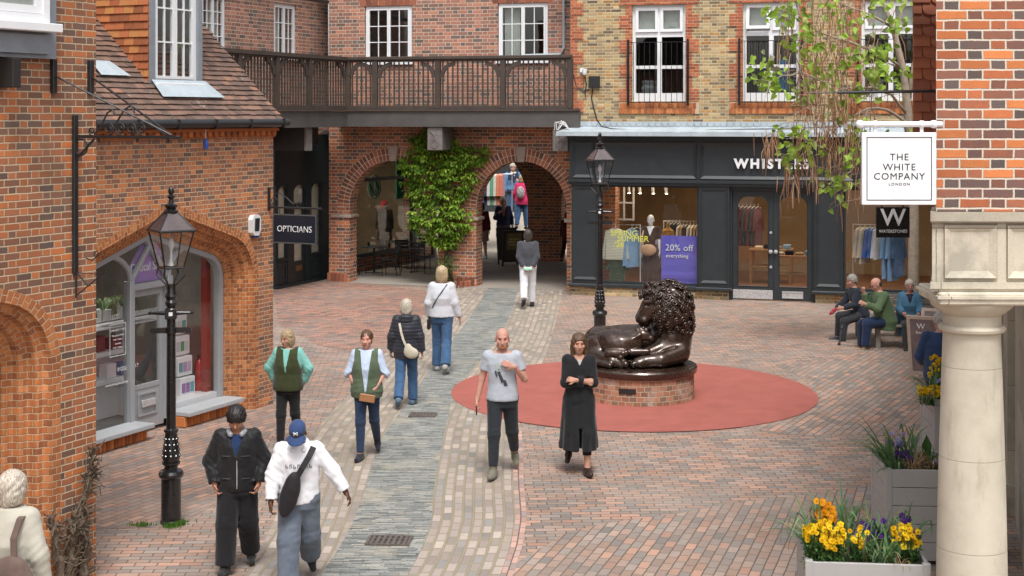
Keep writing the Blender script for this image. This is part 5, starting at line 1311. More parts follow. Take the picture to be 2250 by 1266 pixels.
def straps(base, n, L, label, rg, lean=(0, 0), mat='strap', wmax=.033):
    n = int(n * 1.8); L = L * 1.15
    e = empty('leaf_clump', base, 0, label, 'plant', 'strap leaved bulbs in the planters'); q = MB()
    for k in range(n):
        a = rg.uniform(0, 2 * pi); l = L * rg.uniform(.55, 1.1); d = Vector((cos(a) * .5 + lean[0], sin(a) * .5 + lean[1], 1.2)).normalized(); p = Vector((rg.gauss(0, .035), rg.gauss(0, .035), -.03)); w_ = wmax * rg.uniform(.55, 1.0)
        s = d.cross(Vector((0, 0, 1))).normalized(); bend = rg.uniform(.25, 2.3); P = []; m_ = 11; rn = rg.random() ** 1.3
        kink = rg.random() < .25
        for i in range(m_):
            t = i / (m_ - 1); P.append((p.copy(), w_ * (1 - t ** 3) * (.6 + .8 * t * (1 - t)) + .0015)); p = p + d * (l / m_)
            g_ = bend / m_ * (.4 + 1.5 * t); 
            if kink and i == 6: g_ = 1.3
            hd = Vector((d.x, d.y, 0)); hd = hd.normalized() if hd.length > 1e-4 else Vector((1, 0, 0)); ax = s
            d = (Matrix.Rotation(-g_, 3, ax) @ d).normalized()
        vs = []
        for pt, w2 in P: vs += [tuple(pt - s * w2 * .5), tuple(pt + Vector((0, 0, -.002)) * 0 + s.cross(d) * w2 * .12), tuple(pt + s * w2 * .5)]
        fs = []
        for i in range(m_ - 1): fs += [(3 * i, 3 * i + 1, 3 * i + 4, 3 * i + 3), (3 * i + 1, 3 * i + 2, 3 * i + 5, 3 * i + 4)]
        q.add(vs, fs, rn)
    q.build('leaves', M[mat], e); return e
rg = random.Random(21)
def on(P, x, y, z=.90): return tuple(P.matrix_world @ Vector((x, y, z))) if False else tuple(Matrix.Translation(P.location) @ Matrix.Rotation(P.rotation_euler.z, 4, 'Z') @ Vector((x, y, z)))
pansy(on(PL1, .16, .16), 34, .15, 'petal_y', 'big clump of yellow pansies at the left corner of the near planter', rg, .22)
pansy(on(PL1, .20, .55), 10, .09, 'petal_o', 'orange pansies behind the yellow clump in the near planter', rg, .30, .045)
pansy(on(PL1, .44, .20), 6, .08, 'petal_y', 'few yellow pansies at the middle of the near planter', rg, .20)
pansy(on(PL1, .80, .24), 15, .10, 'petal_y', 'yellow pansies at the right corner of the near planter', rg, .20)
pansy(on(PL1, .88, .55), 7, .07, 'petal_p', 'dark purple pansies above the right corner of the near planter', rg, .2, .033)
pansy(on(PL1, .60, .45), 6, .14, 'petal_p', 'scattered purple pansies in the middle of the near planter', rg, .18)
for i, (x, y, n, L, le, lb) in enumerate(((.15, .45, 22, .55, (-.5, .1), 'long strap leaves flopping over the left side of the near planter'), (.36, .62, 18, .62, (-.15, .2), 'tall strap leaves at the back left of the near planter'), (.42, .25, 20, .42, (.0, -.2), 'arching strap leaves at the front middle of the near planter'), (.66, .55, 20, .50, (.1, .1), 'arching strap leaves right of the middle of the near planter'), (.62, .2, 16, .36, (.1, -.2), 'short strap leaves at the front of the near planter'), (.88, .68, 8, .50, (.3, .1), 'few bent strap leaves at the right back of the near planter'))):
    straps(on(PL1, x, y), n, L, lb, rg, le)
e = empty('tulip_leaf', on(PL1, .70, .18), 0, 'broad grey green tulip leaf at the front of the near planter', 'leaf'); q = MB()
q.add([(0, 0, 0), (-.05, -.02, .08), (-.045, -.03, .15), (0, -.02, .19), (.045, -.03, .15), (.05, -.02, .08), (0, .012, .1)], [(0, 6, 1), (1, 6, 2), (2, 6, 3), (3, 6, 4), (4, 6, 5), (5, 6, 0)], .6); q.build('blade', M['strap'], e)
straps(on(PL1, .74, .12), 14, .16, 'withered brown leaves at the front edge of the near planter', rg, (0, -.3), 'dry', .014)
pansy(on(PL2, .62, .10), 10, .13, 'petal_b', 'pale blue pansies at the front right of the middle planter', rg, .12); pansy(on(PL2, .22, .2), 6, .09, 'petal_p', 'small dark purple pansies at the front left of the middle planter', rg, .12); pansy(on(PL2, .2, .6), 5, .08, 'petal_b', 'pale lilac pansies at the back left of the middle planter', rg, .2)
pansy(on(PL2, .92, .2), 6, .08, 'petal_b', 'pale blue pansies beside the column in the middle planter', rg, .16)
for x, y, n, L, le, lb in ((.12, .5, 24, .55, (-.5, .1), 'strap leaves flopping left from the middle planter'), (.1, .12, 14, .38, (-.5, -.3), 'strap leaves hanging over the front left corner of the middle planter'), (.35, .65, 14, .55, (-.1, .3), 'upright strap leaves at the back of the middle planter'), (.55, .4, 12, .38, (.1, 0), 'strap leaves in the centre of the middle planter')): straps(on(PL2, x, y), n, L, lb, rg, le)
for x, y, lb in ((.5, .25, 'withered tan leaves in the centre of the middle planter'), (.75, .45, 'withered tan leaves at the right of the middle planter'), (.3, .15, 'withered tan leaves at the front left of the middle planter')): straps(on(PL2, x, y), 26, .26, lb, rg, (0, -.1), 'dry', .03)
e = empty('tulip_leaf', on(PL2, .48, .45), 0, 'broad bright green tulip leaf standing in the middle planter', 'leaf'); q = MB()
q.add([(0, 0, 0), (-.045, 0, .1), (-.05, -.01, .2), (0, 0, .30), (.05, -.01, .2), (.045, 0, .1), (0, .015, .15)], [(0, 6, 1), (1, 6, 2), (2, 6, 3), (3, 6, 4), (4, 6, 5), (5, 6, 0)], .5); q.build('blade', M['leaf'], e)
pansy(on(PL3, -.02, .1), 26, .14, 'petal_y', 'yellow pansies spilling over the left corner of the far planter', rg, .14); pansy(on(PL3, .12, .5), 12, .09, 'petal_y', 'yellow pansies at the back of the far planter', rg, .38); pansy(on(PL3, .34, .3), 14, .11, 'petal_p', 'purple and white pansies beside the column in the far planter', rg, .34, .042); pansy(on(PL3, .14, .2), 6, .08, 'petal_b', 'lilac pansies in the far planter', rg, .24)
straps(on(PL3, .1, .4), 22, .60, 'strap leaves sticking out left of the far planter', rg, (-.5, 0)); straps(on(PL3, -.03, .05), 14, .40, 'strap leaves hanging down the corner of the far planter', rg, (-.4, -.4))

# A-boards
def aboard(name, loc, rz, w_, h, label, frame, face, feet=.12):
    e = empty(name, loc, rz, label, 'A-board'); t = .28
    for s, nm in ((-1, 'front_panel'), (1, 'rear_panel')):
        q = MB(); q.frame(-w_ / 2, w_ / 2, feet, h, .055, -.015, .015); q.box(-w_ / 2, -w_ / 2 + .05, -.014, .014, 0, feet); q.box(w_ / 2 - .05, w_ / 2, -.014, .014, 0, feet); o = q.build(nm, frame, e)
        ang = math.asin(t / h) * -s; o.rotation_euler.x = ang * .98; o.location.y = s * t
        q = MB(); q.box(-w_ / 2 + .055, w_ / 2 - .055, -.008, .008, feet + .055, h - .055); f_ = q.build('poster', face, o)
        if s < 0: fo = f_
    return e, fo
p = at(2024, 838); e, fo = aboard('pavement_sign', (p.x + .27, p.y + .2, 0), radians(-28), .66, 1.15, 'pale wooden framed A-board half hidden behind the pale column by the bench', plain('oak_frame', (.50, .40, .32), .6, var=.2, scale=10), plain('board_grey', (.20, .155, .15), .6, var=.4, scale=5))
lettering('W', .13, -.1, -.012, .93, M['white'], fo); lettering('Books', .07, -.1, -.012, .84, M['white'], fo)
p = at(1117, 585); e, fo = aboard('pavement_sign', (p.x + .05, p.y + .2, 0), radians(12), .62, 1.10, 'dark A-board with gold lettering standing inside the right arch', M['iron'], plain('board_brown', (.045, .033, .02), .5, var=.3), .14)
q = MB(); q.box(-.2, .24, -.016, -.009, .52, 1.02); q.build('gold_sheet', plain('gold_sheet', (.15, .115, .045), .5, var=.3), fo)
for i, t in enumerate(('PAYDAY', 'SIMPLE AND', 'SMOOTH')): lettering(t, .075, .02, -.018, .82 - i * .085, plain('gold_letters2', (.62, .52, .26), .5), fo)
# ================================================================ signed-distance modelling (bodies, clothes, lion)
def _rot(yaw=0, pitch=0, roll=0):
    return np.array(Matrix.Rotation(yaw, 3, 'Z') @ Matrix.Rotation(pitch, 3, 'X') @ Matrix.Rotation(roll, 3, 'Y'))
class Prim:
    def __init__(s, lo, hi, fn, k): s.lo = np.array(lo, float); s.hi = np.array(hi, float); s.fn = fn; s.k = k
def cone(a, b, ra, rb, k=.03):
    a = np.array(a, float); b = np.array(b, float); r = max(ra, rb); ba = b - a; L2 = max(ba @ ba, 1e-9)
    def fn(P):
        pa = P - a; h = np.clip((pa @ ba) / L2, 0, 1); return np.linalg.norm(pa - h[..., None] * ba, axis=-1) - (ra + (rb - ra) * h)
    return Prim(np.minimum(a, b) - r, np.maximum(a, b) + r, fn, k)
def ell(c, r, R=None, k=.03):
    c = np.array(c, float); r = np.array(r, float); R = np.eye(3) if R is None else np.array(R); m = r.min(); ext = np.abs(R) @ r
    def fn(P):
        q = (P - c) @ R; l = np.linalg.norm(q / r, axis=-1); g = np.linalg.norm(q / (r * r), axis=-1)
        return l * (l - 1) / np.maximum(g, 1e-6)
    return Prim(c - ext, c + ext, fn, k)
def loft(st, k=.03, cap=.02):
    "stations (z, cx, cy, rx, ry)"
    st = np.array(st, float); st = st[np.argsort(st[:, 0])]; z0, z1 = st[0, 0], st[-1, 0]
    lo = (np.min(st[:, 1] - st[:, 3]), np.min(st[:, 2] - st[:, 4]), z0); hi = (np.max(st[:, 1] + st[:, 3]), np.max(st[:, 2] + st[:, 4]), z1)
    def fn(P):
        z = P[..., 2]; zc = np.clip(z, z0, z1); f = [np.interp(zc, st[:, 0], st[:, i]) for i in range(1, 5)]
        x = (P[..., 0] - f[0]) / f[2]; y = (P[..., 1] - f[1]) / f[3]; l = np.sqrt(x * x + y * y) + 1e-9
        g = np.sqrt((x / f[2]) ** 2 + (y / f[3]) ** 2) + 1e-9
        d = l * (l - 1) / g; dz = np.maximum(z0 - z, z - z1)
        return np.where(dz > 0, np.sqrt(np.maximum(d, 0) ** 2 + dz ** 2), np.maximum(d, dz))
    return Prim(lo, hi, fn, k)
def wobble(P, f, seed=0):
    s = seed * 1.7; x, y, z = P[..., 0], P[..., 1], P[..., 2]
    return (np.sin(f * (x + .6 * z) + s) * np.sin(f * .9 * (y - .4 * z) + 2 * s) + .6 * np.sin(f * 1.9 * (z + .35 * x) + 3 * s) * np.sin(f * 1.3 * (x - y) + s)) / 1.6
def field(prims, h, cut=None, mod=None, pad=.03):
    lo = np.min([p.lo for p in prims], axis=0) - pad; hi = np.max([p.hi for p in prims], axis=0) + pad
    n = np.ceil((hi - lo) / h).astype(int) + 1; Fd = np.full(n, .2)
    ax = [lo[i] + h * np.arange(n[i]) for i in range(3)]
    for p in prims:
        m = p.k + 3 * h
        a = np.maximum(np.floor((p.lo - m - lo) / h).astype(int), 0); b = np.minimum(np.ceil((p.hi + m - lo) / h).astype(int) + 1, n)
        P = np.stack(np.meshgrid(ax[0][a[0]:b[0]], ax[1][a[1]:b[1]], ax[2][a[2]:b[2]], indexing='ij'), -1)
        d = p.fn(P); sl = Fd[a[0]:b[0], a[1]:b[1], a[2]:b[2]]
        hh = np.clip(.5 + .5 * (sl - d) / p.k, 0, 1); Fd[a[0]:b[0], a[1]:b[1], a[2]:b[2]] = sl + (d - sl) * hh - p.k * hh * (1 - hh)
    if mod or cut:
        P = np.stack(np.meshgrid(*ax, indexing='ij'), -1)
        if mod: Fd = Fd + mod(P)
        if cut: Fd = np.maximum(Fd, cut(P))
    return Fd, lo
def nets(Fd, lo, h):
    "surface nets: (vertices, quads)"
    s = Fd < 0; n = Fd.shape
    c = np.zeros((n[0] - 1, n[1] - 1, n[2] - 1), int)
    O = [(i, j, k) for i in (0, 1) for j in (0, 1) for k in (0, 1)]
    sl = lambda A, o: A[o[0]:n[0] - 1 + o[0], o[1]:n[1] - 1 + o[1], o[2]:n[2] - 1 + o[2]]
    for o in O: c += sl(s, o)
    act = (c > 0) & (c < 8); idx = np.full(c.shape, -1); K = np.argwhere(act); idx[act] = np.arange(len(K))
    acc = np.zeros((len(K), 3)); cnt = np.zeros(len(K))
    for a in range(3):
        for o in O:
            if o[a]: continue
            o2 = list(o); o2[a] = 1
            fa = Fd[K[:, 0] + o[0], K[:, 1] + o[1], K[:, 2] + o[2]]; fb = Fd[K[:, 0] + o2[0], K[:, 1] + o2[1], K[:, 2] + o2[2]]
            m = (fa < 0) != (fb < 0); t = fa / np.where(m, fa - fb, 1); q = np.array(o, float)[None].repeat(len(K), 0); q[:, a] += t
            acc[m] += q[m]; cnt[m] += 1
    V = lo + (K + acc / cnt[:, None]) * h; Q = []
    for a in range(3):
        b, d = (a + 1) % 3, (a + 2) % 3
        A = [slice(None)] * 3; B = [slice(None)] * 3; A[a] = slice(0, -1); B[a] = slice(1, None)
        fl = s[tuple(A)] != s[tuple(B)]; E = np.argwhere(fl); ok = (E[:, b] > 0) & (E[:, d] > 0) & (E[:, b] < n[b] - 1) & (E[:, d] < n[d] - 1); E = E[ok]
        ins = s[E[:, 0], E[:, 1], E[:, 2]]
        def g(db, dd): I = E.copy(); I[:, b] -= db; I[:, d] -= dd; return idx[I[:, 0], I[:, 1], I[:, 2]]
        q = np.stack([g(1, 1), g(0, 1), g(0, 0), g(1, 0)], 1); q[~ins] = q[~ins][:, ::-1]; Q.append(q)
    return V, np.concatenate(Q)
def sdf(name, prims, h, mat, parent=None, cut=None, mod=None, feat=None, smooth=1):
    Fd, lo = field(prims, h, cut, mod); V, Q = nets(Fd, lo, h)
    for _ in range(smooth):
        S = np.zeros_like(V); C = np.zeros(len(V))
        for i in range(4): np.add.at(S, Q[:, i], V[Q[:, (i + 1) % 4]] + V[Q[:, (i + 3) % 4]]); np.add.at(C, Q[:, i], 2)
        V = V * .5 + .5 * S / np.maximum(C, 1)[:, None]
    me = bpy.data.meshes.new(name); me.vertices.add(len(V)); me.vertices.foreach_set('co', V.astype('f').ravel())
    me.loops.add(len(Q) * 4); me.loops.foreach_set('vertex_index', Q.astype('i').ravel())
    me.polygons.add(len(Q)); me.polygons.foreach_set('loop_start', (np.arange(len(Q)) * 4).astype('i'))
    me.polygons.foreach_set('use_smooth', np.ones(len(Q), bool)); me.update(calc_edges=True); me.validate()
    if feat is not None:
        at_ = me.attributes.new('feat', 'FLOAT', 'POINT'); at_.data.foreach_set('value', feat(V).astype('f'))
    return link(name, me, parent, mat)

def skin(name, col, eye=(.03, .02, .015)):
    if name in _mc: return _mc[name]
    m, nt, out = NT(name); g = G(nt); f = g.attr('feat'); n = g.noise(g.obj(), 12, 3, .6)
    c = g.mix(g.mr(n, .35, .65), tuple(k * .9 for k in col), col)
    c = g.mix(g.mr(f, .5, 1.0), c, (col[0] * .75, col[1] * .42, col[2] * .40)); c = g.mix(g.mr(f, 1.5, 2.0), c, eye)
    b = g.bsdf(out, c, .55, 0, None, .35); b.inputs['Subsurface Weight'].default_value = .08; b.inputs['Subsurface Radius'].default_value = (.012, .005, .003)
    _mc[name] = m; return m
def cloth(name, col, var=.12, rough=.85, scale=9, weave=420, sheen=.15, stripe=None):
    if name in _mc: return _mc[name]
    m, nt, out = NT(name); g = G(nt); P = g.obj(); n = g.noise(P, scale, 4, .6); v = g.n('ShaderNodeVectorMath', operation='SCALE'); v.inputs[0].default_value = col
    g.set(v.inputs['Scale'], g.mr(n, .3, .7, 1 - var, 1 + var)); c = v.outputs[0]
    if stripe:
        z = g.sep(P)[2]; s_ = g.m('FRACT', g.m('MULTIPLY', z, stripe[0])); c = g.mix(g.m('LESS_THAN', s_, stripe[2]), c, stripe[1])
    h = g.m('ADD', g.m('MULTIPLY', g.noise(P, weave, 2, .5), .3), g.noise(P, 26, 4, .6))
    g.bsdf(out, c, rough, 0, g.bump(h, .35, .006), .25, 0, sheen); _mc[name] = m; return m

SK = {'fair': (.50, .27, .19), 'pink': (.55, .29, .22), 'brown': (.10, .045, .025), 'tan': (.42, .21, .13)}
def V3(*a): return np.array(a, float)
def unit(v): v = np.array(v, float); return v / max(np.linalg.norm(v), 1e-9)

class Person:
    """articulated figure facing -Y at rest; x < 0 is on the left of the picture when it faces the camera"""
    def __init__(s, label, loc, height, rz, group=None, sk='fair', female=False, lean=0.0, twist=0.0, head=(0, 0), arms=None, legs=None, seat=None, build=1.0, h=.0105):
        s.e = empty('person', loc, rz, label, 'person', group); s.h = h; s.k = height / 1.75; s.b = build; s.fem = female; k = s.k
        s.sw = (.148 if female else .170) * k * (.5 + .5 * build); s.lean = lean
        legs = legs or ((0, 0), (0, 0)); J = {}
        J['pel'] = V3(0, 0, 0)
        for i, sd in enumerate((-1, 1)):
            a, b = radians(legs[i][0]), radians(legs[i][1]); o = radians(legs[i][2] if len(legs[i]) > 2 else 2) * sd
            hip = V3(sd * .085 * k, 0, -.03 * k)
            kn = hip + .435 * k * unit((sin(o), -sin(a), -cos(a))); an = kn + .43 * k * unit((sin(o) * .5, -sin(a - b), -cos(a - b)))
            J['hip', i], J['kn', i], J['an', i] = hip, kn, an
            fp = legs[i][3] if len(legs[i]) > 3 else (0 if b < radians(28) else -35)
            fp = radians(fp); tt = unit((sd * .18, -cos(fp), sin(fp))); up = unit((0, sin(fp), cos(fp)))
            J['heel', i] = an - tt * .05 * k - up * .055 * k; J['toe', i] = an + tt * .165 * k - up * .06 * k; J['up', i] = up
        low = min(min(J['heel', i][2], J['toe', i][2]) - .034 * k for i in (0, 1))
        dz = -low if seat is None else seat + .10 * k
        sp = lambda z, y=0: V3(twist * z * .3, -sin(lean) * z + y, cos(lean) * z)
        J['waist'] = sp(.14 * k); J['chest'] = sp(.34 * k); J['neck'] = sp(.525 * k); J['hb'] = sp(.57 * k)
        hy, hp = head; R = _rot(hy, 0, 0) @ _rot(0, hp + lean * .4, 0); s.R = R; J['head'] = J['hb'] + R @ V3(0, -.012 * k, .105 * k)
        for i, sd in enumerate((-1, 1)):
            sh = sp(.47 * k) + V3(sd * s.sw, .01 * k, 0)
            up, fo = (arms[i] if arms else ((.12, .03, -1), (.10, -.2, -1)))[:2]
            el = sh + .29 * k * unit((sd * up[0], up[1], up[2])); wr = el + .25 * k * unit((sd * fo[0], fo[1], fo[2]))
            J['sh', i], J['el', i], J['wr', i] = sh, el, wr
            ex = arms[i][2] if arms and len(arms[i]) > 2 else {}
            J['hd', i] = unit((lambda d: (sd * d[0], d[1], d[2]))(ex['dir'])) if 'dir' in ex else unit(wr - el)
            pn = ex.get('palm', (-1, 0, 0)); J['pn', i] = unit((sd * pn[0], pn[1], pn[2])); J['curl', i] = ex.get('curl', .5)
        for q in list(J):
            if q[0] not in ('hd', 'pn', 'curl', 'up') and isinstance(J[q], np.ndarray): J[q] = J[q] + V3(0, 0, dz)
        s.J = J; s.dz = dz
        s.skinmat = skin('skin_' + sk, SK[sk]); s.body()
    def torso(s, add=0.0, z0=-.12, z1=.53, fl=None, belly=0.0):
        k, b = s.k, s.b; J = s.J
        S = [(-.13, .150, .105), (-.03, .168, .118), (.06, .152, .108), (.15, .135 if s.fem else .148, .098), (.28, .158, .112 + (.014 if s.fem else 0)), (.38, .168, .110), (.46, .150, .088), (.52, .075, .07), (.56, .055, .058)]
        zs = [q[0] for q in S]; out = []
        for z in sorted(set([z0, z1] + [q for q in zs if z0 < q < z1])):
            rx = np.interp(z, zs, [q[1] for q in S]) * b + add; ry = np.interp(z, zs, [q[2] for q in S]) * b + add
            if fl: rx += np.interp(z, [f[0] for f in fl], [f[1] for f in fl]); ry += np.interp(z, [f[0] for f in fl], [f[2] for f in fl])
            if belly: ry += belly * math.exp(-((z - .12) / .14) ** 2)
            zz = max(z, 0) * k; out.append((s.dz + (cos(s.lean) * zz if z > 0 else z * k), 0, -sin(s.lean) * zz - (belly * .5 * math.exp(-((z - .12) / .14) ** 2) if belly else 0), rx * k, ry * k))
        return loft(out, .035)
    def limb(s, i, kind, r, add=0.0, t0=0.0, t1=2.0, k=.03):
        J = s.J; A = [J['sh', i], J['el', i], J['wr', i]] if kind == 'arm' else [J['hip', i], J['kn', i], J['an', i]]
        P = []; kk = s.k
        for j in range(2):
            a, b = A[j], A[j + 1]; u0, u1 = max(t0 - j, 0), min(t1 - j, 1)
            if u1 <= u0: continue
            rr = lambda u: ((r[j] + (r[j + 1] - r[j]) * u) + add) * kk
            P.append(cone(a + (b - a) * u0, a + (b - a) * u1, rr(u0), rr(u1), k))
        return P
    def body(s):
        J, k = s.J, s.k; fm = .9 if s.fem else 1.0
        P = [s.torso()]
        for i, sd in enumerate((-1, 1)):
            P += [cone(J['neck'] - V3(0, 0, .07 * k), J['sh', i], .062 * k, .056 * k * fm, .04)]
            P += s.limb(i, 'arm', (.052 * fm, .040 * fm, .027 * fm), k=.02); P += s.limb(i, 'leg', (.088, .058, .038), k=.03)
            an, h_, t_ = J['an', i], J['heel', i], J['toe', i]; P += [cone(h_ + V3(0, 0, .01), t_, .034 * k, .026 * k, .02), cone(an, (h_ + t_) / 2, .036 * k, .03 * k, .02)]
            # hand: palm, four fingers with two bends, thumb
            w, d, n_ = J['wr', i], J['hd', i], J['pn', i]; c = unit(np.cross(d, n_)); n_ = unit(np.cross(c, d)); cu = J['curl', i]
            if c[1] > 0: c = -c
            P += [cone(w, w + d * .02 * k, .026 * k, .026 * k, .015)]
            for q in (-.026, -.009, .009, .026): P.append(cone(w + d * .03 * k + c * q * .8 * k, w + d * .085 * k + c * q * k, .0145 * k, .0135 * k, .012))
            for q, L in ((-.031, .062), (-.0105, .078), (.0105, .084), (.031, .076)):
                q = q * k; p0 = w + d * .088 * k + c * q; a1 = cu * .7; a2 = cu * 1.9
                d1 = d * cos(a1) + n_ * sin(a1); d2 = d * cos(a2) + n_ * sin(a2); p1 = p0 + d1 * L * .48 * k; p2 = p1 + d2 * L * .5 * k
                P += [cone(p0, p1, .0102 * k, .0092 * k, .005), cone(p1, p2, .0092 * k, .0078 * k, .005)]
            p0 = w + d * .025 * k + c * .022 * k; p1 = p0 + unit(d * .7 + c * .75 + n_ * .25) * .042 * k; P += [cone(p0, p1, .0135 * k, .0115 * k, .01), cone(p1, p1 + unit(d * .95 + c * .2 + n_ * .35) * .034 * k, .0112 * k, .009 * k, .006)]
        P += [cone(J['neck'] - V3(0, 0, .03 * k), J['hb'] + s.R @ V3(0, .005, .03) * k, .055 * k * fm, .050 * k * fm, .03)]
        s.k0 = k; H = J['head']; R = s.R; k = s.k * 1.06; q = lambda x, y, z: H + R @ V3(x, y, z) * k
        P += [ell(q(0, .012, .033), (.074 * k, .093 * k, .088 * k), R, .03), ell(q(0, -.022, -.045), (.058 * k, .066 * k, .072 * k), R, .03), ell(q(0, -.058, -.088), (.026 * k, .024 * k, .020 * k), R, .02),
              cone(q(0, -.082, .012), q(0, -.103, -.028), .008 * k, .0135 * k, .012), ell(q(0, -.098, -.030), (.017 * k, .011 * k, .009 * k), R, .008), cone(q(-.034, -.077, .028), q(.034, -.077, .028), .010 * k, .010 * k, .014),
              ell(q(0, -.083, -.058), (.022 * k, .010 * k, .0065 * k), R, .006), ell(q(0, -.081, -.069), (.018 * k, .009 * k, .006 * k), R, .006), ell(q(-.045, -.055, -.02), (.022 * k, .025 * k, .022 * k), R, .02), ell(q(.045, -.055, -.02), (.022 * k, .025 * k, .022 * k), R, .02)]
        for sd in (-1, 1): P.append(ell(q(sd * .077, .012, -.012), (.010 * k, .019 * k, .032 * k), R, .008))
        def feat(V):
            L = ((V - H) @ R) / k; f = np.zeros(len(V))
            lip = (np.abs(L[:, 0]) < .024) & (L[:, 1] < -.074) & (np.abs(L[:, 2] + .063) < .0105); f[lip] = 1.0
            for sd in (-1, 1):
                ey = (((L[:, 0] - sd * .031) / .0145) ** 2 + ((L[:, 2] - .008) / .0075) ** 2 < 1) & (L[:, 1] < -.05); f[ey] = 2.0
                br = (np.abs(L[:, 0] - sd * .033) < .02) & (np.abs(L[:, 2] - .029) < .006) & (L[:, 1] < -.05); f[br] = 1.8
            return f
        eyes = [ell(q(sd * .031, -.092, .006), (.014 * k, .014 * k, .008 * k), R) for sd in (-1, 1)]
        s.bodyobj = sdf('body', P, s.h, s.skinmat, s.e, feat=feat)
    def fold(s, amp, f=26, seed=0, amp2=.0):
        JJ = [(s.J[q, i], a_) for i in (0, 1) for q, a_ in (('el', 1), ('kn', 1.1), ('an', .8), ('wr', .7), ('sh', .5), ('hip', .8))] + [(s.J['waist'], .8)]
        def fn(P):
            d = amp * .55 * wobble(P, f * .6, seed) + amp * .45 * wobble(P * np.array([1, 1, .55]), 58, seed + 2)
            for j, (c, a_) in enumerate(JJ):
                v = P - c; d = d + amp * 1.1 * a_ * (.55 + .7 * wobble(P, 31, j)) * np.exp(-np.sum(v * v, -1) / .012) * np.sin(88 * v[..., 2] + 45 * v[..., 0] * (-1) ** j + 30 * v[..., 1] + j + 2 * np.sin(20 * v[..., 0]))
            return d
        return fn
    def top(s, name, mat, add=.018, hem=-.10, sleeve=1.95, cuff=.0, neck=.50, flare=.01, loose=0.0, amp=.004, arms=True, open_=None, belly=0.0, seed=0, quilt=0.0, label=None, vneck=0.0, vw=.075):
        J, k = s.J, s.k; P = [s.torso(add, hem, neck + .03, [(-.6, flare * 2.2, flare * 2.2), (-.12, flare, flare), (.15, loose, loose), (.5, 0, 0)], belly)]
        for i in (0, 1):
            P += [cone(J['neck'] - V3(0, 0, .07 * k), J['sh', i], (.060 + add * .5 + (0 if arms else .008)) * k, (.054 + add * .5 + (0 if arms else .010)) * k, .04)]
            if arms and sleeve > 0:
                P += s.limb(i, 'arm', (.054 + loose * .25, .044 + loose * .7, .034 + loose * .6), add * .55, 0, sleeve, .03)
        zt = J['neck'][2]
        nk = J['neck']
        def cut(Q):
            rad = np.sqrt((Q[..., 0] - nk[0]) ** 2 + (Q[..., 1] - nk[1]) ** 2); c = np.where(rad < .115 * k, Q[..., 2] - (zt - (.505 - neck) * k), -1.0)
            if not arms: c = np.maximum(c, np.where(Q[..., 2] > s.dz + .22 * k, np.abs(Q[..., 0]) - (s.sw + .012 * k + np.clip(s.dz + .40 * k - Q[..., 2], 0, 1) * .25), -1))
            zb = s.dz + hem * k; c = np.maximum(c, zb - Q[..., 2])
            if arms:
                for i in (0, 1):   # clean cuffs
                    a, b = (J['el', i], J['wr', i]) if sleeve > 1 else (J['sh', i], J['el', i]); d = unit(b - a); pe = a + (b - a) * ((sleeve - 1) if sleeve > 1 else sleeve)
                    v = Q - pe; al = v @ d; pr = np.linalg.norm(v - al[..., None] * d, axis=-1); c = np.where((pr < (.062 if sleeve > 1.5 else .1) * k) & (al < .12 * k), np.maximum(c, al), c)
            if vneck: c = np.maximum(c, np.where(Q[..., 1] < nk[1] - .01, np.minimum((Q[..., 2] - (zt - vneck * k)) * (vw / max(vneck, .1)), vw) + .004 - np.abs(Q[..., 0] - nk[0]), -1))
            return c
        md = s.fold(amp, 30, seed, amp * .5 if not quilt else 0)
        if quilt: md0 = md; md = lambda Q: md0(Q) * .5 + quilt * (np.abs(np.sin(Q[..., 2] * 58)) ** .5 * -1 + .6)
        o = sdf(name, P, s.h, mat, s.e, cut=cut, mod=md); 
        if label: o['label'] = label
        s.last = o; return o
    def trousers(s, mat, add=.012, r=(.092, .066, .052), length=1.93, waist=.13, amp=.004, name='trousers', seed=1, seat=0.0):
        J, k = s.J, s.k; P = [s.torso(add, -.14, waist)]
        for i in (0, 1): P += s.limb(i, 'leg', r, add, 0, length, .03)
        P += [cone(J['hip', 0] + V3(0, .02 * k, 0), J['hip', 1] + V3(0, .02 * k, 0), (.09 + add) * k, (.09 + add) * k, .04)]
        zt = s.dz + waist * k
        def cut(Q):
            c = Q[..., 2] - zt
            for i in (0, 1):
                a, b = J['kn', i], J['an', i]; d = unit(b - a); pe = a + (b - a) * (length - 1); near = np.linalg.norm(Q - pe, axis=-1) < .13 * k; c = np.where(near, np.maximum(c, (Q - pe) @ d), c)
            return c
        return sdf(name, P, s.h, mat, s.e, cut=cut, mod=s.fold(amp, 24, seed, amp * .8))
    def skirt(s, mat, z0, z1=.12, fl=(.03, .10), name='skirt', amp=.008, slit=None, seed=3, yoff=0.0):
        J, k = s.J, s.k; zl = s.dz + z0 * k
        fy = min(J['kn', i][1] for i in (0, 1)) * .55; by = max(J['an', i][1] for i in (0, 1)) * .5
        st = [(zl, 0, (fy + by) * .6, .17 * k + fl[1], .13 * k + fl[1] + (by - fy) * .5), (s.dz - .1 * k, 0, (fy + by) * .1, .165 * k + fl[0], .125 * k + fl[0]), (s.dz + z1 * k, 0, 0, .14 * k + fl[0] * .5, .105 * k + fl[0] * .5)]
        P = [loft(st, .03)]
        for i in (0, 1): P += s.limb(i, 'leg', (.09, .075, .065), .025, 0, 1 + max(min((J['kn', i][2] - zl) / max(J['kn', i][2] - J['an', i][2], .05), .95), -.9), .05)
        def md(Q): a = np.arctan2(Q[..., 1], Q[..., 0]); t = np.clip((s.dz - Q[..., 2]) / max(s.dz - zl, .1), 0, 1); return amp * t * np.sin(a * 9 + seed) + .003 * wobble(Q, 26, seed)
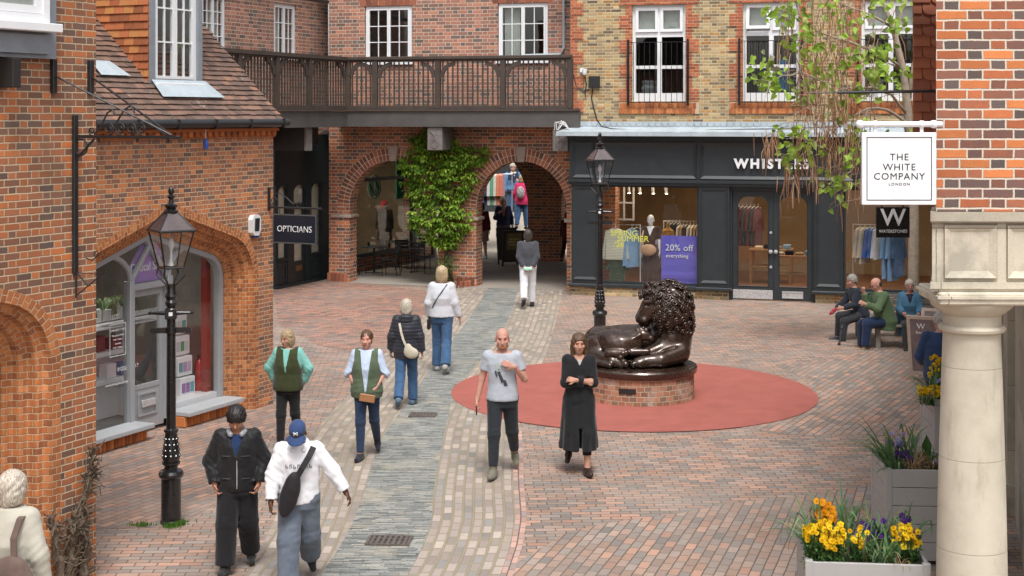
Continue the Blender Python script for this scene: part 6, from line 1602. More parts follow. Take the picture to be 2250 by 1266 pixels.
        def cut(Q):
            c = np.maximum(zl - Q[..., 2], Q[..., 2] - (s.dz + z1 * k))
            if slit is not None: c = np.maximum(c, np.where((Q[..., 1] < -.02) & (Q[..., 2] < slit), .022 - np.abs(Q[..., 0] - .01), -1))
            return c
        return sdf(name, P, s.h, mat, s.e, cut=cut, mod=md)
    def shoes(s, mat, sole=None, boot=0.0):
        J, k = s.J, s.k
        for i in (0, 1):
            h_, t_, an, up = J['heel', i], J['toe', i], J['an', i], J['up', i]; mid = (h_ + t_) / 2
            P = [cone(h_ + up * .012 * k, mid + up * .008 * k, .042 * k, .043 * k, .02), cone(mid, t_, .044 * k, .034 * k, .02), cone(h_ + up * .03 * k, an + up * (.0 + boot) * k, .042 * k, .046 * k, .02), cone(mid + up * .02 * k, an, .036 * k, .04 * k, .025)]
            b0 = h_ - up * .034 * k
            sdf('shoe', P, s.h * .85, mat, s.e, cut=lambda Q, b0=b0, up=up, an=an: np.maximum((b0 - Q) @ up, (Q - (an + up * (.012 + boot) * k)) @ up))
    def hair(s, mat, kind='short', vol=.014, length=.0, fringe=.035, seed=0, part=0.0):
        H, R, k = s.J['head'], s.R, s.k * 1.06; q = lambda x, y, z: H + R @ V3(x, y, z) * k
        P = [ell(q(0, .018, .036), ((.078 + vol) * k, (.094 + vol) * k, (.090 + vol) * k), R, .02)]
        if kind in ('bob', 'long'):
            L = length; P += [ell(q(-.062, .02, -.03), ((.030 + vol * .5) * k, .065 * k, .085 * k), R, .03), ell(q(.062, .02, -.03), ((.030 + vol * .5) * k, .065 * k, .085 * k), R, .03), ell(q(0, .062, -.04), (.078 * k, (.045 + vol * .4) * k, .10 * k), R, .03)]
            if kind == 'long':
                for sd in (-1, 1): P += [cone(q(sd * .066, .02, -.05), q(sd * .088, -.01, -.05 - L), .036 * k, .024 * k, .03), cone(q(sd * .04, .06, -.05), q(sd * .05, .065, -.07 - L), .045 * k, .03 * k, .03)]
        else: P += [ell(q(0, .055, -.02), (.068 * k, (.05 + vol * .3) * k, .07 * k), R, .03)]
        def cut(Q):
            L = ((Q - H) @ R) / k
            face = np.maximum(np.maximum(L[..., 1] + .035, L[..., 2] - (.055 + fringe * 0) - .03 * np.cos(L[..., 0] * 30)), -1)   # in front of and below the hairline
            fm = np.minimum(-(L[..., 1] + .030), (.072 - fringe * .4) - L[..., 2] - .35 * np.abs(L[..., 0] + part)); 
            wide = np.abs(L[..., 0]) - (.052 if kind != 'short' else .09)
            c = np.minimum(fm, -wide) if kind != 'short' else fm
            if kind == 'short': c = np.maximum(c, np.minimum(-.022 - L[..., 2], .058 - L[..., 1] * 1.0) * .7)
            return c * k
        def md(Q): L = ((Q - H) @ R) / k; a = np.arctan2(L[..., 0], L[..., 1] + .3); return .0034 * np.sin(a * 62 + 5 * np.sin(L[..., 2] * 22) + seed) + .005 * wobble(Q, 70, seed)
        return sdf('hair', P, s.h * .8, mat, s.e, cut=cut, mod=md)
    def hpt(s, x, y, z): return s.J['head'] + s.R @ V3(x, y, z) * s.k * 1.06

def fronty(o, x, z, r=.022):
    n = len(o.data.vertices); a = np.empty(n * 3, 'f'); o.data.vertices.foreach_get('co', a); a = a.reshape(-1, 3)
    m = (np.abs(a[:, 0] - x) < r) & (np.abs(a[:, 2] - z) < r)
    return float(a[m, 1].min()) - .003 if m.any() else -.2
def decal(o, polys, mat, name='print', parent=None):
    "small flat patches laid on the front of a garment"
    q = MB()
    for P in polys:
        n = len(P); c = (sum(p[0] for p in P) / n, sum(p[1] for p in P) / n); v = [(p[0], fronty(o, p[0], p[1]) , p[1]) for p in P] + [(c[0], fronty(o, *c), c[1])]
        q.add(v, [(i, (i + 1) % n, n) for i in range(n)])
    return q.build(name, mat, parent or o)
def hairmat(name, a, b):
    if name in _mc: return _mc[name]
    m, nt, out = NT(name); g = G(nt); P = g.obj(); x, y, z = g.sep(P)[0:3]
    n = g.noise(g.comb(g.m('MULTIPLY', x, 9), g.m('MULTIPLY', y, 9), g.m('MULTIPLY', z, 1.6)), 14, 4, .65)
    g.bsdf(out, g.ramp(n, [(.35, a), (.65, b)]), .5, 0, g.bump(n, .4, .004), .4); _mc[name] = m; return m
def strap(name, pts, w_, mat, parent, t=.006, nrm=(0, -1, 0)):
    "flat band through points"
    q = MB(); rings = []; P = [Vector(p) for p in pts]; n = len(P)
    for i in range(n):
        d = (P[min(i + 1, n - 1)] - P[max(i - 1, 0)]).normalized(); nn = Vector(nrm[i] if isinstance(nrm, list) else nrm); s_ = d.cross(nn).normalized(); nn = s_.cross(d).normalized()
        rings.append([tuple(P[i] + s_ * a * w_ / 2 + nn * b * t) for a, b in ((-1, 0), (1, 0), (1, 1), (-1, 1))])
    q.rings(rings, True, True); return q.build(name, mat, parent)
# ================================================================ people
def gnd(u, v): p = at(u, v); return (p.x, p.y, 0)
def hgt(vtop, v): return (v - vtop) * EYE / (v - V0)
HM = {'grey': hairmat('hair_grey', (.20, .185, .165), (.50, .47, .42)), 'blond': hairmat('hair_blond', (.26, .18, .095), (.62, .49, .31)), 'silver': hairmat('hair_silver', (.24, .20, .155), (.66, .60, .50)), 'black': hairmat('hair_black', (.008, .007, .007), (.025, .022, .02)), 'brown': hairmat('hair_brown', (.055, .03, .018), (.14, .08, .045)), 'fair': hairmat('hair_fair', (.22, .15, .085), (.45, .34, .20)), 'dark': hairmat('hair_dark', (.03, .024, .022), (.075, .06, .052)), 'ginger': hairmat('hair_ginger', (.22, .09, .04), (.36, .16, .08))}
DENIM = cloth('denim', (.045, .105, .21), .25, scale=7); NAVY_J = cloth('navy_jeans', (.020, .035, .075), .2); BLACK = cloth('black_cloth', (.012, .012, .013), .2)
PS = 'people walking across the yard'
# 1 man in the grey t-shirt
def man_tshirt():
    p = Person('bald man in a pale grey t-shirt walking with one hand on his chest', gnd(1104, 1046), hgt(728, 1046) * 1.01, radians(-4), PS, 'pink', head=(radians(6), radians(4)), lean=.03,
               arms=[((.28, .10, -1), (.22, -.12, -1), {'curl': 1.1}), ((.35, -.02, -1), (-.42, -.55, .62), {'dir': (-.9, -.2, .38), 'palm': (-.2, .9, -.1), 'curl': .25})], legs=((15, 6, 1, 8), (-14, 30, 3, -28)), h=.0095)
    p.top('t_shirt', cloth('grey_marl', (.40, .43, .48), .08), .016, -.06, .62, neck=.49, loose=.012, flare=.012, amp=.005)
    p.trousers(cloth('charcoal_joggers', (.020, .024, .030), .2), .008, (.095, .068, .045), 1.86); p.shoes(cloth('khaki_suede', (.17, .165, .12), .2, rough=.9), boot=.06)
    p.hair(HM['ginger'], 'short', -.006, fringe=.25) if False else None
    k = p.k; sdf('beard', [ell(p.hpt(0, -.05, -.083), (.052 * k, .046 * k, .036 * k), p.R, .02), ell(p.hpt(-.05, -.025, -.05), (.022 * k, .04 * k, .045 * k), p.R, .02), ell(p.hpt(.05, -.025, -.05), (.022 * k, .04 * k, .045 * k), p.R, .02)], .008, HM['ginger'], p.e, cut=lambda Q: (((Q - p.J['head']) @ p.R)[..., 2] / k + .066) * 1.0)
    decal(p.last, [[(a * p.k, b * p.k) for a, b in pts] for pts in (((-.06, 1.28), (-.03, 1.31), (.03, 1.16), (.0, 1.13)), ((.01, 1.18), (.05, 1.17), (.075, 1.10), (.03, 1.10)), ((-.085, 1.27), (-.07, 1.29), (-.045, 1.22), (-.06, 1.20)))], cloth('print_dark', (.05, .055, .06)))
    decal(p.last, [[(a * p.k, b * p.k) for a, b in ((-.075, 1.36), (-.03, 1.37), (.0, 1.28), (-.05, 1.27))]], cloth('print_pale', (.40, .45, .42)))
    w = p.J['wr', 0] + p.J['hd', 0] * .09; ph = MB(); ph.bbox(-.006, .006, -.036, .036, -.07, .06, .004); o = ph.build('phone', M['black_plastic']); o.matrix_world = p.e.matrix_basis @ Matrix.Translation(tuple(w + V3(.012, -.02, -.03))) @ Matrix.Rotation(.2, 4, 'X'); tag(o, "black phone in the lowered hand of the man in the grey t-shirt", 'phone')
man_tshirt()
# 2 woman in the long black coat
def woman_coat():
    p = Person('woman with long dark hair in a long black coat walking with folded arms', gnd(1272, 1040), hgt(738, 1040), radians(2), PS, 'fair', True, head=(0, radians(3)), lean=.02,
               arms=[((.10, -.30, -1), (-1.1, -.30, .10), {'dir': (-1, .35, .1), 'palm': (0, .7, -.5), 'curl': .7}), ((.10, -.34, -1), (-1.1, -.52, .22), {'dir': (-1, .3, .12), 'palm': (0, .7, -.5), 'curl': .7})], legs=((-12, 34, 1, -30), (12, 5, 1, 6)), h=.0095)
    bc = cloth('black_wool', (.011, .012, .014), .25)
    p.top('coat', bc, .022, -.08, 1.93, neck=.505, loose=.008, flare=.012, vneck=.085); p.skirt(bc, -.66, .14, (.035, .075), 'coat_skirt', .012, slit=p.dz - .38 * p.k); p.trousers(BLACK, .004, (.085, .062, .046), 1.62); p.shoes(plain('dark_leather', (.03, .016, .012), .35))
    p.hair(HM['brown'], 'long', .012, .17)
    top = MB(); top.prism([(-.03 * p.k, 1.46 * p.k), (.03 * p.k, 1.46 * p.k), (.0, 1.38 * p.k)], -.128 * p.k, -.10 * p.k); top.build('shirt', cloth('pale_shirt', (.5, .5, .48)), p.e)
woman_coat()
# 3 black jacket youth
def youth_black():
    p = Person('youth with black hair looking down in a black jacket and black trousers, hands in pockets', gnd(522, 1256), hgt(905, 1256) * 1.03, radians(4), PS, 'tan', head=(radians(-3), radians(26)), lean=.05, build=1.06,
               arms=[((.42, .10, -1), (-.25, -.40, -1), {'curl': .9}), ((.42, .10, -1), (-.25, -.40, -1), {'curl': .9})], legs=((10, 6, 3, 4), (-10, 20, 2, -14)), h=.0095)
    jk = cloth('black_nylon', (.010, .010, .011), .25, rough=.55)
    p.top('jacket', jk, .036, -.10, 1.9, neck=.52, loose=.022, flare=.006, amp=.009, vneck=.24); jo = p.last; k = p.k
    decal(jo, [[(.008 * k, z * k), (.016 * k, z * k), (.016 * k, (z + .05) * k), (.008 * k, (z + .05) * k)] for z in np.arange(.92, 1.20, .05)], M['steel'], 'zip'); decal(jo, [[(sx * .10 * k - .045 * k, z * k), (sx * .10 * k + .045 * k, z * k), (sx * .10 * k + .045 * k, (z + .012) * k), (sx * .10 * k - .045 * k, (z + .012) * k)] for sx in (-1, 1) for z in (1.26, 1.02)], cloth('dark_seam', (.05, .05, .052)), 'pocket_flap')
    p.trousers(cloth('black_cargo', (.011, .011, .013), .25), .03, (.098, .082, .075), 1.97, amp=.006); p.shoes(cloth('black_shoe', (.02, .02, .02)))
    p.top('t_shirt', cloth('navy_tee', (.015, .035, .10), .15), .022, -.02, .3, neck=.485, loose=0); p.hair(HM['black'], 'short', .022, fringe=.10)
    hp = sdf('neck_headphones', [cone(p.J['neck'] + V3(-.075, -.045, .0), p.J['neck'] + V3(-.055, -.10, -.015), .028, .028, .02), cone(p.J['neck'] + V3(.075, -.045, .0), p.J['neck'] + V3(.055, -.10, -.015), .028, .028, .02), cone(p.J['neck'] + V3(-.08, -.03, .01), p.J['neck'] + V3(-.05, .08, .03), .013, .013, .02), cone(p.J['neck'] + V3(.08, -.03, .01), p.J['neck'] + V3(.05, .08, .03), .013, .013, .02)], .009, plain('grey_plastic', (.26, .27, .28), .35)); hp.matrix_world = p.e.matrix_basis; hp.name = 'headphones'; tag(hp, 'grey headphones round the neck of the youth in the black jacket', 'headphones')
youth_black()
# 4 white hoodie
def man_hoodie():
    p = Person('man in a white hoodie, navy cap and grey trousers with a black sling bag', gnd(657, 1292), hgt(928, 1292) * 1.03, radians(6), PS, 'brown', head=(radians(-8), radians(32)), lean=.10, build=1.04,
               arms=[((.34, -.05, -1), (.05, -.35, -1), {'curl': .9}), ((.72, .02, -1), (.62, -.10, -1), {'curl': .7})], legs=((16, 8, 2, 6), (-16, 30, 2, -25)), h=.0095)
    wh = cloth('white_fleece', (.74, .75, .78), .05)
    p.top('hoodie', wh, .032, -.08, 1.92, neck=.52, loose=.02, flare=.006, amp=.009); p.trousers(cloth('slate_cargo', (.115, .14, .18), .2), .03, (.10, .085, .08), 1.97, amp=.007); p.shoes(cloth('black_shoe', (.02, .02, .02)))
    k = p.k; J = p.J
    sdf('hood', [cone(J['neck'] + V3(-.085, .0, .0) * k, J['neck'] + V3(-.05, -.10, -.045) * k, .035 * k, .03 * k, .03), cone(J['neck'] + V3(.085, .0, .0) * k, J['neck'] + V3(.05, -.10, -.045) * k, .035 * k, .03 * k, .03), ell(J['neck'] + V3(0, .10, -.01) * k, (.11 * k, .06 * k, .07 * k), None, .04)], .01, wh, p.e)
    nv = cloth('navy_cap_cloth', (.028, .055, .14), .15)
    cp = sdf('cap', [ell(p.hpt(0, .012, .05), (.088 * k, .105 * k, .082 * k), p.R, .01)], .008, nv, p.e, cut=lambda Q: (.032 - ((Q - J['head']) @ p.R)[..., 2] / k))
    q = MB(); rows = []
    for r, dz in ((.085, 0), (.125, -.006), (.165, -.02)): rows.append([tuple(p.hpt(r * .62 * sin(a), -.02 - r * cos(a), .040 + dz - .012 * sin(a) ** 2)) for a in np.linspace(-1.25, 1.25, 13)])
    q.rings(rows, closed=False); q.rings([[(a, b, c - .007) for a, b, c in r] for r in rows][::-1], closed=False); q.build('cap_brim', nv, cp, smooth=True)
    q = MB(); q.tube([tuple(p.hpt(x, -.088, z)) for x, z in ((-.02, .062), (.02, .095))], .006, 6); q.tube([tuple(p.hpt(x, -.088, z)) for x, z in ((.02, .062), (-.02, .095))], .006, 6); q.build('cap_badge', M['white'], cp)
    decal(p.last, [[((x + a) * k, (1.27 + b) * k) for a, b in s_] for j, x in enumerate(np.linspace(-.13, .11, 7)) for s_ in (((0, 0), (.008, 0), (.008, .04), (0, .04)), ((.008, .03 * (j % 2)), (.026, .03 * (j % 2)), (.026, .03 * (j % 2) + .01), (.008, .03 * (j % 2) + .01)), ((.018, 0), (.026, 0), (.026, .02), (.018, .02)))], cloth('print_grey', (.13, .14, .16)))
    bg = empty('sling_bag', p.e.location, p.e.rotation_euler.z, 'black sling bag worn across the white hoodie', 'bag'); bl = cloth('black_bag', (.014, .012, .014), .2, rough=.6)
    sdf('pouch', [ell((-.085 * k, -.235 * k, 1.02 * k), (.095 * k, .055 * k, .24 * k), _rot(0, 0, radians(16)), .02)], .009, bl, bg, mod=lambda Q: .004 * wobble(Q, 30))
    strap('strap', [(-.03 * k, -.24 * k, 1.16 * k), (.04 * k, -.235 * k, 1.28 * k), (.105 * k, -.20 * k, 1.385 * k), (.145 * k, -.12 * k, 1.455 * k), (.15 * k, -.02 * k, 1.47 * k), (.10 * k, .10 * k, 1.36 * k)], .055, bl, bg, .014, [(0, -1, .3), (0, -1, .4), (.2, -1, .7), (.3, -.5, 1), (.3, .1, 1), (.2, 1, .3)])
man_hoodie()
# 5 olive waistcoat
def woman_olive():
    p = Person('woman with fair hair in an olive fleece waistcoat over turquoise sleeves', gnd(633, 985), hgt(730, 985), radians(-6), PS, 'fair', True, head=(radians(-28), radians(8)), build=1.08,
               arms=[((.62, .16, -1), (-.38, .28, -1), {'curl': .8}), ((.62, .16, -1), (-.38, .28, -1), {'curl': .8})], legs=((8, 4, 1, 4), (-8, 18, 1, -12)))
    p.top('jumper', cloth('turquoise_knit', (.20, .47, .42), .1), .022, -.04, 1.95, neck=.505, loose=.022, amp=.006); p.top('waistcoat', cloth('olive_fleece', (.036, .044, .014), .2, sheen=.2), .044, -.10, .0, neck=.50, arms=False, flare=.012, loose=.022, amp=.006, vneck=.34, vw=.05)
    p.trousers(BLACK, .008, (.092, .066, .05), 1.95); p.shoes(cloth('black_shoe', (.02, .02, .02))); p.hair(HM['fair'], 'bob', .010, fringe=.08)
woman_olive()
# 6 blue shirt
def woman_blue():
    p = Person('woman in a pale blue shirt and green gilet holding a tan wallet in clasped hands', gnd(806, 1008), hgt(730, 1008), radians(-2), PS, 'pink', True, head=(radians(-4), radians(2)), build=1.05,
               arms=[((.34, .0, -1), (-.52, -.52, -.80), {'dir': (-.7, -.35, -.6), 'palm': (-.3, .9, 0), 'curl': .6}), ((.34, .0, -1), (-.52, -.60, -.80), {'dir': (-.7, -.25, -.6), 'palm': (-.3, .9, 0), 'curl': .6})], legs=((11, 4, -1, 5), (-12, 30, 1, -30)))
    p.top('shirt', cloth('pale_blue_shirt', (.47, .56, .72), .08), .018, -.04, 1.10, neck=.515, loose=.02, amp=.006); p.top('gilet', cloth('green_gilet', (.085, .115, .068), .2), .036, -.12, .0, neck=.51, arms=False, flare=.018, loose=.024, amp=.006, vneck=.60, vw=.075)
    so_ = [c for c in p.e.children if c.name.startswith('shirt')][-1]; decal(so_, [[(x * p.k, z * p.k) for x, z in ((-.006, z0), (.006, z0), (.006, z0 + .012), (-.006, z0 + .012))] for z0 in (1.02, 1.10, 1.18, 1.26, 1.34)], M['white'], 'buttons')
    p.trousers(NAVY_J, .006, (.090, .064, .046), 1.95); p.shoes(cloth('navy_shoe', (.02, .022, .03))); p.hair(HM['brown'], 'short', .004, fringe=.30)
    w = (p.J['wr', 0] + p.J['wr', 1]) / 2 + V3(.03, -.10, -.105); q = MB(); q.bbox(-.10, .10, -.014, .014, -.05, .05, .008); o = q.build('wallet', plain('tan_leather', (.32, .15, .06), .5)); o.matrix_world = p.e.matrix_basis @ Matrix.Translation(tuple(w)) @ Matrix.Rotation(.15, 4, 'Y'); tag(o, 'tan leather wallet held by the woman in the pale blue shirt', 'wallet')
woman_blue()
# 7 navy puffer jacket, from behind
def woman_puffer():
    p = Person('woman in a navy quilted jacket and blue jeans seen from behind', gnd(893, 893), hgt(662, 893), radians(178), PS, 'fair', True, head=(radians(-4), radians(2)), build=1.10,
               arms=[((.26, .08, -1), (.12, -.10, -1), {'curl': .7}), ((.30, .08, -1), (.10, -.25, -1), {'curl': .7})], legs=((12, 6, 1, 6), (-12, 26, 1, -26)))
    pf = cloth('navy_nylon', (.026, .028, .038), .15, rough=.5); p.top('quilted_jacket', pf, .036, -.17, 1.93, neck=.52, loose=.014, flare=.008, quilt=.011)
    k = p.k; sdf('hood', [ell(p.J['neck'] + V3(0, .10, -.03) * k, (.125 * k, .065 * k, .085 * k), None, .04), cone(p.J['neck'] + V3(-.1, .04, .0) * k, p.J['neck'] + V3(.1, .04, .0) * k, .035 * k, .035 * k, .04)], .011, pf, p.e, mod=lambda Q: .006 * np.sin(Q[..., 2] * 90))
    p.trousers(DENIM, .010, (.095, .072, .072), 1.97, seed=4); p.shoes(cloth('blue_shoe', (.10, .16, .22))); p.hair(HM['silver'], 'bob', .012, seed=2)
    bg = empty('shoulder_bag', p.e.location, p.e.rotation_euler.z, 'cream shoulder bag on the back of the navy quilted jacket', 'bag'); cr = cloth('cream_leather', (.50, .46, .36), .1, rough=.55)
    sdf('pouch', [ell((-.10 * k, .20 * k, .92 * k), (.125 * k, .045 * k, .095 * k), _rot(0, 0, radians(-8)), .02), ell((-.05 * k, .20 * k, 1.0 * k), (.06 * k, .03 * k, .08 * k), None, .04)], .01, cr, bg)
    strap('strap', [(-.02 * k, .205 * k, 1.03 * k), (.03 * k, .20 * k, 1.14 * k), (.07 * k, .18 * k, 1.27 * k), (.10 * k, .13 * k, 1.40 * k)], .035, cr, bg, .008, (0, 1, .1))
woman_puffer()
# 8 pale jumper, from behind
def woman_jumper():
    p = Person('woman with blond bob in a pale grey jumper and flared jeans seen from behind', gnd(971, 818), hgt(590, 818), radians(176), PS, 'fair', True, head=(0, radians(0)), build=1.08,
               arms=[((.24, .05, -1), (.28, -.18, -1), {'curl': .6}), ((.24, .10, -1), (.02, -.35, -.9), {'curl': .6})], legs=((-10, 22, 1, -22), (10, 5, 1, 5)))
    p.top('jumper', cloth('pale_grey_knit', (.56, .59, .63), .06), .026, -.04, 1.93, neck=.505, loose=.016, flare=.004, amp=.005); p.trousers(DENIM, .008, (.098, .070, .078), 1.97, seed=2); p.shoes(cloth('grey_shoe', (.34, .34, .33))); p.hair(HM['blond'], 'bob', .014, seed=4)
    k = p.k; bg = empty('cross_body_bag', p.e.location, p.e.rotation_euler.z, 'small black bag on a thin strap across the pale grey jumper', 'bag'); bl = cloth('black_bag', (.014, .012, .014))
    strap('strap', [(-.10 * k, .08 * k, 1.49 * k), (-.02 * k, .155 * k, 1.38 * k), (.05 * k, .165 * k, 1.28 * k), (.13 * k, .12 * k, 1.14 * k), (.19 * k, .02 * k, 1.0 * k), (.21 * k, -.03 * k, .88 * k)], .016, bl, bg, .008, [(0, .5, 1), (0, 1, .3), (0, 1, .2), (.5, 1, 0), (1, .3, 0), (1, 0, 0)])
    q = MB(); q.bbox(.195 * k, .25 * k, -.12 * k, .06 * k, .72 * k, .90 * k, .02); q.build('pouch', bl, bg)
woman_jumper()
# 9 person going into the arch
def man_arch():
    p = Person('person in a charcoal jacket and white trousers walking into the right arch', gnd(1160, 676), hgt(507, 676), radians(180), PS, 'fair', False, head=(0, radians(-4)), arms=[((.12, .18, -1), (-.35, .22, -.8), {'curl': .8}), ((.12, .18, -1), (-.35, .22, -.8), {'curl': .8})], legs=((14, 8, 1, 6), (-14, 30, 1, -28)), h=.013)
    p.top('jacket', cloth('charcoal_cloth', (.060, .062, .072), .12), .028, -.10, 1.95, neck=.51, loose=.012, flare=.008); p.trousers(cloth('white_cotton', (.66, .67, .70), .06), .018, (.094, .072, .058), 1.94); p.shoes(cloth('navy_shoe', (.05, .055, .07))); p.hair(HM['dark'], 'bob', .010)
    k = p.k; q = sdf('waist_bag', [ell((0, .205 * k, .90 * k), (.11 * k, .03 * k, .05 * k), None, .02)], .012, cloth('mint_cloth', (.42, .66, .52))); q.matrix_world = p.e.matrix_basis; tag(q, 'small mint green pouch held behind the back of the person entering the arch', 'pouch')
man_arch()
# 10 woman at the bottom left corner
def woman_cream():
    p = Person('woman with silver hair in a cream coat at the bottom left corner seen from behind', ((26 - U0) / F * 11.3, 11.3, 0), 1.72, radians(165), PS, 'fair', True, head=(radians(-20), radians(4)), build=1.12, arms=[((.30, .05, -1), (.10, -.25, -1)), ((.30, .05, -1), (.10, -.25, -1))], legs=((10, 5), (-10, 22)))
    p.top('coat', cloth('cream_wool', (.44, .42, .35), .06), .036, -.30, 1.93, neck=.525, loose=.018, flare=.02, amp=.007); p.trousers(BLACK, .01, length=1.95); p.shoes(cloth('black_shoe', (.02, .02, .02))); p.hair(HM['silver'], 'bob', .016)
    bg = empty('shoulder_bag', p.e.location, p.e.rotation_euler.z, 'big brown shoulder bag of the woman in the cream coat', 'bag'); k = p.k; br = cloth('brown_bag', (.125, .085, .072), .2)
    sdf('pouch', [ell((-.14 * k, .22 * k, 1.02 * k), (.20 * k, .07 * k, .20 * k), _rot(0, 0, radians(6)), .03)], .011, br, bg, mod=lambda Q: .008 * wobble(Q, 22)); strap('strap', [(-.20 * k, .235 * k, 1.02 * k), (-.17 * k, .225 * k, 1.20 * k), (-.15 * k, .20 * k, 1.34 * k), (-.15 * k, .12 * k, 1.46 * k), (-.15 * k, .02 * k, 1.49 * k)], .05, br, bg, .012, [(0, 1, 0), (0, 1, .1), (0, 1, .3), (0, .6, 1), (0, 0, 1)])
woman_cream()
# bench round the tree and the three people on it
bn = empty('tree_bench', (7.72, 29.3, 0), radians(0), 'weathered timber bench built round the tree beside the shopfront', 'bench'); GW = plain('weathered_wood', (.22, .195, .17), .85, var=.3, scale=8, bump=.4)
for s0 in range(4):
    q = MB(); R4 = Matrix.Rotation(s0 * pi / 2, 4, 'Z')
    for k in range(4): y0 = -.92 + k * .112; q.bbox(-(.92 - k * .112) - .0, (.92 - k * .112), y0, y0 + .098, .41, .45, .006)
    q.v = [tuple(R4 @ Vector(p)) for p in q.v]; q.build('seat', GW, bn)
    q = MB(); 
    for k in range(3): q.bbox(-.48, .48, -.47 + k * .02, -.445 + k * .02, .55 + k * .12, .64 + k * .12, .006)
    for x in (-.44, .44): q.bbox(x - .03, x + .03, -.45, -.39, .45, .92)
    q.v = [tuple(R4 @ Vector(p)) for p in q.v]; q.build('backrest', GW, bn)
    for x in (-.78, .0): q = MB(); q.bbox(x - .045, x + .045, -.84, -.75, 0, .409); q.v = [tuple(R4 @ Vector(p)) for p in q.v]; q.build('leg', GW, bn)
BG = 'people sitting on the tree bench'
def sitter_navy():
    p = Person('grey haired person in a navy jacket leaning forward on the bench with a red glove', (6.88, 29.55, 0), 1.68, radians(-82), BG, 'pink', True, lean=.30, head=(radians(-6), radians(10)), seat=.45, legs=((82, 78, 4, 0), (72, 66, 4, 0)), arms=[((.12, -.55, -.85), (.0, -.75, -.6), {'curl': 1.0}), ((.12, -.35, -1), (.0, -.9, -.2), {'curl': .8})], h=.0125, build=1.05)
    p.top('jacket', cloth('navy_softshell', (.022, .028, .042), .15), .030, -.10, 1.95, neck=.515, loose=.014); p.trousers(cloth('charcoal_trousers', (.035, .035, .04), .15), .014, (.094, .070, .055), 1.94); p.shoes(cloth('dark_trainer', (.05, .06, .075))); p.hair(HM['grey'], 'short', .008, fringe=.05)
    J = p.J; sdf('glove', [cone(J['wr', 0], J['wr', 0] + J['hd', 0] * .12, .038, .034, .02), cone(J['wr', 0] + J['hd', 0] * .1, J['wr', 0] + J['hd', 0] * .16, .03, .02, .02)], .011, cloth('red_glove', (.50, .05, .09)), p.e)
    q = MB(); q.tube([(6.42, 29.2, .30), (6.30, 28.9, .015)], .016, 8); q.tube([(6.40, 29.16, .27), (6.43, 29.22, .33)], .028, 8); q.lathe([(0, 0), (.035, 0), (.03, .04), (0, .045)], (6.29, 28.88, .0), 10); o = q.build('walking_stick', M['iron']); tag(o, 'lower end of a folding walking stick resting on the paving by the bench', 'stick')
def sitter_green():
    p = Person('bald man in a green jacket on the bench with his hand to his face', (7.12, 28.55, 0), 1.78, radians(-80), BG, 'pink', lean=.26, head=(radians(-2), radians(22)), seat=.45, legs=((80, 78, 3, 0), (84, 78, 5, 0)), arms=[((.10, -.62, -.72), (-.12, -.30, 1.0), {'curl': 1.3}), ((.12, -.55, -.85), (-.15, -.85, .35), {'curl': 1.2})], h=.012, build=1.12)
    p.top('jacket', cloth('green_tweed', (.085, .135, .065), .12), .036, -.20, 1.93, neck=.51, loose=.016, flare=.02, belly=.03, amp=.006); p.trousers(cloth('navy_trousers', (.012, .025, .065), .15), .018, (.096, .074, .062), 1.94); p.shoes(cloth('tan_boot', (.20, .14, .085)), boot=.04)
    sdf('hair', [ell(p.hpt(0, .05, .0), (.082, .07, .06), p.R, .02)], .01, HM['dark'], p.e, cut=lambda Q: ((Q - p.J['head']) @ p.R)[..., 2] - .045)
    q = MB(); f = p.hpt
    for sd in (-1, 1): q.tube([tuple(f(sd * .035 + .022 * cos(a), -.108, .006 + .018 * sin(a))) for a in np.linspace(0, 2 * pi, 13)], .003, 5); q.tube([tuple(f(sd * .06, -.10, .01)), tuple(f(sd * .083, .0, .008))], .003, 5)
    q.build('glasses', M['iron'], p.e)
def sitter_blue():
    p = Person('grey haired woman in a blue hooded coat and glasses sitting on the far bench side', (7.58, 28.66, 0), 1.62, radians(-8), BG, 'pink', True, lean=.05, head=(radians(2), radians(6)), seat=.45, legs=((82, 80, 3, 0), (78, 76, 3, 0)), arms=[((.22, -.35, -1), (-.25, -.9, -.25), {'curl': .8}), ((.22, -.35, -1), (-.25, -.9, -.25), {'curl': .8})], h=.012, build=1.1)
    bl = cloth('blue_raincoat', (.055, .15, .24), .1, rough=.6); p.top('coat', bl, .036, -.34, 1.93, neck=.515, loose=.014, flare=.03, vneck=.20); p.top('jumper', cloth('navy_knit', (.02, .025, .045)), .02, -.05, .2, neck=.50); p.trousers(cloth('charcoal_trousers', (.035, .035, .04)), .016, (.094, .07, .055), 1.94); p.shoes(cloth('black_shoe', (.02, .02, .02))); p.hair(HM['silver'], 'short', .012, fringe=.04)
    k = p.k; sdf('hood', [cone(p.J['neck'] + V3(-.11, .02, -.02), p.J['neck'] + V3(-.05, -.1, -.08), .034, .025, .03), cone(p.J['neck'] + V3(.11, .02, -.02), p.J['neck'] + V3(.05, -.1, -.08), .034, .025, .03), ell(p.J['neck'] + V3(0, .09, 0), (.13, .06, .06), None, .04)], .012, bl, p.e)
    q = MB(); f = p.hpt
    for sd in (-1, 1): q.tube([tuple(f(sd * .034 + .024 * cos(a), -.106, .004 + .02 * sin(a))) for a in np.linspace(0, 2 * pi, 13)], .003, 5)
    q.build('glasses', M['iron'], p.e)
sitter_navy(); sitter_green(); sitter_blue()
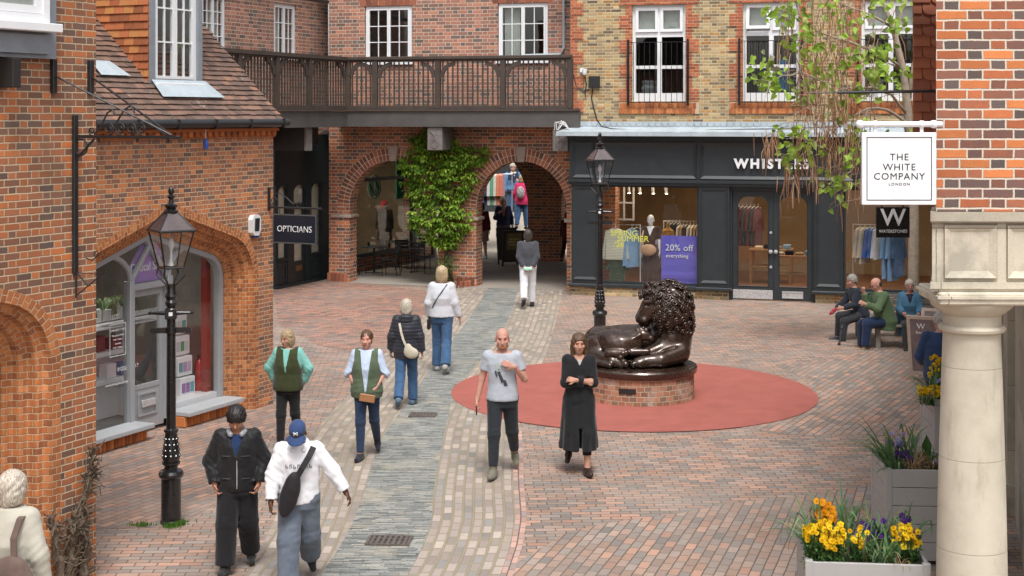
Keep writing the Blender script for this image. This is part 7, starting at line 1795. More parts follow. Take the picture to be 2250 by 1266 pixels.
def man_navy():
    p = Person('man in a navy jacket seen from behind, half hidden by the stone column', ((2066 - U0) / F * 20.2, 20.2, 0), 1.74, radians(170), PS, 'fair', head=(radians(10), radians(6)), build=1.1, arms=[((.34, -.12, -1), (-.15, -.75, -.6), {'curl': .7}), ((.3, -.2, -1), (-.15, -.85, -.4), {'curl': .7})])
    p.top('jacket', cloth('blue_jacket', (.025, .05, .12), .12), .034, -.12, 1.95, neck=.515, loose=.014); p.trousers(cloth('navy_trousers', (.012, .025, .065)), .016); p.shoes(cloth('black_shoe', (.02, .02, .02))); p.hair(HM['grey'], 'short', .006)
man_navy()
# people beyond the arch
YD = 'people beyond the right arch'
def w4(u, v, z, d=0): 
    Yd = F * (EYE - z) / (v - V0); return ((u - U0) / F * Yd, Yd, z)
def far_people():
    p = Person('woman in a navy cardigan and patterned dress walking out through the right arch', w4(1106, 566, .02), 1.84, radians(6), YD, 'fair', True, head=(0, radians(14)), build=1.05, arms=[((.28, .0, -1), (-.35, -.8, .6), {'curl': 1}), ((.3, 0, -1), (.1, -.15, -1))], legs=((12, 6), (-12, 28)), h=.016)
    p.top('cardigan', cloth('navy_cardigan', (.020, .026, .07), .15), .03, -.02, 1.93, neck=.505, loose=.012, vneck=.4); p.skirt(cloth('patterned_dress', (.10, .10, .11), .8, scale=22), -.36, .3, (.028, .05), 'dress'); p.shoes(cloth('black_shoe', (.02, .02, .02))); p.hair(HM['silver'], 'bob', .014)
    p = Person('woman in a maroon cardigan and pink skirt half hidden by the arcade pier', w4(1058, 574, .02), 1.74, radians(185), YD, 'fair', True, arms=[((.2, 0, -1), (.1, -.1, -1)), ((.24, .1, -1), (.2, .0, -1))], legs=((-12, 24), (12, 6)), h=.016)
    p.top('cardigan', cloth('maroon_knit', (.13, .016, .035), .15), .028, -.10, 1.94, neck=.505, loose=.012); p.skirt(cloth('pink_skirt', (.42, .24, .22), .1), -.36, .1, (.02, .05)); p.shoes(cloth('white_trainer', (.6, .6, .6))); p.hair(HM['brown'], 'bob', .01)
    p = Person('woman with white hair in a blue jacket standing on the raised yard behind the arch', (.03, 50.4, .76), 1.98, radians(10), YD, 'pink', True, head=(radians(-10), radians(10)), build=1.08, arms=[((.35, 0, -1), (.2, -.3, -1)), ((.3, -.1, -1), (-.4, -.8, .35))], legs=((0, 0), (4, 4)), h=.016)
    p.top('jacket', cloth('sky_blue_jacket', (.10, .24, .42), .1), .034, -.06, 1.93, neck=.515, loose=.014, vneck=.3); p.top('gilet', cloth('navy_gilet', (.02, .03, .06)), .042, -.06, 0, neck=.49, arms=False); p.trousers(DENIM, .014); p.shoes(cloth('black_shoe', (.02, .02, .02))); p.hair(HM['silver'], 'short', .014)
    q = sdf('scarf', [cone(p.J['neck'] + V3(-.06, -.08, .0), p.J['neck'] + V3(.04, -.13, -.12), .04, .035, .03), cone(p.J['neck'] + V3(.06, -.08, .0), p.J['neck'] + V3(-.02, -.14, -.16), .04, .03, .03)], .014, cloth('cream_scarf', (.6, .55, .48)), p.e)
    p = Person('woman in a bright pink coat seen from behind beyond the arch', w4(1147, 505, .74), 1.72, radians(160), YD, 'fair', True, build=1.1, arms=[((.3, -.1, -1), (-.1, -.5, -.8)), ((.3, 0, -1), (.0, -.3, -1))], legs=((8, 4), (-8, 16)), h=.016)
    p.top('coat', cloth('pink_coat', (.62, .035, .13), .1), .036, -.16, 1.93, neck=.515, loose=.014, flare=.02); p.trousers(DENIM, .014); p.shoes(cloth('black_shoe', (.02, .02, .02))); p.hair(HM['blond'], 'bob', .01)
    k = p.k; bg = sdf('rucksack', [ell((-.03, .21, 1.20), (.13, .08, .20), None, .03)], .016, cloth('patterned_bag', (.40, .38, .38), .9, scale=26)); bg.matrix_world = p.e.matrix_basis; tag(bg, 'black and white patterned bag on the back of the pink coat', 'bag')
    p = Person('person in dark maroon clothes at the far right of the arcade', w4(1246, 577, .02), 1.46, radians(150), YD, 'fair', False, legs=((8, 4), (-8, 16)), h=.016)
    p.top('coat', cloth('maroon_coat', (.07, .018, .02), .15), .03, -.20, 1.95, neck=.51, loose=.012); p.trousers(cloth('maroon_trousers', (.05, .016, .018)), .012); p.shoes(cloth('brown_shoe', (.08, .04, .03))); p.hair(HM['dark'], 'short', .01)
    x, z = FC.px(845, 560, .9); P0 = FC.w(x, .9, 0)
    p = Person('person in a dark coat and red hat inside the coffee shop window', (P0.x, P0.y, .05), 1.72, radians(200), None, 'fair', h=.016)
    p.top('coat', cloth('dark_brown_coat', (.045, .035, .028), .15), .04, -.40, 1.95, neck=.515, loose=.02, flare=.03); p.trousers(BLACK); p.shoes(cloth('black_shoe', (.02, .02, .02))); sdf('hat', [ell(p.hpt(0, .01, .05), (.10, .12, .10), p.R, .02), ell(p.hpt(.08, .06, -.03), (.05, .06, .10), p.R, .03)], .014, cloth('red_hat', (.50, .02, .025)), p.e)
far_people()
# ================================================================ lion and lamb statue
PC = Vector(((1405 - U0) / F * 23.6, 23.6, 0))
pl = empty('statue_plinth', PC, 0, 'round brick plinth with dark bronze slab on the red circle', 'plinth')
MB().lathe([(0, -.05), (.862, -.05), (.86, .0), (.85, .40), (0, .40)], n=64).build('brick_base', M['brick_plinth'], pl, auto=30)
q = MB(); q.lathe([(0, .40), (.86, .401), (.895, .42), (.905, .45), (.905, .50), (.89, .52), (.86, .525), (0, .525)], n=72); q.build('slab', M['bronze'], pl, auto=30)
q = MB(); 
a0 = -pi / 2 - .30
q.rings([[(.868 * cos(a), .868 * sin(a), z) for a in np.linspace(a0 - .155, a0 + .155, 9)] for z in (.20, .275)], closed=False); q.rings([[(r * cos(a), r * sin(a), z) for a in np.linspace(a0 - .155, a0 + .155, 9)] for r, z in ((.868, .275), (.85, .276))], closed=False)
q.build('plaque', plain('plaque_metal', (.035, .035, .035), .4, metal=.4), pl)
ln = empty('lion_statue', (PC.x, PC.y, .524), 0, 'dark bronze statue of a curly maned lion lying with a lamb', 'statue')
B_ = M['bronze']
P = [ell((-.62, .12, .27), (.27, .36, .31)), cone((-.45, .25, .27), (.30, .30, .33), .29, .27, .08), cone((.30, .28, .33), (.53, .03, .42), .27, .30, .1), cone((.53, .02, .22), (.50, .02, .78), .28, .24, .08),
     cone((.62, -.22, .20), (.30, -.42, .12), .15, .115, .08), cone((.30, -.42, .12), (.02, -.44, .10), .11, .095, .05), ell((-.04, -.45, .085), (.13, .11, .085), None, .04), cone((.45, -.12, .30), (.12, -.26, .20), .13, .10, .06), ell((.05, -.28, .17), (.12, .09, .08), None, .04),
     cone((-.72, -.10, .16), (-.45, -.40, .10), .15, .085, .06), cone((-.45, -.40, .10), (-.28, -.44, .07), .085, .07, .04), cone((-.85, .2, .14), (-.70, -.3, .06), .10, .05, .06), cone((-.70, -.3, .06), (-.50, -.50, .05), .05, .045, .04)]
for k in range(4): P.append(ell((-.135 - .012 * (k % 2), -.53 + k * .052, .065), (.045, .03, .05), None, .012)); P.append(ell((-.25, -.50 + k * .045, .06 + .035 * (k % 2)), (.045, .03, .045), None, .012))
P += [ell((-.33 + .04 * (k % 2), -.46, .05 + .062 * k), (.06, .05, .042), None, .015) for k in range(4)]
# head in profile, looking left
P += [ell((.24, -.02, .90), (.20, .19, .25), None, .05), cone((.16, -.03, .86), (.045, -.035, .715), .15, .115, .06), ell((.01, -.035, .735), (.06, .08, .05), None, .03), ell((.085, -.03, .625), (.085, .085, .055), None, .03), cone((.10, -.15, .955), (.02, -.04, .80), .035, .035, .04), cone((.10, .09, .955), (.02, -.03, .80), .035, .035, .04),
      cone((.06, -.15, .99), (.20, -.20, 1.0), .035, .03, .03), ell((.065, -.13, .69), (.07, .055, .06), None, .03), ell((.065, .07, .69), (.07, .055, .06), None, .03)]
def carve(Pt):
    x, y, z = Pt[..., 0], Pt[..., 1], Pt[..., 2]
    mouth = np.exp(-((z - .655 - .25 * (x - .05)) / .012) ** 2) * np.where((x < .17) & (y < .1), 1, 0) * .018
    eye = np.exp(-(((x - .105) / .035) ** 2 + ((y + .155) / .05) ** 2 + ((z - .935) / .025) ** 2)) * .03
    rib = .006 * wobble(Pt, 14, 2)
    return mouth + eye + rib
sdf('body', P, .012, B_, ln, mod=carve)
sdf('eye', [ell((.108, -.148, .93), (.022, .02, .016))], .006, B_, ln)
P = [ell((.47, .02, .83), (.35, .36, .44), None, .05), ell((.30, -.02, 1.08), (.22, .22, .15), None, .05), ell((.58, .05, .62), (.24, .30, .30), None, .05), cone((.16, -.02, 1.14), (.08, -.02, 1.08), .09, .07, .05)]
Fm, lo_ = field(P, .02); 
mn = sdf('mane', P, .014, B_, ln, cut=lambda Q: np.minimum(.20 + .5 * np.clip(Q[..., 2] - 1.0, 0, 1) * 0 - Q[..., 0], 1.03 - Q[..., 2]) * .8, mod=lambda Q: .012 * wobble(Q, 40, 1))
q = MB(); rc = random.Random(12); acc = []
tries = 0
def fsdf(p):
    i = [(p[a] - lo_[a]) / .02 for a in range(3)]; i0 = [int(max(0, min(Fm.shape[a] - 2, floor(i[a])))) for a in range(3)]; return Fm[i0[0], i0[1], i0[2]]
while len(acc) < 120 and tries < 9000:
    tries += 1; d = Vector((rc.gauss(0, 1), rc.gauss(0, 1), rc.gauss(0, 1))).normalized(); c = Vector((.46, .02, .84)); p = c.copy()
    for _ in range(60):
        if fsdf(p) > 0: break
        p += d * .012
    if p.z < .42 or (p.x < .21 and p.z < 1.04) or (p.x < .30 and p.z < .62) or d.y > .75: continue
    if any((p - a).length < .092 for a, _ in acc): continue
    acc.append((p, d))
for p, d in acc:
    u = d.cross(Vector((0, 0, 1))).normalized(); v = u.cross(d); R = rc.uniform(.054, .072); ph = rc.uniform(0, 6.3); sg = rc.choice((-1, 1)); Pts = []; Rs = []
    for k in range(22):
        t = k / 21; a = ph + sg * t * 3.6 * pi; r = R * (1 - .82 * t); Pts.append(p + u * r * cos(a) + v * r * sin(a) + d * (.005 + .042 * t)); Rs.append(.019 - .008 * t)
    q.tube([p - d * .03 + u * R * cos(ph) + v * R * sin(ph)] + Pts, [.012] + Rs, 7)
    q.lathe([(0, -.02), (R * .8, -.01), (R * .5, .02), (0, .028)], (0, 0, 0), 8)
    n_ = 4 * 8
    for i in range(len(q.v) - n_, len(q.v)): x, y, z = q.v[i]; w_ = p + u * x + v * y + d * z; q.v[i] = tuple(w_)
q.build('curls', B_, mn, auto=60)
P = [ell((-.30, -.22, .34), (.33, .22, .20), None, .06), ell((-.45, -.12, .42), (.24, .2, .15), None, .06), cone((-.12, -.22, .42), (.02, -.24, .50), .12, .085, .05), ell((.06, -.27, .47), (.10, .065, .075), None, .03), ell((.15, -.29, .44), (.055, .045, .045), None, .02), cone((-.02, -.32, .50), (-.13, -.36, .44), .035, .018, .02), cone((-.02, -.16, .53), (-.14, -.10, .52), .035, .018, .02), cone((-.15, -.38, .24), (.10, -.40, .25), .07, .045, .03), cone((-.50, -.38, .22), (-.25, -.46, .24), .08, .05, .03)]
P += [ell((-.06 + .05 * (k % 4), -.25 + .03 * (k // 4), .565 + .012 * ((k * 7) % 3)), (.032, .03, .028), None, .008) for k in range(8)]
sdf('lamb', P, .011, B_, ln, mod=lambda Q: .005 * wobble(Q, 22, 5))

# ================================================================ tree by the bench
tr = empty('catalpa_tree', (0, 0, 0), 0, 'half bare tree with drooping green leaves and brown seed pods before the shopfront', 'tree')
M['bark'] = plain('pale_bark', (.40, .335, .26), .9, var=.3, scale=10, bump=.6, bscale=40, bdist=.015)
M['cat_leaf'] = rndmat('catalpa_leaf', [(0, (.16, .25, .04)), (.35, (.27, .43, .05)), (.7, (.38, .55, .08)), (.9, (.32, .36, .18)), (1, (.28, .24, .19))], .5, .1, 20, .2, .35, trans=True)
M['pod'] = rndmat('seed_pod', [(0, (.20, .10, .055)), (.6, (.36, .20, .11)), (1, (.50, .33, .20))], .8, .2, 60, .3)
rt = random.Random(31); TX, TY = 7.85, 29.4
def tp_(u, v, y): return atY(u, v, y)
q = MB(); Pt = [Vector((TX, TY, -.05)), Vector((TX, TY, .5)), tp_(2007, 600, TY), tp_(2008, 480, TY), tp_(2003, 330, TY - .05), tp_(1993, 230, TY - .1), tp_(1984, 150, TY - .2), tp_(1962, 60, TY - .3), tp_(1925, -30, TY - .4), tp_(1880, -130, TY - .6)]
q.tube(Pt, [.17, .125, .11, .105, .095, .082, .065, .055, .045, .03], 12); q.tube([tp_(1993, 225, TY - .1), tp_(2012, 130, TY + .1), tp_(2020, 20, TY + .3), tp_(2024, -90, TY + .3)], [.06, .05, .04, .03], 10); trk = q.build('trunk', M['bark'], tr, smooth=True)
BR = [([(2003, 320), (1985, 268), (1950, 240), (1905, 238), (1862, 262), (1820, 290), (1780, 318), (1752, 350)], .05, -1.0), ([(1998, 255), (1960, 205), (1920, 190), (1870, 200), (1815, 185), (1765, 160), (1715, 165), (1672, 190)], .045, -1.6), ([(2004, 335), (1968, 330), (1915, 338), (1868, 352), (1822, 372), (1780, 362)], .04, -.6),
      ([(1985, 150), (1930, 115), (1868, 95), (1800, 70), (1745, 40), (1720, 20)], .045, -1.2), ([(1905, 240), (1893, 300), (1880, 360), (1848, 400), (1835, 425)], .03, -1.2), ([(1962, 60), (1900, 30), (1850, 10), (1800, -30)], .04, -.9), ([(1862, 262), (1835, 235), (1790, 230), (1750, 250), (1722, 285)], .028, -1.3), ([(1985, 160), (1950, 140), (1930, 170), (1915, 215)], .03, -.5), ([(1868, 200), (1820, 225), (1790, 270)], .022, -1.2), ([(2000, 280), (2030, 200), (2035, 130)], .03, .2), ([(1815, 185), (1775, 215), (1770, 260), (1785, 310)], .02, -1.5), ([(1800, 70), (1765, 100), (1757, 160), (1775, 215), (1800, 260)], .02, -1.3), ([(1925, -30), (1840, -60), (1760, -50)], .05, -.9), ([(1880, 340), (1905, 400), (1888, 440)], .014, -1.0)]
q = MB(); tips = []
for px, r0, dy in BR:
    P = [tp_(u + rt.uniform(-3, 3), v + rt.uniform(-3, 3), TY - .1 + dy * (i / (len(px) - 1)) ** .8 + rt.uniform(-.06, .06)) for i, (u, v) in enumerate(px)]
    PP = []
    for a, b in zip(P[:-1], P[1:]):
        for t in (0, .5): PP.append(a.lerp(b, t) + (Vector((rt.uniform(-.03, .03), rt.uniform(-.03, .03), rt.uniform(-.03, .03))) if t else Vector()))
    PP.append(P[-1]); q.tube(PP, [r0 * .72 * (1 - .8 * i / (len(PP) - 1)) for i in range(len(PP))], 7)
    for i in range(2, len(PP)):
        for _ in range(2):
            d = Vector((rt.gauss(0, 1), rt.gauss(0, 1), rt.uniform(-.9, .5))).normalized(); e_ = PP[i] + d * rt.uniform(.2, .6); q.tube([PP[i], PP[i].lerp(e_, .5) + Vector((0, 0, rt.uniform(0, .06))), e_], [.008, .006, .003], 5); tips.append(e_)
q.build('branches', M['bark'], tr, smooth=True)
def heart(q, p, d, L, rnd, rg):
    "heart shaped leaf hanging from p in direction d"
    d = d.normalized(); s = d.cross(Vector((rg.gauss(0, .6), -1, rg.gauss(0, .4)))).normalized(); n_ = s.cross(d); w_ = L * .42; c = .16 * L
    o = [p + s * w_ * a + d * L * b + n_ * c * (abs(a) ** 1.5 - b * b * .8) for a, b in ((0, .08), (-.55, -.04), (-1, .22), (-.8, .55), (-.35, .85), (0, 1.08), (.35, .85), (.8, .55), (1, .22), (.55, -.04))]; m_ = p + d * L * .45 - n_ * c * .2
    q.add([tuple(x) for x in o] + [tuple(m_)], [(i, (i + 1) % 10, 10) for i in range(10)], rnd)
q = MB(); CL = [(1735, 25, 15), (1700, 28, 8), (1668, 130, 7), (1660, 165, 4), (1690, 185, 15), (1700, 160, 10), (1752, 100, 12), (1745, 55, 5), (1788, 65, 7), (1800, 100, 6), (1850, 40, 8), (1868, 65, 6), (1800, 150, 7), (1865, 140, 9), (1880, 120, 5), (1905, 160, 12), (1905, 105, 5), (1960, 60, 12), (1975, 45, 5), (1945, 105, 11), (1930, 130, 7), (1925, 165, 12), (1790, 175, 6), (1780, 195, 12), (1765, 215, 8), (1840, 175, 5), (1845, 230, 11), (1880, 195, 6), (1745, 300, 12), (1720, 292, 5), (1760, 325, 12), (1740, 335, 6), (1735, 365, 12), (1785, 335, 8), (1840, 405, 13), (1815, 395, 7), (1850, 425, 5), (1870, 350, 12), (1885, 335, 6), (1880, 290, 6), (1900, 215, 5), (1990, 175, 8), (1985, 300, 4), (1730, 205, 4), (1830, 120, 5), (1770, 45, 5), (1900, 40, 7), (1930, 5, 8), (1830, 5, 7), (1770, -10, 8), (1990, -5, 6), (1960, 165, 6), (1865, 270, 6), (1780, 130, 5)]
for u, v, n in CL:
    y = TY - rt.uniform(.7, 1.9); c = tp_(u, v, y); y = y
    for _ in range(int(n * 1.4)):
        p = c + Vector((rt.gauss(0, .11), rt.gauss(0, .14), rt.gauss(.03, .11))); heart(q, p, Vector((rt.gauss(0, .55), rt.gauss(-.1, .4), rt.uniform(-1.1, .05))), rt.uniform(.09, .165), min(1, max(0, rt.gauss(.5, .25))), rt)
for e_ in tips:
    if rt.random() < .18: heart(q, e_, Vector((rt.gauss(0, .5), rt.gauss(0, .4), -1)), rt.uniform(.08, .14), rt.random(), rt)
q.build('leaves', M['cat_leaf'], tr)
q = MB(); PD = [(1790, 60, 22, 70, 60), (1815, 150, 26, 60, 70), (1850, 90, 18, 80, 60), (1800, 250, 22, 55, 60), (1860, 230, 20, 60, 50), (1730, 60, 8, 50, 24), (1690, 300, 13, 14, 26), (1735, 385, 10, 16, 22), (1755, 365, 14, 14, 14), (1785, 375, 7, 14, 12), (1830, 290, 20, 30, 40), (1880, 310, 24, 30, 30), (1915, 120, 10, 60, 20), (1760, 215, 9, 30, 14), (1865, 10, 25, 30, 26), (1970, 60, 14, 50, 12), (1830, 340, 14, 18, 14), (1845, 435, 4, 8, 5), (1880, 400, 8, 10, 8), (1815, 10, 30, 30, 26), (1760, 300, 12, 20, 14)]
for u, v, su, sv_, n in PD:
    for _ in range(int(n * 1.05)):
        p = tp_(rt.gauss(u, su), rt.gauss(v, sv_), TY - rt.uniform(.3, 1.8)); L = rt.uniform(.28, .58); b = rt.gauss(0, .05); c = rt.gauss(0, .05)
        q.tube([p, p + Vector((b, c, -L * .5)), p + Vector((b * 1.3 + rt.gauss(0, .012), c * 1.2, -L))], [.006, .008, .004], 4, False, rt.random())
q.build('seed_pods', M['pod'], tr)

# ================================================================ climbing plant on the arcade pier
cp = empty('climbing_plant', mat=F4.mat, label='bright green climbing plant on the brick pier between the two arches', cat='climber')
OUT = [(940, 282), (985, 278), (996, 300), (1030, 318), (1072, 320), (1070, 348), (1048, 375), (1052, 405), (1033, 430), (1038, 495), (1012, 530), (990, 550), (962, 538), (930, 520), (903, 487), (918, 450), (908, 420), (893, 402), (886, 350), (902, 332), (904, 300)]
def inside(u, v, P):
    c = False; j = len(P) - 1
    for i in range(len(P)):
        if (P[i][1] > v) != (P[j][1] > v) and u < (P[j][0] - P[i][0]) * (v - P[i][1]) / (P[j][1] - P[i][1]) + P[i][0]: c = not c
        j = i
    return c
rl = random.Random(17); q = MB(); n = 0
M['creeper'] = rndmat('creeper_leaf', [(0, (.045, .095, .012)), (.4, (.125, .24, .020)), (.75, (.24, .38, .034)), (1, (.37, .49, .07))], .55, .1, 25, .25, .35, trans=True)
cents = []
while len(cents) < 620:
    u, v = rl.uniform(880, 1075), rl.uniform(275, 553)
    if inside(u, v, OUT): cents.append((u, v))
for u, v in cents:
    x, z = F4.px(u, v); edge = min(1, min(abs(u - a) + abs(v - b) for a, b in OUT) / 60); dep = -.06 - rl.uniform(.05, .42) * (.35 + .65 * edge); tone = min(1, max(0, rl.gauss(.55, .2)))
    c = Vector((x, dep, z)); sprd = rl.uniform(.10, .2)
    for k in range(13):
        a = rl.uniform(-pi, pi); p = c + Vector((cos(a) * sprd * rl.random(), rl.uniform(-.06, .06), rl.uniform(-.03, .03))); d = Vector((cos(a) * .8 + rl.gauss(0, .3), -.55 + rl.gauss(0, .3), -.45 + rl.gauss(0, .3)))
        leafcard(q, p, d, rl.uniform(.045, .07), rl.uniform(.07, .125), .25, min(1, max(0, tone + rl.gauss(0, .13))))
q.build('foliage', M['creeper'], cp)
q = MB(); f4 = lambda u, v, d: (F4.px(u, v, d)[0], d, F4.px(u, v, d)[1])
rr = random.Random(5)
for k in range(7): q.tube([f4(985 + rr.uniform(-8, 8), 622, -.12), f4(986 + rr.uniform(-8, 8), 590, -.14), f4(984 + rr.uniform(-10, 10), 555, -.13), f4(975 + rr.uniform(-30, 30), 500, -.12), f4(970 + rr.uniform(-60, 60), 420, -.1)], [.035, .03, .022, .014, .008], 7)
q.build('stem', plain('creeper_stem', (.07, .05, .035), .9, var=.3, bump=.5), cp, smooth=True)
q = MB()
for k in range(260):
    x, z = F4.px(rr.gauss(985, 12), rr.uniform(560, 622)); p = Vector((x, -.10 - rr.uniform(0, .2), z)); leafcard(q, p, Vector((rr.gauss(0, .6), -.6, rr.gauss(-.2, .5))), .03, rr.uniform(.05, .09), .25, rr.uniform(0, .35))
q.build('lower_leaves', M['creeper'], cp)
q = MB(); x0 = F4.px(950, 625, -.4)[0]; x1 = F4.px(1025, 625, -.4)[0]
for k in range(9): a = pi * k / 8; q.bbox((x0 + x1) / 2 - .42 * cos(a) - .05, (x0 + x1) / 2 - .42 * cos(a) + .05, -.06 - .36 * sin(a) - .05, -.06 - .36 * sin(a) + .05, 0, .16, .015, rr.random())
o = q.build('tree_pit_edging', M['arch_brick']); o.matrix_world = F4.mat; tag(o, 'low ring of bricks round the foot of the climbing plant', 'edging')

# woody climber at the bottom left corner
wd = empty('woody_climber', mat=F1.mat, label='bare gnarled climber stump on the near brick corner at the bottom left', cat='climber'); q = MB(); rw = random.Random(8)
M['gnarl'] = plain('gnarled_bark', (.13, .095, .065), .95, var=.45, scale=16, bump=.9, bscale=50, bdist=.02)
f1 = lambda u, v, d: Vector((F1.px(u, v, d)[0], d, F1.px(u, v, d)[1]))
for px, r0, r1 in (([(150, 1300), (158, 1230), (168, 1180), (178, 1140), (184, 1110), (196, 1060), (203, 1020), (206, 990)], .05, .018), ([(172, 1300), (182, 1240), (190, 1190), (187, 1150), (180, 1120)], .05, .03), ([(128, 1310), (134, 1250), (126, 1200), (118, 1165), (112, 1135)], .05, .03), ([(140, 1300), (150, 1250), (158, 1200), (160, 1160), (152, 1140)], .06, .02), ([(165, 1180), (158, 1160), (153, 1150)], .03, .01), ([(196, 1060), (199, 1040), (198, 1030)], .02, .01)):
    P = [f1(u, v, -.08 + rw.uniform(-.04, .02)) for u, v in px]; PP = []
    for a, b in zip(P[:-1], P[1:]):
        for t in (0, .33, .66): PP.append(a.lerp(b, t) + Vector((rw.gauss(0, .012), rw.gauss(0, .012), rw.gauss(0, .01))))
    PP.append(P[-1]); m_ = len(PP); q.tube(PP, [(r0 + (r1 - r0) * i / (m_ - 1)) * rw.uniform(.75, 1.25) for i in range(m_)], 8)
    for i in range(m_):
        for _ in range(4):
            d = Vector((rw.gauss(0, 1), -abs(rw.gauss(0, .7)), rw.gauss(.3, .8))).normalized(); q.tube([PP[i], PP[i] + d * rw.uniform(.04, .12), PP[i] + d * rw.uniform(.08, .16) + Vector((rw.gauss(0, .03), 0, rw.gauss(0, .04)))], [.012, .008, .003], 5)
q.build('stem', M['gnarl'], wd)

# ================================================================ shop displays
def at6(x, y, z): return F6.w(x, y, z)
def disp(name, label, cat, x, y, rz=0.0, group=None, fac=None, z=.08):
    fac = fac or F6; p = fac.w(x, y, z); return empty(name, p, fac.ang + rz, label, cat, group)
CLO = 'clothes hanging in the shop windows'
def garment(q, w_, L, sleeve=.55, t=.05, sh=.05):
    "flat shirt on a hanger: outline in x,z with thickness"
    P = [(-.06, 0), (.06, 0), (w_ / 2, -sh), (w_ / 2 + .10, -sleeve), (w_ / 2 + .015, -sleeve - .01), (w_ / 2 - .01, -.20), (w_ / 2 - .005, -L), (-w_ / 2 + .005, -L), (-w_ / 2 + .01, -.20), (-w_ / 2 - .015, -sleeve - .01), (-w_ / 2 - .10, -sleeve), (-w_ / 2, -sh)]
    n = len(P); c = []; rings = []
    for y, s in ((-t / 2, .985), (-t * .2, 1), (t * .2, 1), (t / 2, .985)): rings.append([(a * s, y, b * s - (1 - s) * .2) for a, b in P])
    q.rings(rings, True, True); return q
stripe = cloth('striped_knit', (.62, .60, .48), .06, stripe=(26, (.30, .36, .28), .35)); lblue = cloth('light_blue_cloth', (.20, .35, .55), .1); dgreen = cloth('dark_green_cloth', (.05, .075, .045), .15)
cream = cloth('cream_cloth', (.58, .53, .42), .1); dnavy = cloth('dark_navy_cloth', (.016, .018, .026), .15); tan = cloth('tan_cloth', (.36, .24, .13), .1)
def rail(x, y, w_, h, rz, label):
    e = disp('clothes_rail', label, 'clothes rail', x, y, rz); q = MB(); q.tube([(-w_ / 2, 0, 0), (-w_ / 2, 0, h), (w_ / 2, 0, h), (w_ / 2, 0, 0)], .014, 8); q.build('frame', M['white'], e); return e
def hang(name, label, x, y, ztop, mat, w_=.44, L=.62, rz=0.0, sleeve=.55, fac=None, t=.05, hook=True):
    e = disp(name, label, 'clothing', x, y, rz, CLO, fac, ztop); garment(MB(), w_, L, sleeve, t).build('cloth', mat, e)
    if hook: q = MB(); q.tube([(-.16, 0, -.02), (0, 0, .03), (.16, 0, -.02)], .006, 5); q.tube([(0, 0, .03), (0, 0, .1)], .004, 5); q.build('hanger', M['white'], e)
    return e
x1 = F6.x(1362, .5); rail(x1, .55, 1.0, 1.62, 0.05, 'white clothes rail behind the left shop window with striped jumper')
hang('jumper', 'cream and green striped jumper on the rail in the left shop window', F6.x(1352, .42), .42, 1.60, stripe, .50, .76, 0, .74); hang('trousers', 'dark green trousers below the striped jumper', F6.x(1356, .46), .48, .88, dgreen, .40, .62, 0, .3, hook=False)
hang('shirt', 'light blue shirt beside the striped jumper', F6.x(1388, .5), .56, 1.60, lblue, .40, .95, .9, .9); hang('shirt', 'dark shirt behind the light blue shirt', F6.x(1397, .6), .68, 1.60, dnavy, .40, .85, .9, .8)
q = MB(); dx0, dx1 = F6.x(1330, 1.3), F6.x(1392, 1.3)
for k in range(4): x = dx0 + (dx1 - dx0) * k / 3; q.box(x - .02, x + .02, 1.28, 1.32, 1.75, 2.68)
for k in range(3): z = 1.78 + k * .42; q.box(dx0, dx1, 1.285, 1.315, z - .02, z + .02)
o = q.build('lattice_screen', M['white']); o.matrix_world = F6.mat; tag(o, 'pale lattice screen at the upper left of the left shop window', 'screen')
# mannequin with brown dress
def mannequin():
    p0 = at6(F6.x(1430, .5), .5, .08); p = Person('x', (p0.x, p0.y, p0.z), 1.84, F6.ang, None, 'fair', True, arms=[((.16, 0, -1), (.05, -.05, -1), {'curl': .2}), ((.16, 0, -1), (.05, -.05, -1), {'curl': .2})], legs=((0, 0), (0, 0)), h=.014)
    p.bodyobj.data.materials.clear(); p.bodyobj.data.materials.append(M['white']); p.e.name = 'mannequin'; tag(p.e, 'white mannequin in a dark brown dress with a tan bag in the left shop window', 'mannequin')
    br = cloth('brown_dress', (.050, .026, .022), .15); p.top('dress', br, .020, -.06, .8, neck=.50, vneck=.2); p.skirt(br, -.78, .12, (.02, .02)); k = p.k
    b = sdf('handbag', [ell((-.02 * k, -.20 * k, .98 * k), (.19 * k, .06 * k, .14 * k), None, .02)], .013, cloth('tan_leather_bag', (.42, .26, .15), .1, rough=.5)); b.matrix_world = p.e.matrix_basis; tag(b, 'large tan bag hanging at the front of the mannequin', 'bag')
    strap('strap', [(-.17 * k, -.16 * k, 1.05 * k), (-.18 * k, -.12 * k, 1.3 * k), (-.15 * k, -.02 * k, 1.49 * k)], .04, cloth('tan_leather_bag', (.42, .26, .15)), b, .01, (0, -1, .2))
mannequin()
e = disp('dress_form', 'dress form in a gold patterned dress behind the purple poster', 'mannequin', F6.x(1468, 1.1), 1.1)
sdf('torso', [loft([(.85, 0, 0, .19, .13), (1.05, 0, 0, .14, .1), (1.3, 0, 0, .17, .12), (1.45, 0, 0, .15, .09), (1.53, 0, 0, .05, .05)], .03), cone((0, 0, 1.5), (0, 0, 1.62), .05, .045, .02)], .014, cloth('gold_dress', (.34, .18, .045), .8, scale=26), e); q = MB(); q.tube([(0, 0, 0), (0, 0, .9)], .02, 8); q.lathe([(0, 0), (.2, 0), (.18, .03), (0, .03)], n=16); q.build('stand', M['iron'], e)
rail(F6.x(1515, 1.8), 1.8, 1.3, 1.65, .2, 'clothes rail with pale coats at the back right of the left window')
for k in range(7): hang('coat', 'pale coat in the row on the back rail of the left window' , F6.x(1495, 1.8) + k * .085, 1.75 + k * .015, 1.62, (cream, tan, dnavy, cream, cream, tan, cream)[k], .40, .95, 1.35, .6)
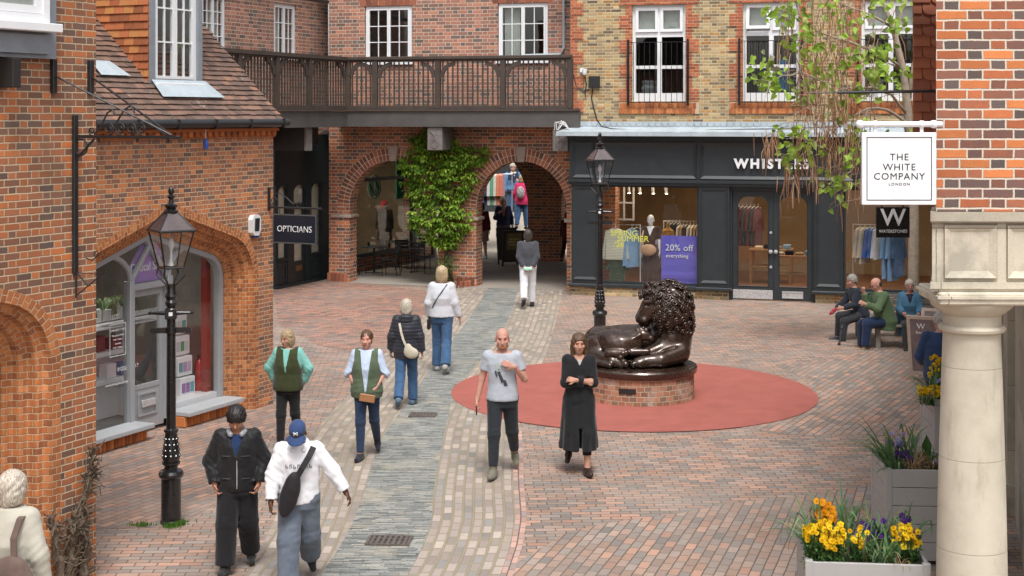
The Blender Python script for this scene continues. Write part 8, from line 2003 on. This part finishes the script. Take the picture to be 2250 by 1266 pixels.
for k in range(4): hang('coat', 'dark coat at the middle of the back rail of the left window', F6.x(1470, 2.4) + k * .09, 2.4, 1.62, dnavy, .42, .95, 1.3, .6)
xp0, xp1 = F6.x(1453, .25), F6.x(1532, .25); zp0, zp1 = F6.px(1490, 633, .25)[1], F6.px(1490, 518, .25)[1]
q = MB(); n = 16
for k in range(n):
    a, b = zp0 + (zp1 - zp0) * k / n, zp0 + (zp1 - zp0) * (k + 1) / n; wv = lambda z: .25 + (.012 * sin(z * 22) * max(0, 1.0 - (z - zp0) / .7) if z < zp0 + .7 else 0)
    q.quad((xp0, wv(a), a), (xp1, wv(a), a), (xp1, wv(b), b), (xp0, wv(b), b))
ps = q.build('banner', plain('violet_banner', (.115, .105, .50), .5, var=.04, bump=0)); ps.matrix_world = F6.mat; tag(ps, 'violet sale banner reading 20% off everything in the left shop window', 'poster')
lettering('20% off', .22, (xp0 + xp1) / 2, .232, F6.px(1490, 551, .25)[1], M['white'], ps, sx=.98, spacing=1.05); lettering('everything', .125, (xp0 + xp1) / 2 - .05, .232, F6.px(1490, 566, .25)[1], M['white'], ps, spacing=1.05)
yl = plain('yellow_vinyl', (.62, .62, .05), .6, var=.03, bump=0); dc = empty('window_lettering', mat=F6.mat, label='yellow vinyl words spring summer on the left shop window', cat='lettering')
for t, u, v in (('SPRING', 1341, 518), ('SUMMER', 1356, 530), ('/26', 1348, 543)): x, z = F6.px(u, v, .05); lettering(t, .205, x, .05, z, yl, dc, 'LEFT', name='word', ext=.001)
for k, u in enumerate((1381, 1405, 1434, 1463)):
    x = F6.x(u, .9); e = disp('track_spotlight', 'small white spotlight hanging from the shop ceiling, number %d from the left' % (k + 1) if False else 'small white spotlight hanging from the shop window ceiling', 'spotlight', x, .9, 0, 'spotlights in the shop window', None, 2.5); q = MB(); q.tube([(0, 0, .3), (0, 0, .12)], .012, 6); q.tube([(0, 0, .12), (.02, -.02, -.03)], .035, 10); q.build('body', M['white_plastic'], e); q = MB(); q.lathe([(0, 0), (.034, 0), (.034, .004), (0, .004)], (.021, -.021, -.04), 12); q.build('lamp', emit('spot_glow', (1, .85, .6), 14), e)
sp_l = []
for x, y, en in ((2.0, 1.2, 34), (5.0, 2.5, 44), (8.0, 1.6, 34)):
    ld = bpy.data.lights.new('shop_light', 'AREA'); ld.energy = en; ld.size = 1.6; ld.color = (1, .80, .55); lo2 = bpy.data.objects.new('shop_light', ld); COL.objects.link(lo2); lo2.location = at6(x, y, 3.2)
# inside the doors: table with folded clothes, till wall
for k, (x, y, lb) in enumerate(((5.25, 1.6, 'oak table with folded clothes inside the right shop door'), (4.55, 3.2, 'oak table deeper inside the left shop door'))):
    e = disp('display_table', lb, 'table', x, y); q = MB(); q.bbox(-.55, .55, -.35, .35, .84, .89); q.build('tabletop', plain('oak_top', (.38, .22, .10), .5, var=.2), e); q = MB(); q.bbox(-.5, .5, -.3, .3, .42, .45); q.build('shelf', plain('oak_top', (.38, .22, .10)), e)
    for a in (-.5, .5):
        for b in (-.3, .3): MB().box(a - .03, a + .03, b - .03, b + .03, 0, .839).build('leg', plain('oak_top', (.38, .22, .10)), e)
    for j in range(4): o = MB().bbox(-.42 + j * .24, -.22 + j * .24, -.2, .1, .89, .95 + .05 * (j % 2), .015).build('folded_clothes', (cream, dnavy, tan, lblue)[j]); o.matrix_world = e.matrix_basis; tag(o, ('cream', 'navy', 'tan', 'light blue')[j] + ' folded clothes on the ' + ('near' if k == 0 else 'far') + ' oak table in the shop', 'clothing', CLO)
for k in range(6): hang('dress', 'dark red dress on the wall behind the left shop door', F6.x(1650, 3.6) + (k - 3) * .1, 3.5, 2.0, cloth('wine_cloth', (.09, .012, .02)) if k % 2 else dnavy, .42, 1.0, 1.2, .6)
rail(F6.x(1945, .9), .9, 1.5, 1.72, .05, 'clothes rail behind the right shop window with blue jackets')
for k, (u, m_, L) in enumerate(((1890, cream, .8), (1900, cream, .85), (1912, cloth('bright_blue', (.03, .13, .42)), .7), (1922, cloth('bright_blue', (.03, .13, .42)), .72), (1930, cloth('white_cloth', (.66, .67, .68)), .75), (1950, lblue, 1.2), (1962, lblue, 1.25), (1975, cloth('denim', (.045, .105, .21)), 1.15))): hang('jacket', '%s garment on the rail behind the right shop window, above the bench' % ('cream', 'cream', 'bright blue', 'bright blue', 'white', 'light blue', 'light blue', 'denim blue')[k], F6.x(u, .85), .85, 1.72, m_, .42, L, 1.0, .7)
# opticians: shelves, leaflets, plants, extinguisher
def at2(x, y): return F2.w(x, y, 0)
e = disp('display_stand', 'white stepped display stand with leaflets in the right opticians window', 'display stand', F2.px(411, 760, YF + .3)[0], YF + .3, 0, None, F2, .28)
q = MB()
for k in range(4): q.bbox(-.17, .17, -.02 + .05 * k, .22, .30 * k, .30 * k + .28, .01)
q.build('body', M['white'], e); q = MB(); rr = random.Random(2)
for k in range(4):
    for j in range(3): q.box(-.15 + j * .1, -.07 + j * .1, -.028 + .05 * k, -.022 + .05 * k, .30 * k + .06, .30 * k + .2, rr.random())
q.build('leaflets', rndmat('leaflets', [(0, (.10, .35, .45)), (.3, (.05, .3, .12)), (.6, (.6, .62, .62)), (1, (.25, .08, .35))], .5, 0), e)
e = disp('display_shelf', 'white shelf unit with small boxes seen through the opticians door', 'shelf', xa + .55, YF + .75, 0, None, F2, .06)
q = MB(); q.bbox(-.42, .42, 0, .3, .55, .62); q.bbox(-.42, .42, 0, .3, .95, 1.02); q.box(-.42, -.39, 0, .3, 0, 1.0); q.box(.39, .42, 0, .3, 0, 1.0); q.box(-.39, .39, .27, .3, 0, .95); q.build('frame', M['white'], e)
for j, (x, z, w_, h_, m_) in enumerate(((-.3, 1.02, .16, .22, plain('dark_red_box', (.22, .02, .04), .5)), (.0, 1.02, .22, .16, plain('dark_red_box', (.22, .02, .04), .5)), (.25, 1.02, .1, .3, M['white']), (-.1, .62, .2, .2, M['white']), (.2, .62, .14, .18, plain('blue_box', (.03, .2, .4), .5)))): o = MB().bbox(x, x + w_, .05, .2, z + .001, z + h_, .006).build('box', m_); o.matrix_world = e.matrix_basis; tag(o, ('tall dark red box', 'low dark red box', 'slim white box', 'white box', 'blue box')[j] + ' on the white shelf inside the opticians door', 'box')
e = disp('fire_extinguisher', 'red fire extinguisher inside the right opticians window', 'extinguisher', F2.px(438, 850, YF + .35)[0], YF + .35, 0, None, F2, .30); q = MB(); q.lathe([(0, 0), (.075, 0), (.08, .02), (.08, .40), (.05, .46), (.025, .48), (0, .48)], n=18); q.build('cylinder', plain('extinguisher_red', (.42, .015, .012), .3, var=.05), e, auto=40); q = MB(); q.box(-.02, .02, -.02, .02, .48, .53); q.tube([(0, 0, .52), (.09, 0, .54)], .01, 6); q.tube([(0, 0, .5), (-.08, 0, .45), (-.1, 0, .2)], .01, 6); q.build('valve', M['iron'], e); MB().bbox(-.05, .05, -.083, -.078, .12, .3).build('label_plate', M['white'], e)
def spider(x, y, z, label):
    e = disp('spider_plant', label, 'plant', x, y, 0, 'plants in the opticians shop', F2, z); q = MB(); q.lathe([(0, 0), (.08, 0), (.11, .16), (.1, .16), (0, .15)], n=14); q.build('pot', M['white'], e); q = MB(); rs = random.Random(int(x * 100))
    for k in range(42):
        a = rs.uniform(0, 6.28); L = rs.uniform(.25, .5); P = [Vector((.04 * cos(a), .04 * sin(a), .15)) + Vector((cos(a) * L * t, sin(a) * L * t * .6, .22 * sin(t * 2.6) - .25 * t * t)) for t in (0, .25, .5, .75, 1)]
        for i in range(4): w0, w1 = .012 * (1 - i / 5), .012 * (1 - (i + 1) / 5); s_ = Vector((-sin(a), cos(a), 0)); q.quad(tuple(P[i] - s_ * w0), tuple(P[i] + s_ * w0), tuple(P[i + 1] + s_ * w1), tuple(P[i + 1] - s_ * w1), rs.random())
    q.build('leaves', M['strap'], e); return e
spider(xa + .5, YF + .9, 1.50, 'spider plant hanging over the opticians door shelf'); spider(xb + .1, YF + .9, 1.50, 'spider plant behind the right opticians mullion'); spider(xa - .3, YF + .9, 1.42, 'spider plant in the left opticians window')
q = MB(); q.box(xs0, xe, YF + 1.1, YF + 1.16, 1.44, 1.50); q.box(xs0, xe, YF + .7, YF + 1.1, 1.40, 1.42); o = q.build('plant_shelf', M['white']); o.matrix_world = F2.mat; tag(o, 'white shelf carrying the spider plants inside the opticians', 'shelf')
nt_ = empty('window_notice', mat=F2.mat, label='white rimmed opening hours notice on the left opticians window', cat='notice'); xn, zn = F2.px(288, 745, YF)[0], F2.px(270, 745, YF)[1]
q = MB(); q.frame(xa - .42, xa - .09, zn - .22, zn + .22, .008, YF + .012, YF + .016); q.build('rim', M['white'], nt_); lettering('OPENING TIMES', .042, xa - .255, YF + .012, zn + .12, M['white'], nt_, name='word', ext=.001)
for j, t in enumerate(('Monday to Friday', '9.00 - 5.30pm', 'Saturday', '9.00 - 5.00pm')): lettering(t, .034, xa - .255, YF + .012, zn + .05 - j * .055, M['white'], nt_, name='word', ext=.001)
lettering('01252 717717', .075, xa - .05, YF + .012, F2.px(280, 812, YF)[1], M['white'], nt_, name='word', ext=.001); lettering('www.theopticalshop', .055, xa - .28, YF + .012, F2.px(270, 843, YF)[1], M['white'], nt_, name='word', ext=.001)

# ================================================================ cafe furniture under the left arch
M['cafe'] = plain('cafe_black', (.022, .024, .026), .45, var=.15, bump=.05)
def ctable(u, v, label):
    p = at(u, v); e = empty('cafe_table', (p.x, p.y, .010), 0, label, 'table', 'cafe tables under the left arch'); q = MB(); q.lathe([(0, .72), (.36, .72), (.37, .735), (.36, .75), (0, .75)], n=28); q.build('tabletop', plain('table_top', (.07, .085, .09), .35), e); q = MB(); q.tube([(0, 0, .02), (0, 0, .72)], .03, 10); q.build('leg', M['cafe'], e); q = MB(); q.box(-.25, .25, -.03, .03, 0, .025); q.box(-.03, .03, -.25, .25, .0005, .024); q.build('foot', M['cafe'], e)
def cchair(u, v, rz, label):
    p = at(u, v); e = empty('cafe_chair', (p.x, p.y, .010), rz, label, 'chair', 'cafe chairs under the left arch'); q = MB()
    for k in range(5): q.box(-.2, .2, -.19 + k * .08, -.13 + k * .08, .44, .455)
    q.build('seat', M['cafe'], e); q = MB()
    for k in range(3): q.box(-.2, .2, .20 + k * .012, .215 + k * .012, .62 + k * .09, .68 + k * .09)
    q.build('backrest', M['cafe'], e)
    for sx in (-.2, .2):
        q = MB(); q.tube([(sx, -.19, 0), (sx, -.17, .44)], .012, 6); q.build('leg', M['cafe'], e); q = MB(); q.tube([(sx, .23, 0), (sx, .19, .44), (sx, .25, .88)], .012, 6); q.build('leg', M['cafe'], e)
ctable(822, 601, 'cafe table nearest the arch pier, between two chairs'); ctable(876, 588, 'cafe table by the coffee shop door')
cchair(783, 604, radians(70), 'slatted black cafe chair close to the left arch pier'); cchair(858, 606, radians(-100), 'slatted black cafe chair in the middle of the left arch'); cchair(912, 590, radians(-60), 'slatted black cafe chair half behind the climbing plant'); cchair(925, 600, radians(160), 'slatted black cafe chair nearest the climbing plant'); cchair(890, 596, radians(30), 'slatted black cafe chair behind the middle chair')
p = at(822, 601)
q = MB(); q.lathe([(0, 0), (.03, 0), (.04, .12), (0, .12)], (p.x - .15, p.y + .02, .762), 12); o = q.build('cup', M['iron']); tag(o, 'dark takeaway cup on the cafe table near the pier', 'cup')
# clothes rail of striped clothes beyond the arch
cr_ = empty('clothes_rail', (-.70, 48.6, .75), 0, 'rail of striped and coloured clothes beyond the right arch', 'clothes rail'); q = MB(); q.tube([(-.7, 0, 0), (-.7, 0, 1.75), (.7, 0, 1.75), (.7, 0, 0)], .02, 8); q.build('frame', M['steel'], cr_)
cols = [('white', (.6, .6, .62)), ('sky blue', (.25, .4, .6)), ('pink', (.5, .25, .35)), ('mauve', (.3, .2, .4)), ('navy', (.03, .04, .09)), ('white striped', (.6, .58, .55)), ('green', (.10, .32, .2)), ('cream', (.6, .55, .45)), ('orange', (.6, .2, .1)), ('coral', (.55, .18, .14))]
for k, (nm, c) in enumerate(cols):
    e = empty('garment', (-.62 - .6 + k * .10, 48.6, 2.50), radians(82), nm + ' garment on the rail beyond the right arch', 'clothing', 'clothes on the rail beyond the arch'); garment(MB(), .5, 1.0, .7, .09).build('cloth', cloth('far_' + nm.replace(' ', '_'), c), e)
# unseen fill lamps added to brighten the coffee shop and the opticians
for fc, x, y, z, en, c in ((FC, 1.6, 1.3, 3.3, 34, (1, .86, .66)), (F2, 1.4, 1.6, 2.9, 14, (1, .95, .88))):
    e = empty('fill_lamp', fc.w(x, y, z), 0, 'small fill lamp added to brighten the ' + ('coffee shop' if fc is FC else 'opticians'), 'lamp'); q = MB(); q.lathe([(0, 0), (.10, 0), (.10, .05), (0, .05)], n=18); q.build('shade', M['white'], e); q = MB(); q.lathe([(0, -.004), (.09, -.004), (.09, -.001), (0, -.001)], n=18); q.build('lamp', emit('fill_glow', (1, .9, .75), 8), e)
    ld = bpy.data.lights.new('fill_light', 'AREA'); ld.energy = en; ld.size = .5; ld.color = c; o = bpy.data.objects.new('fill_light', ld); COL.objects.link(o); o.location = fc.w(x, y, z - .05)
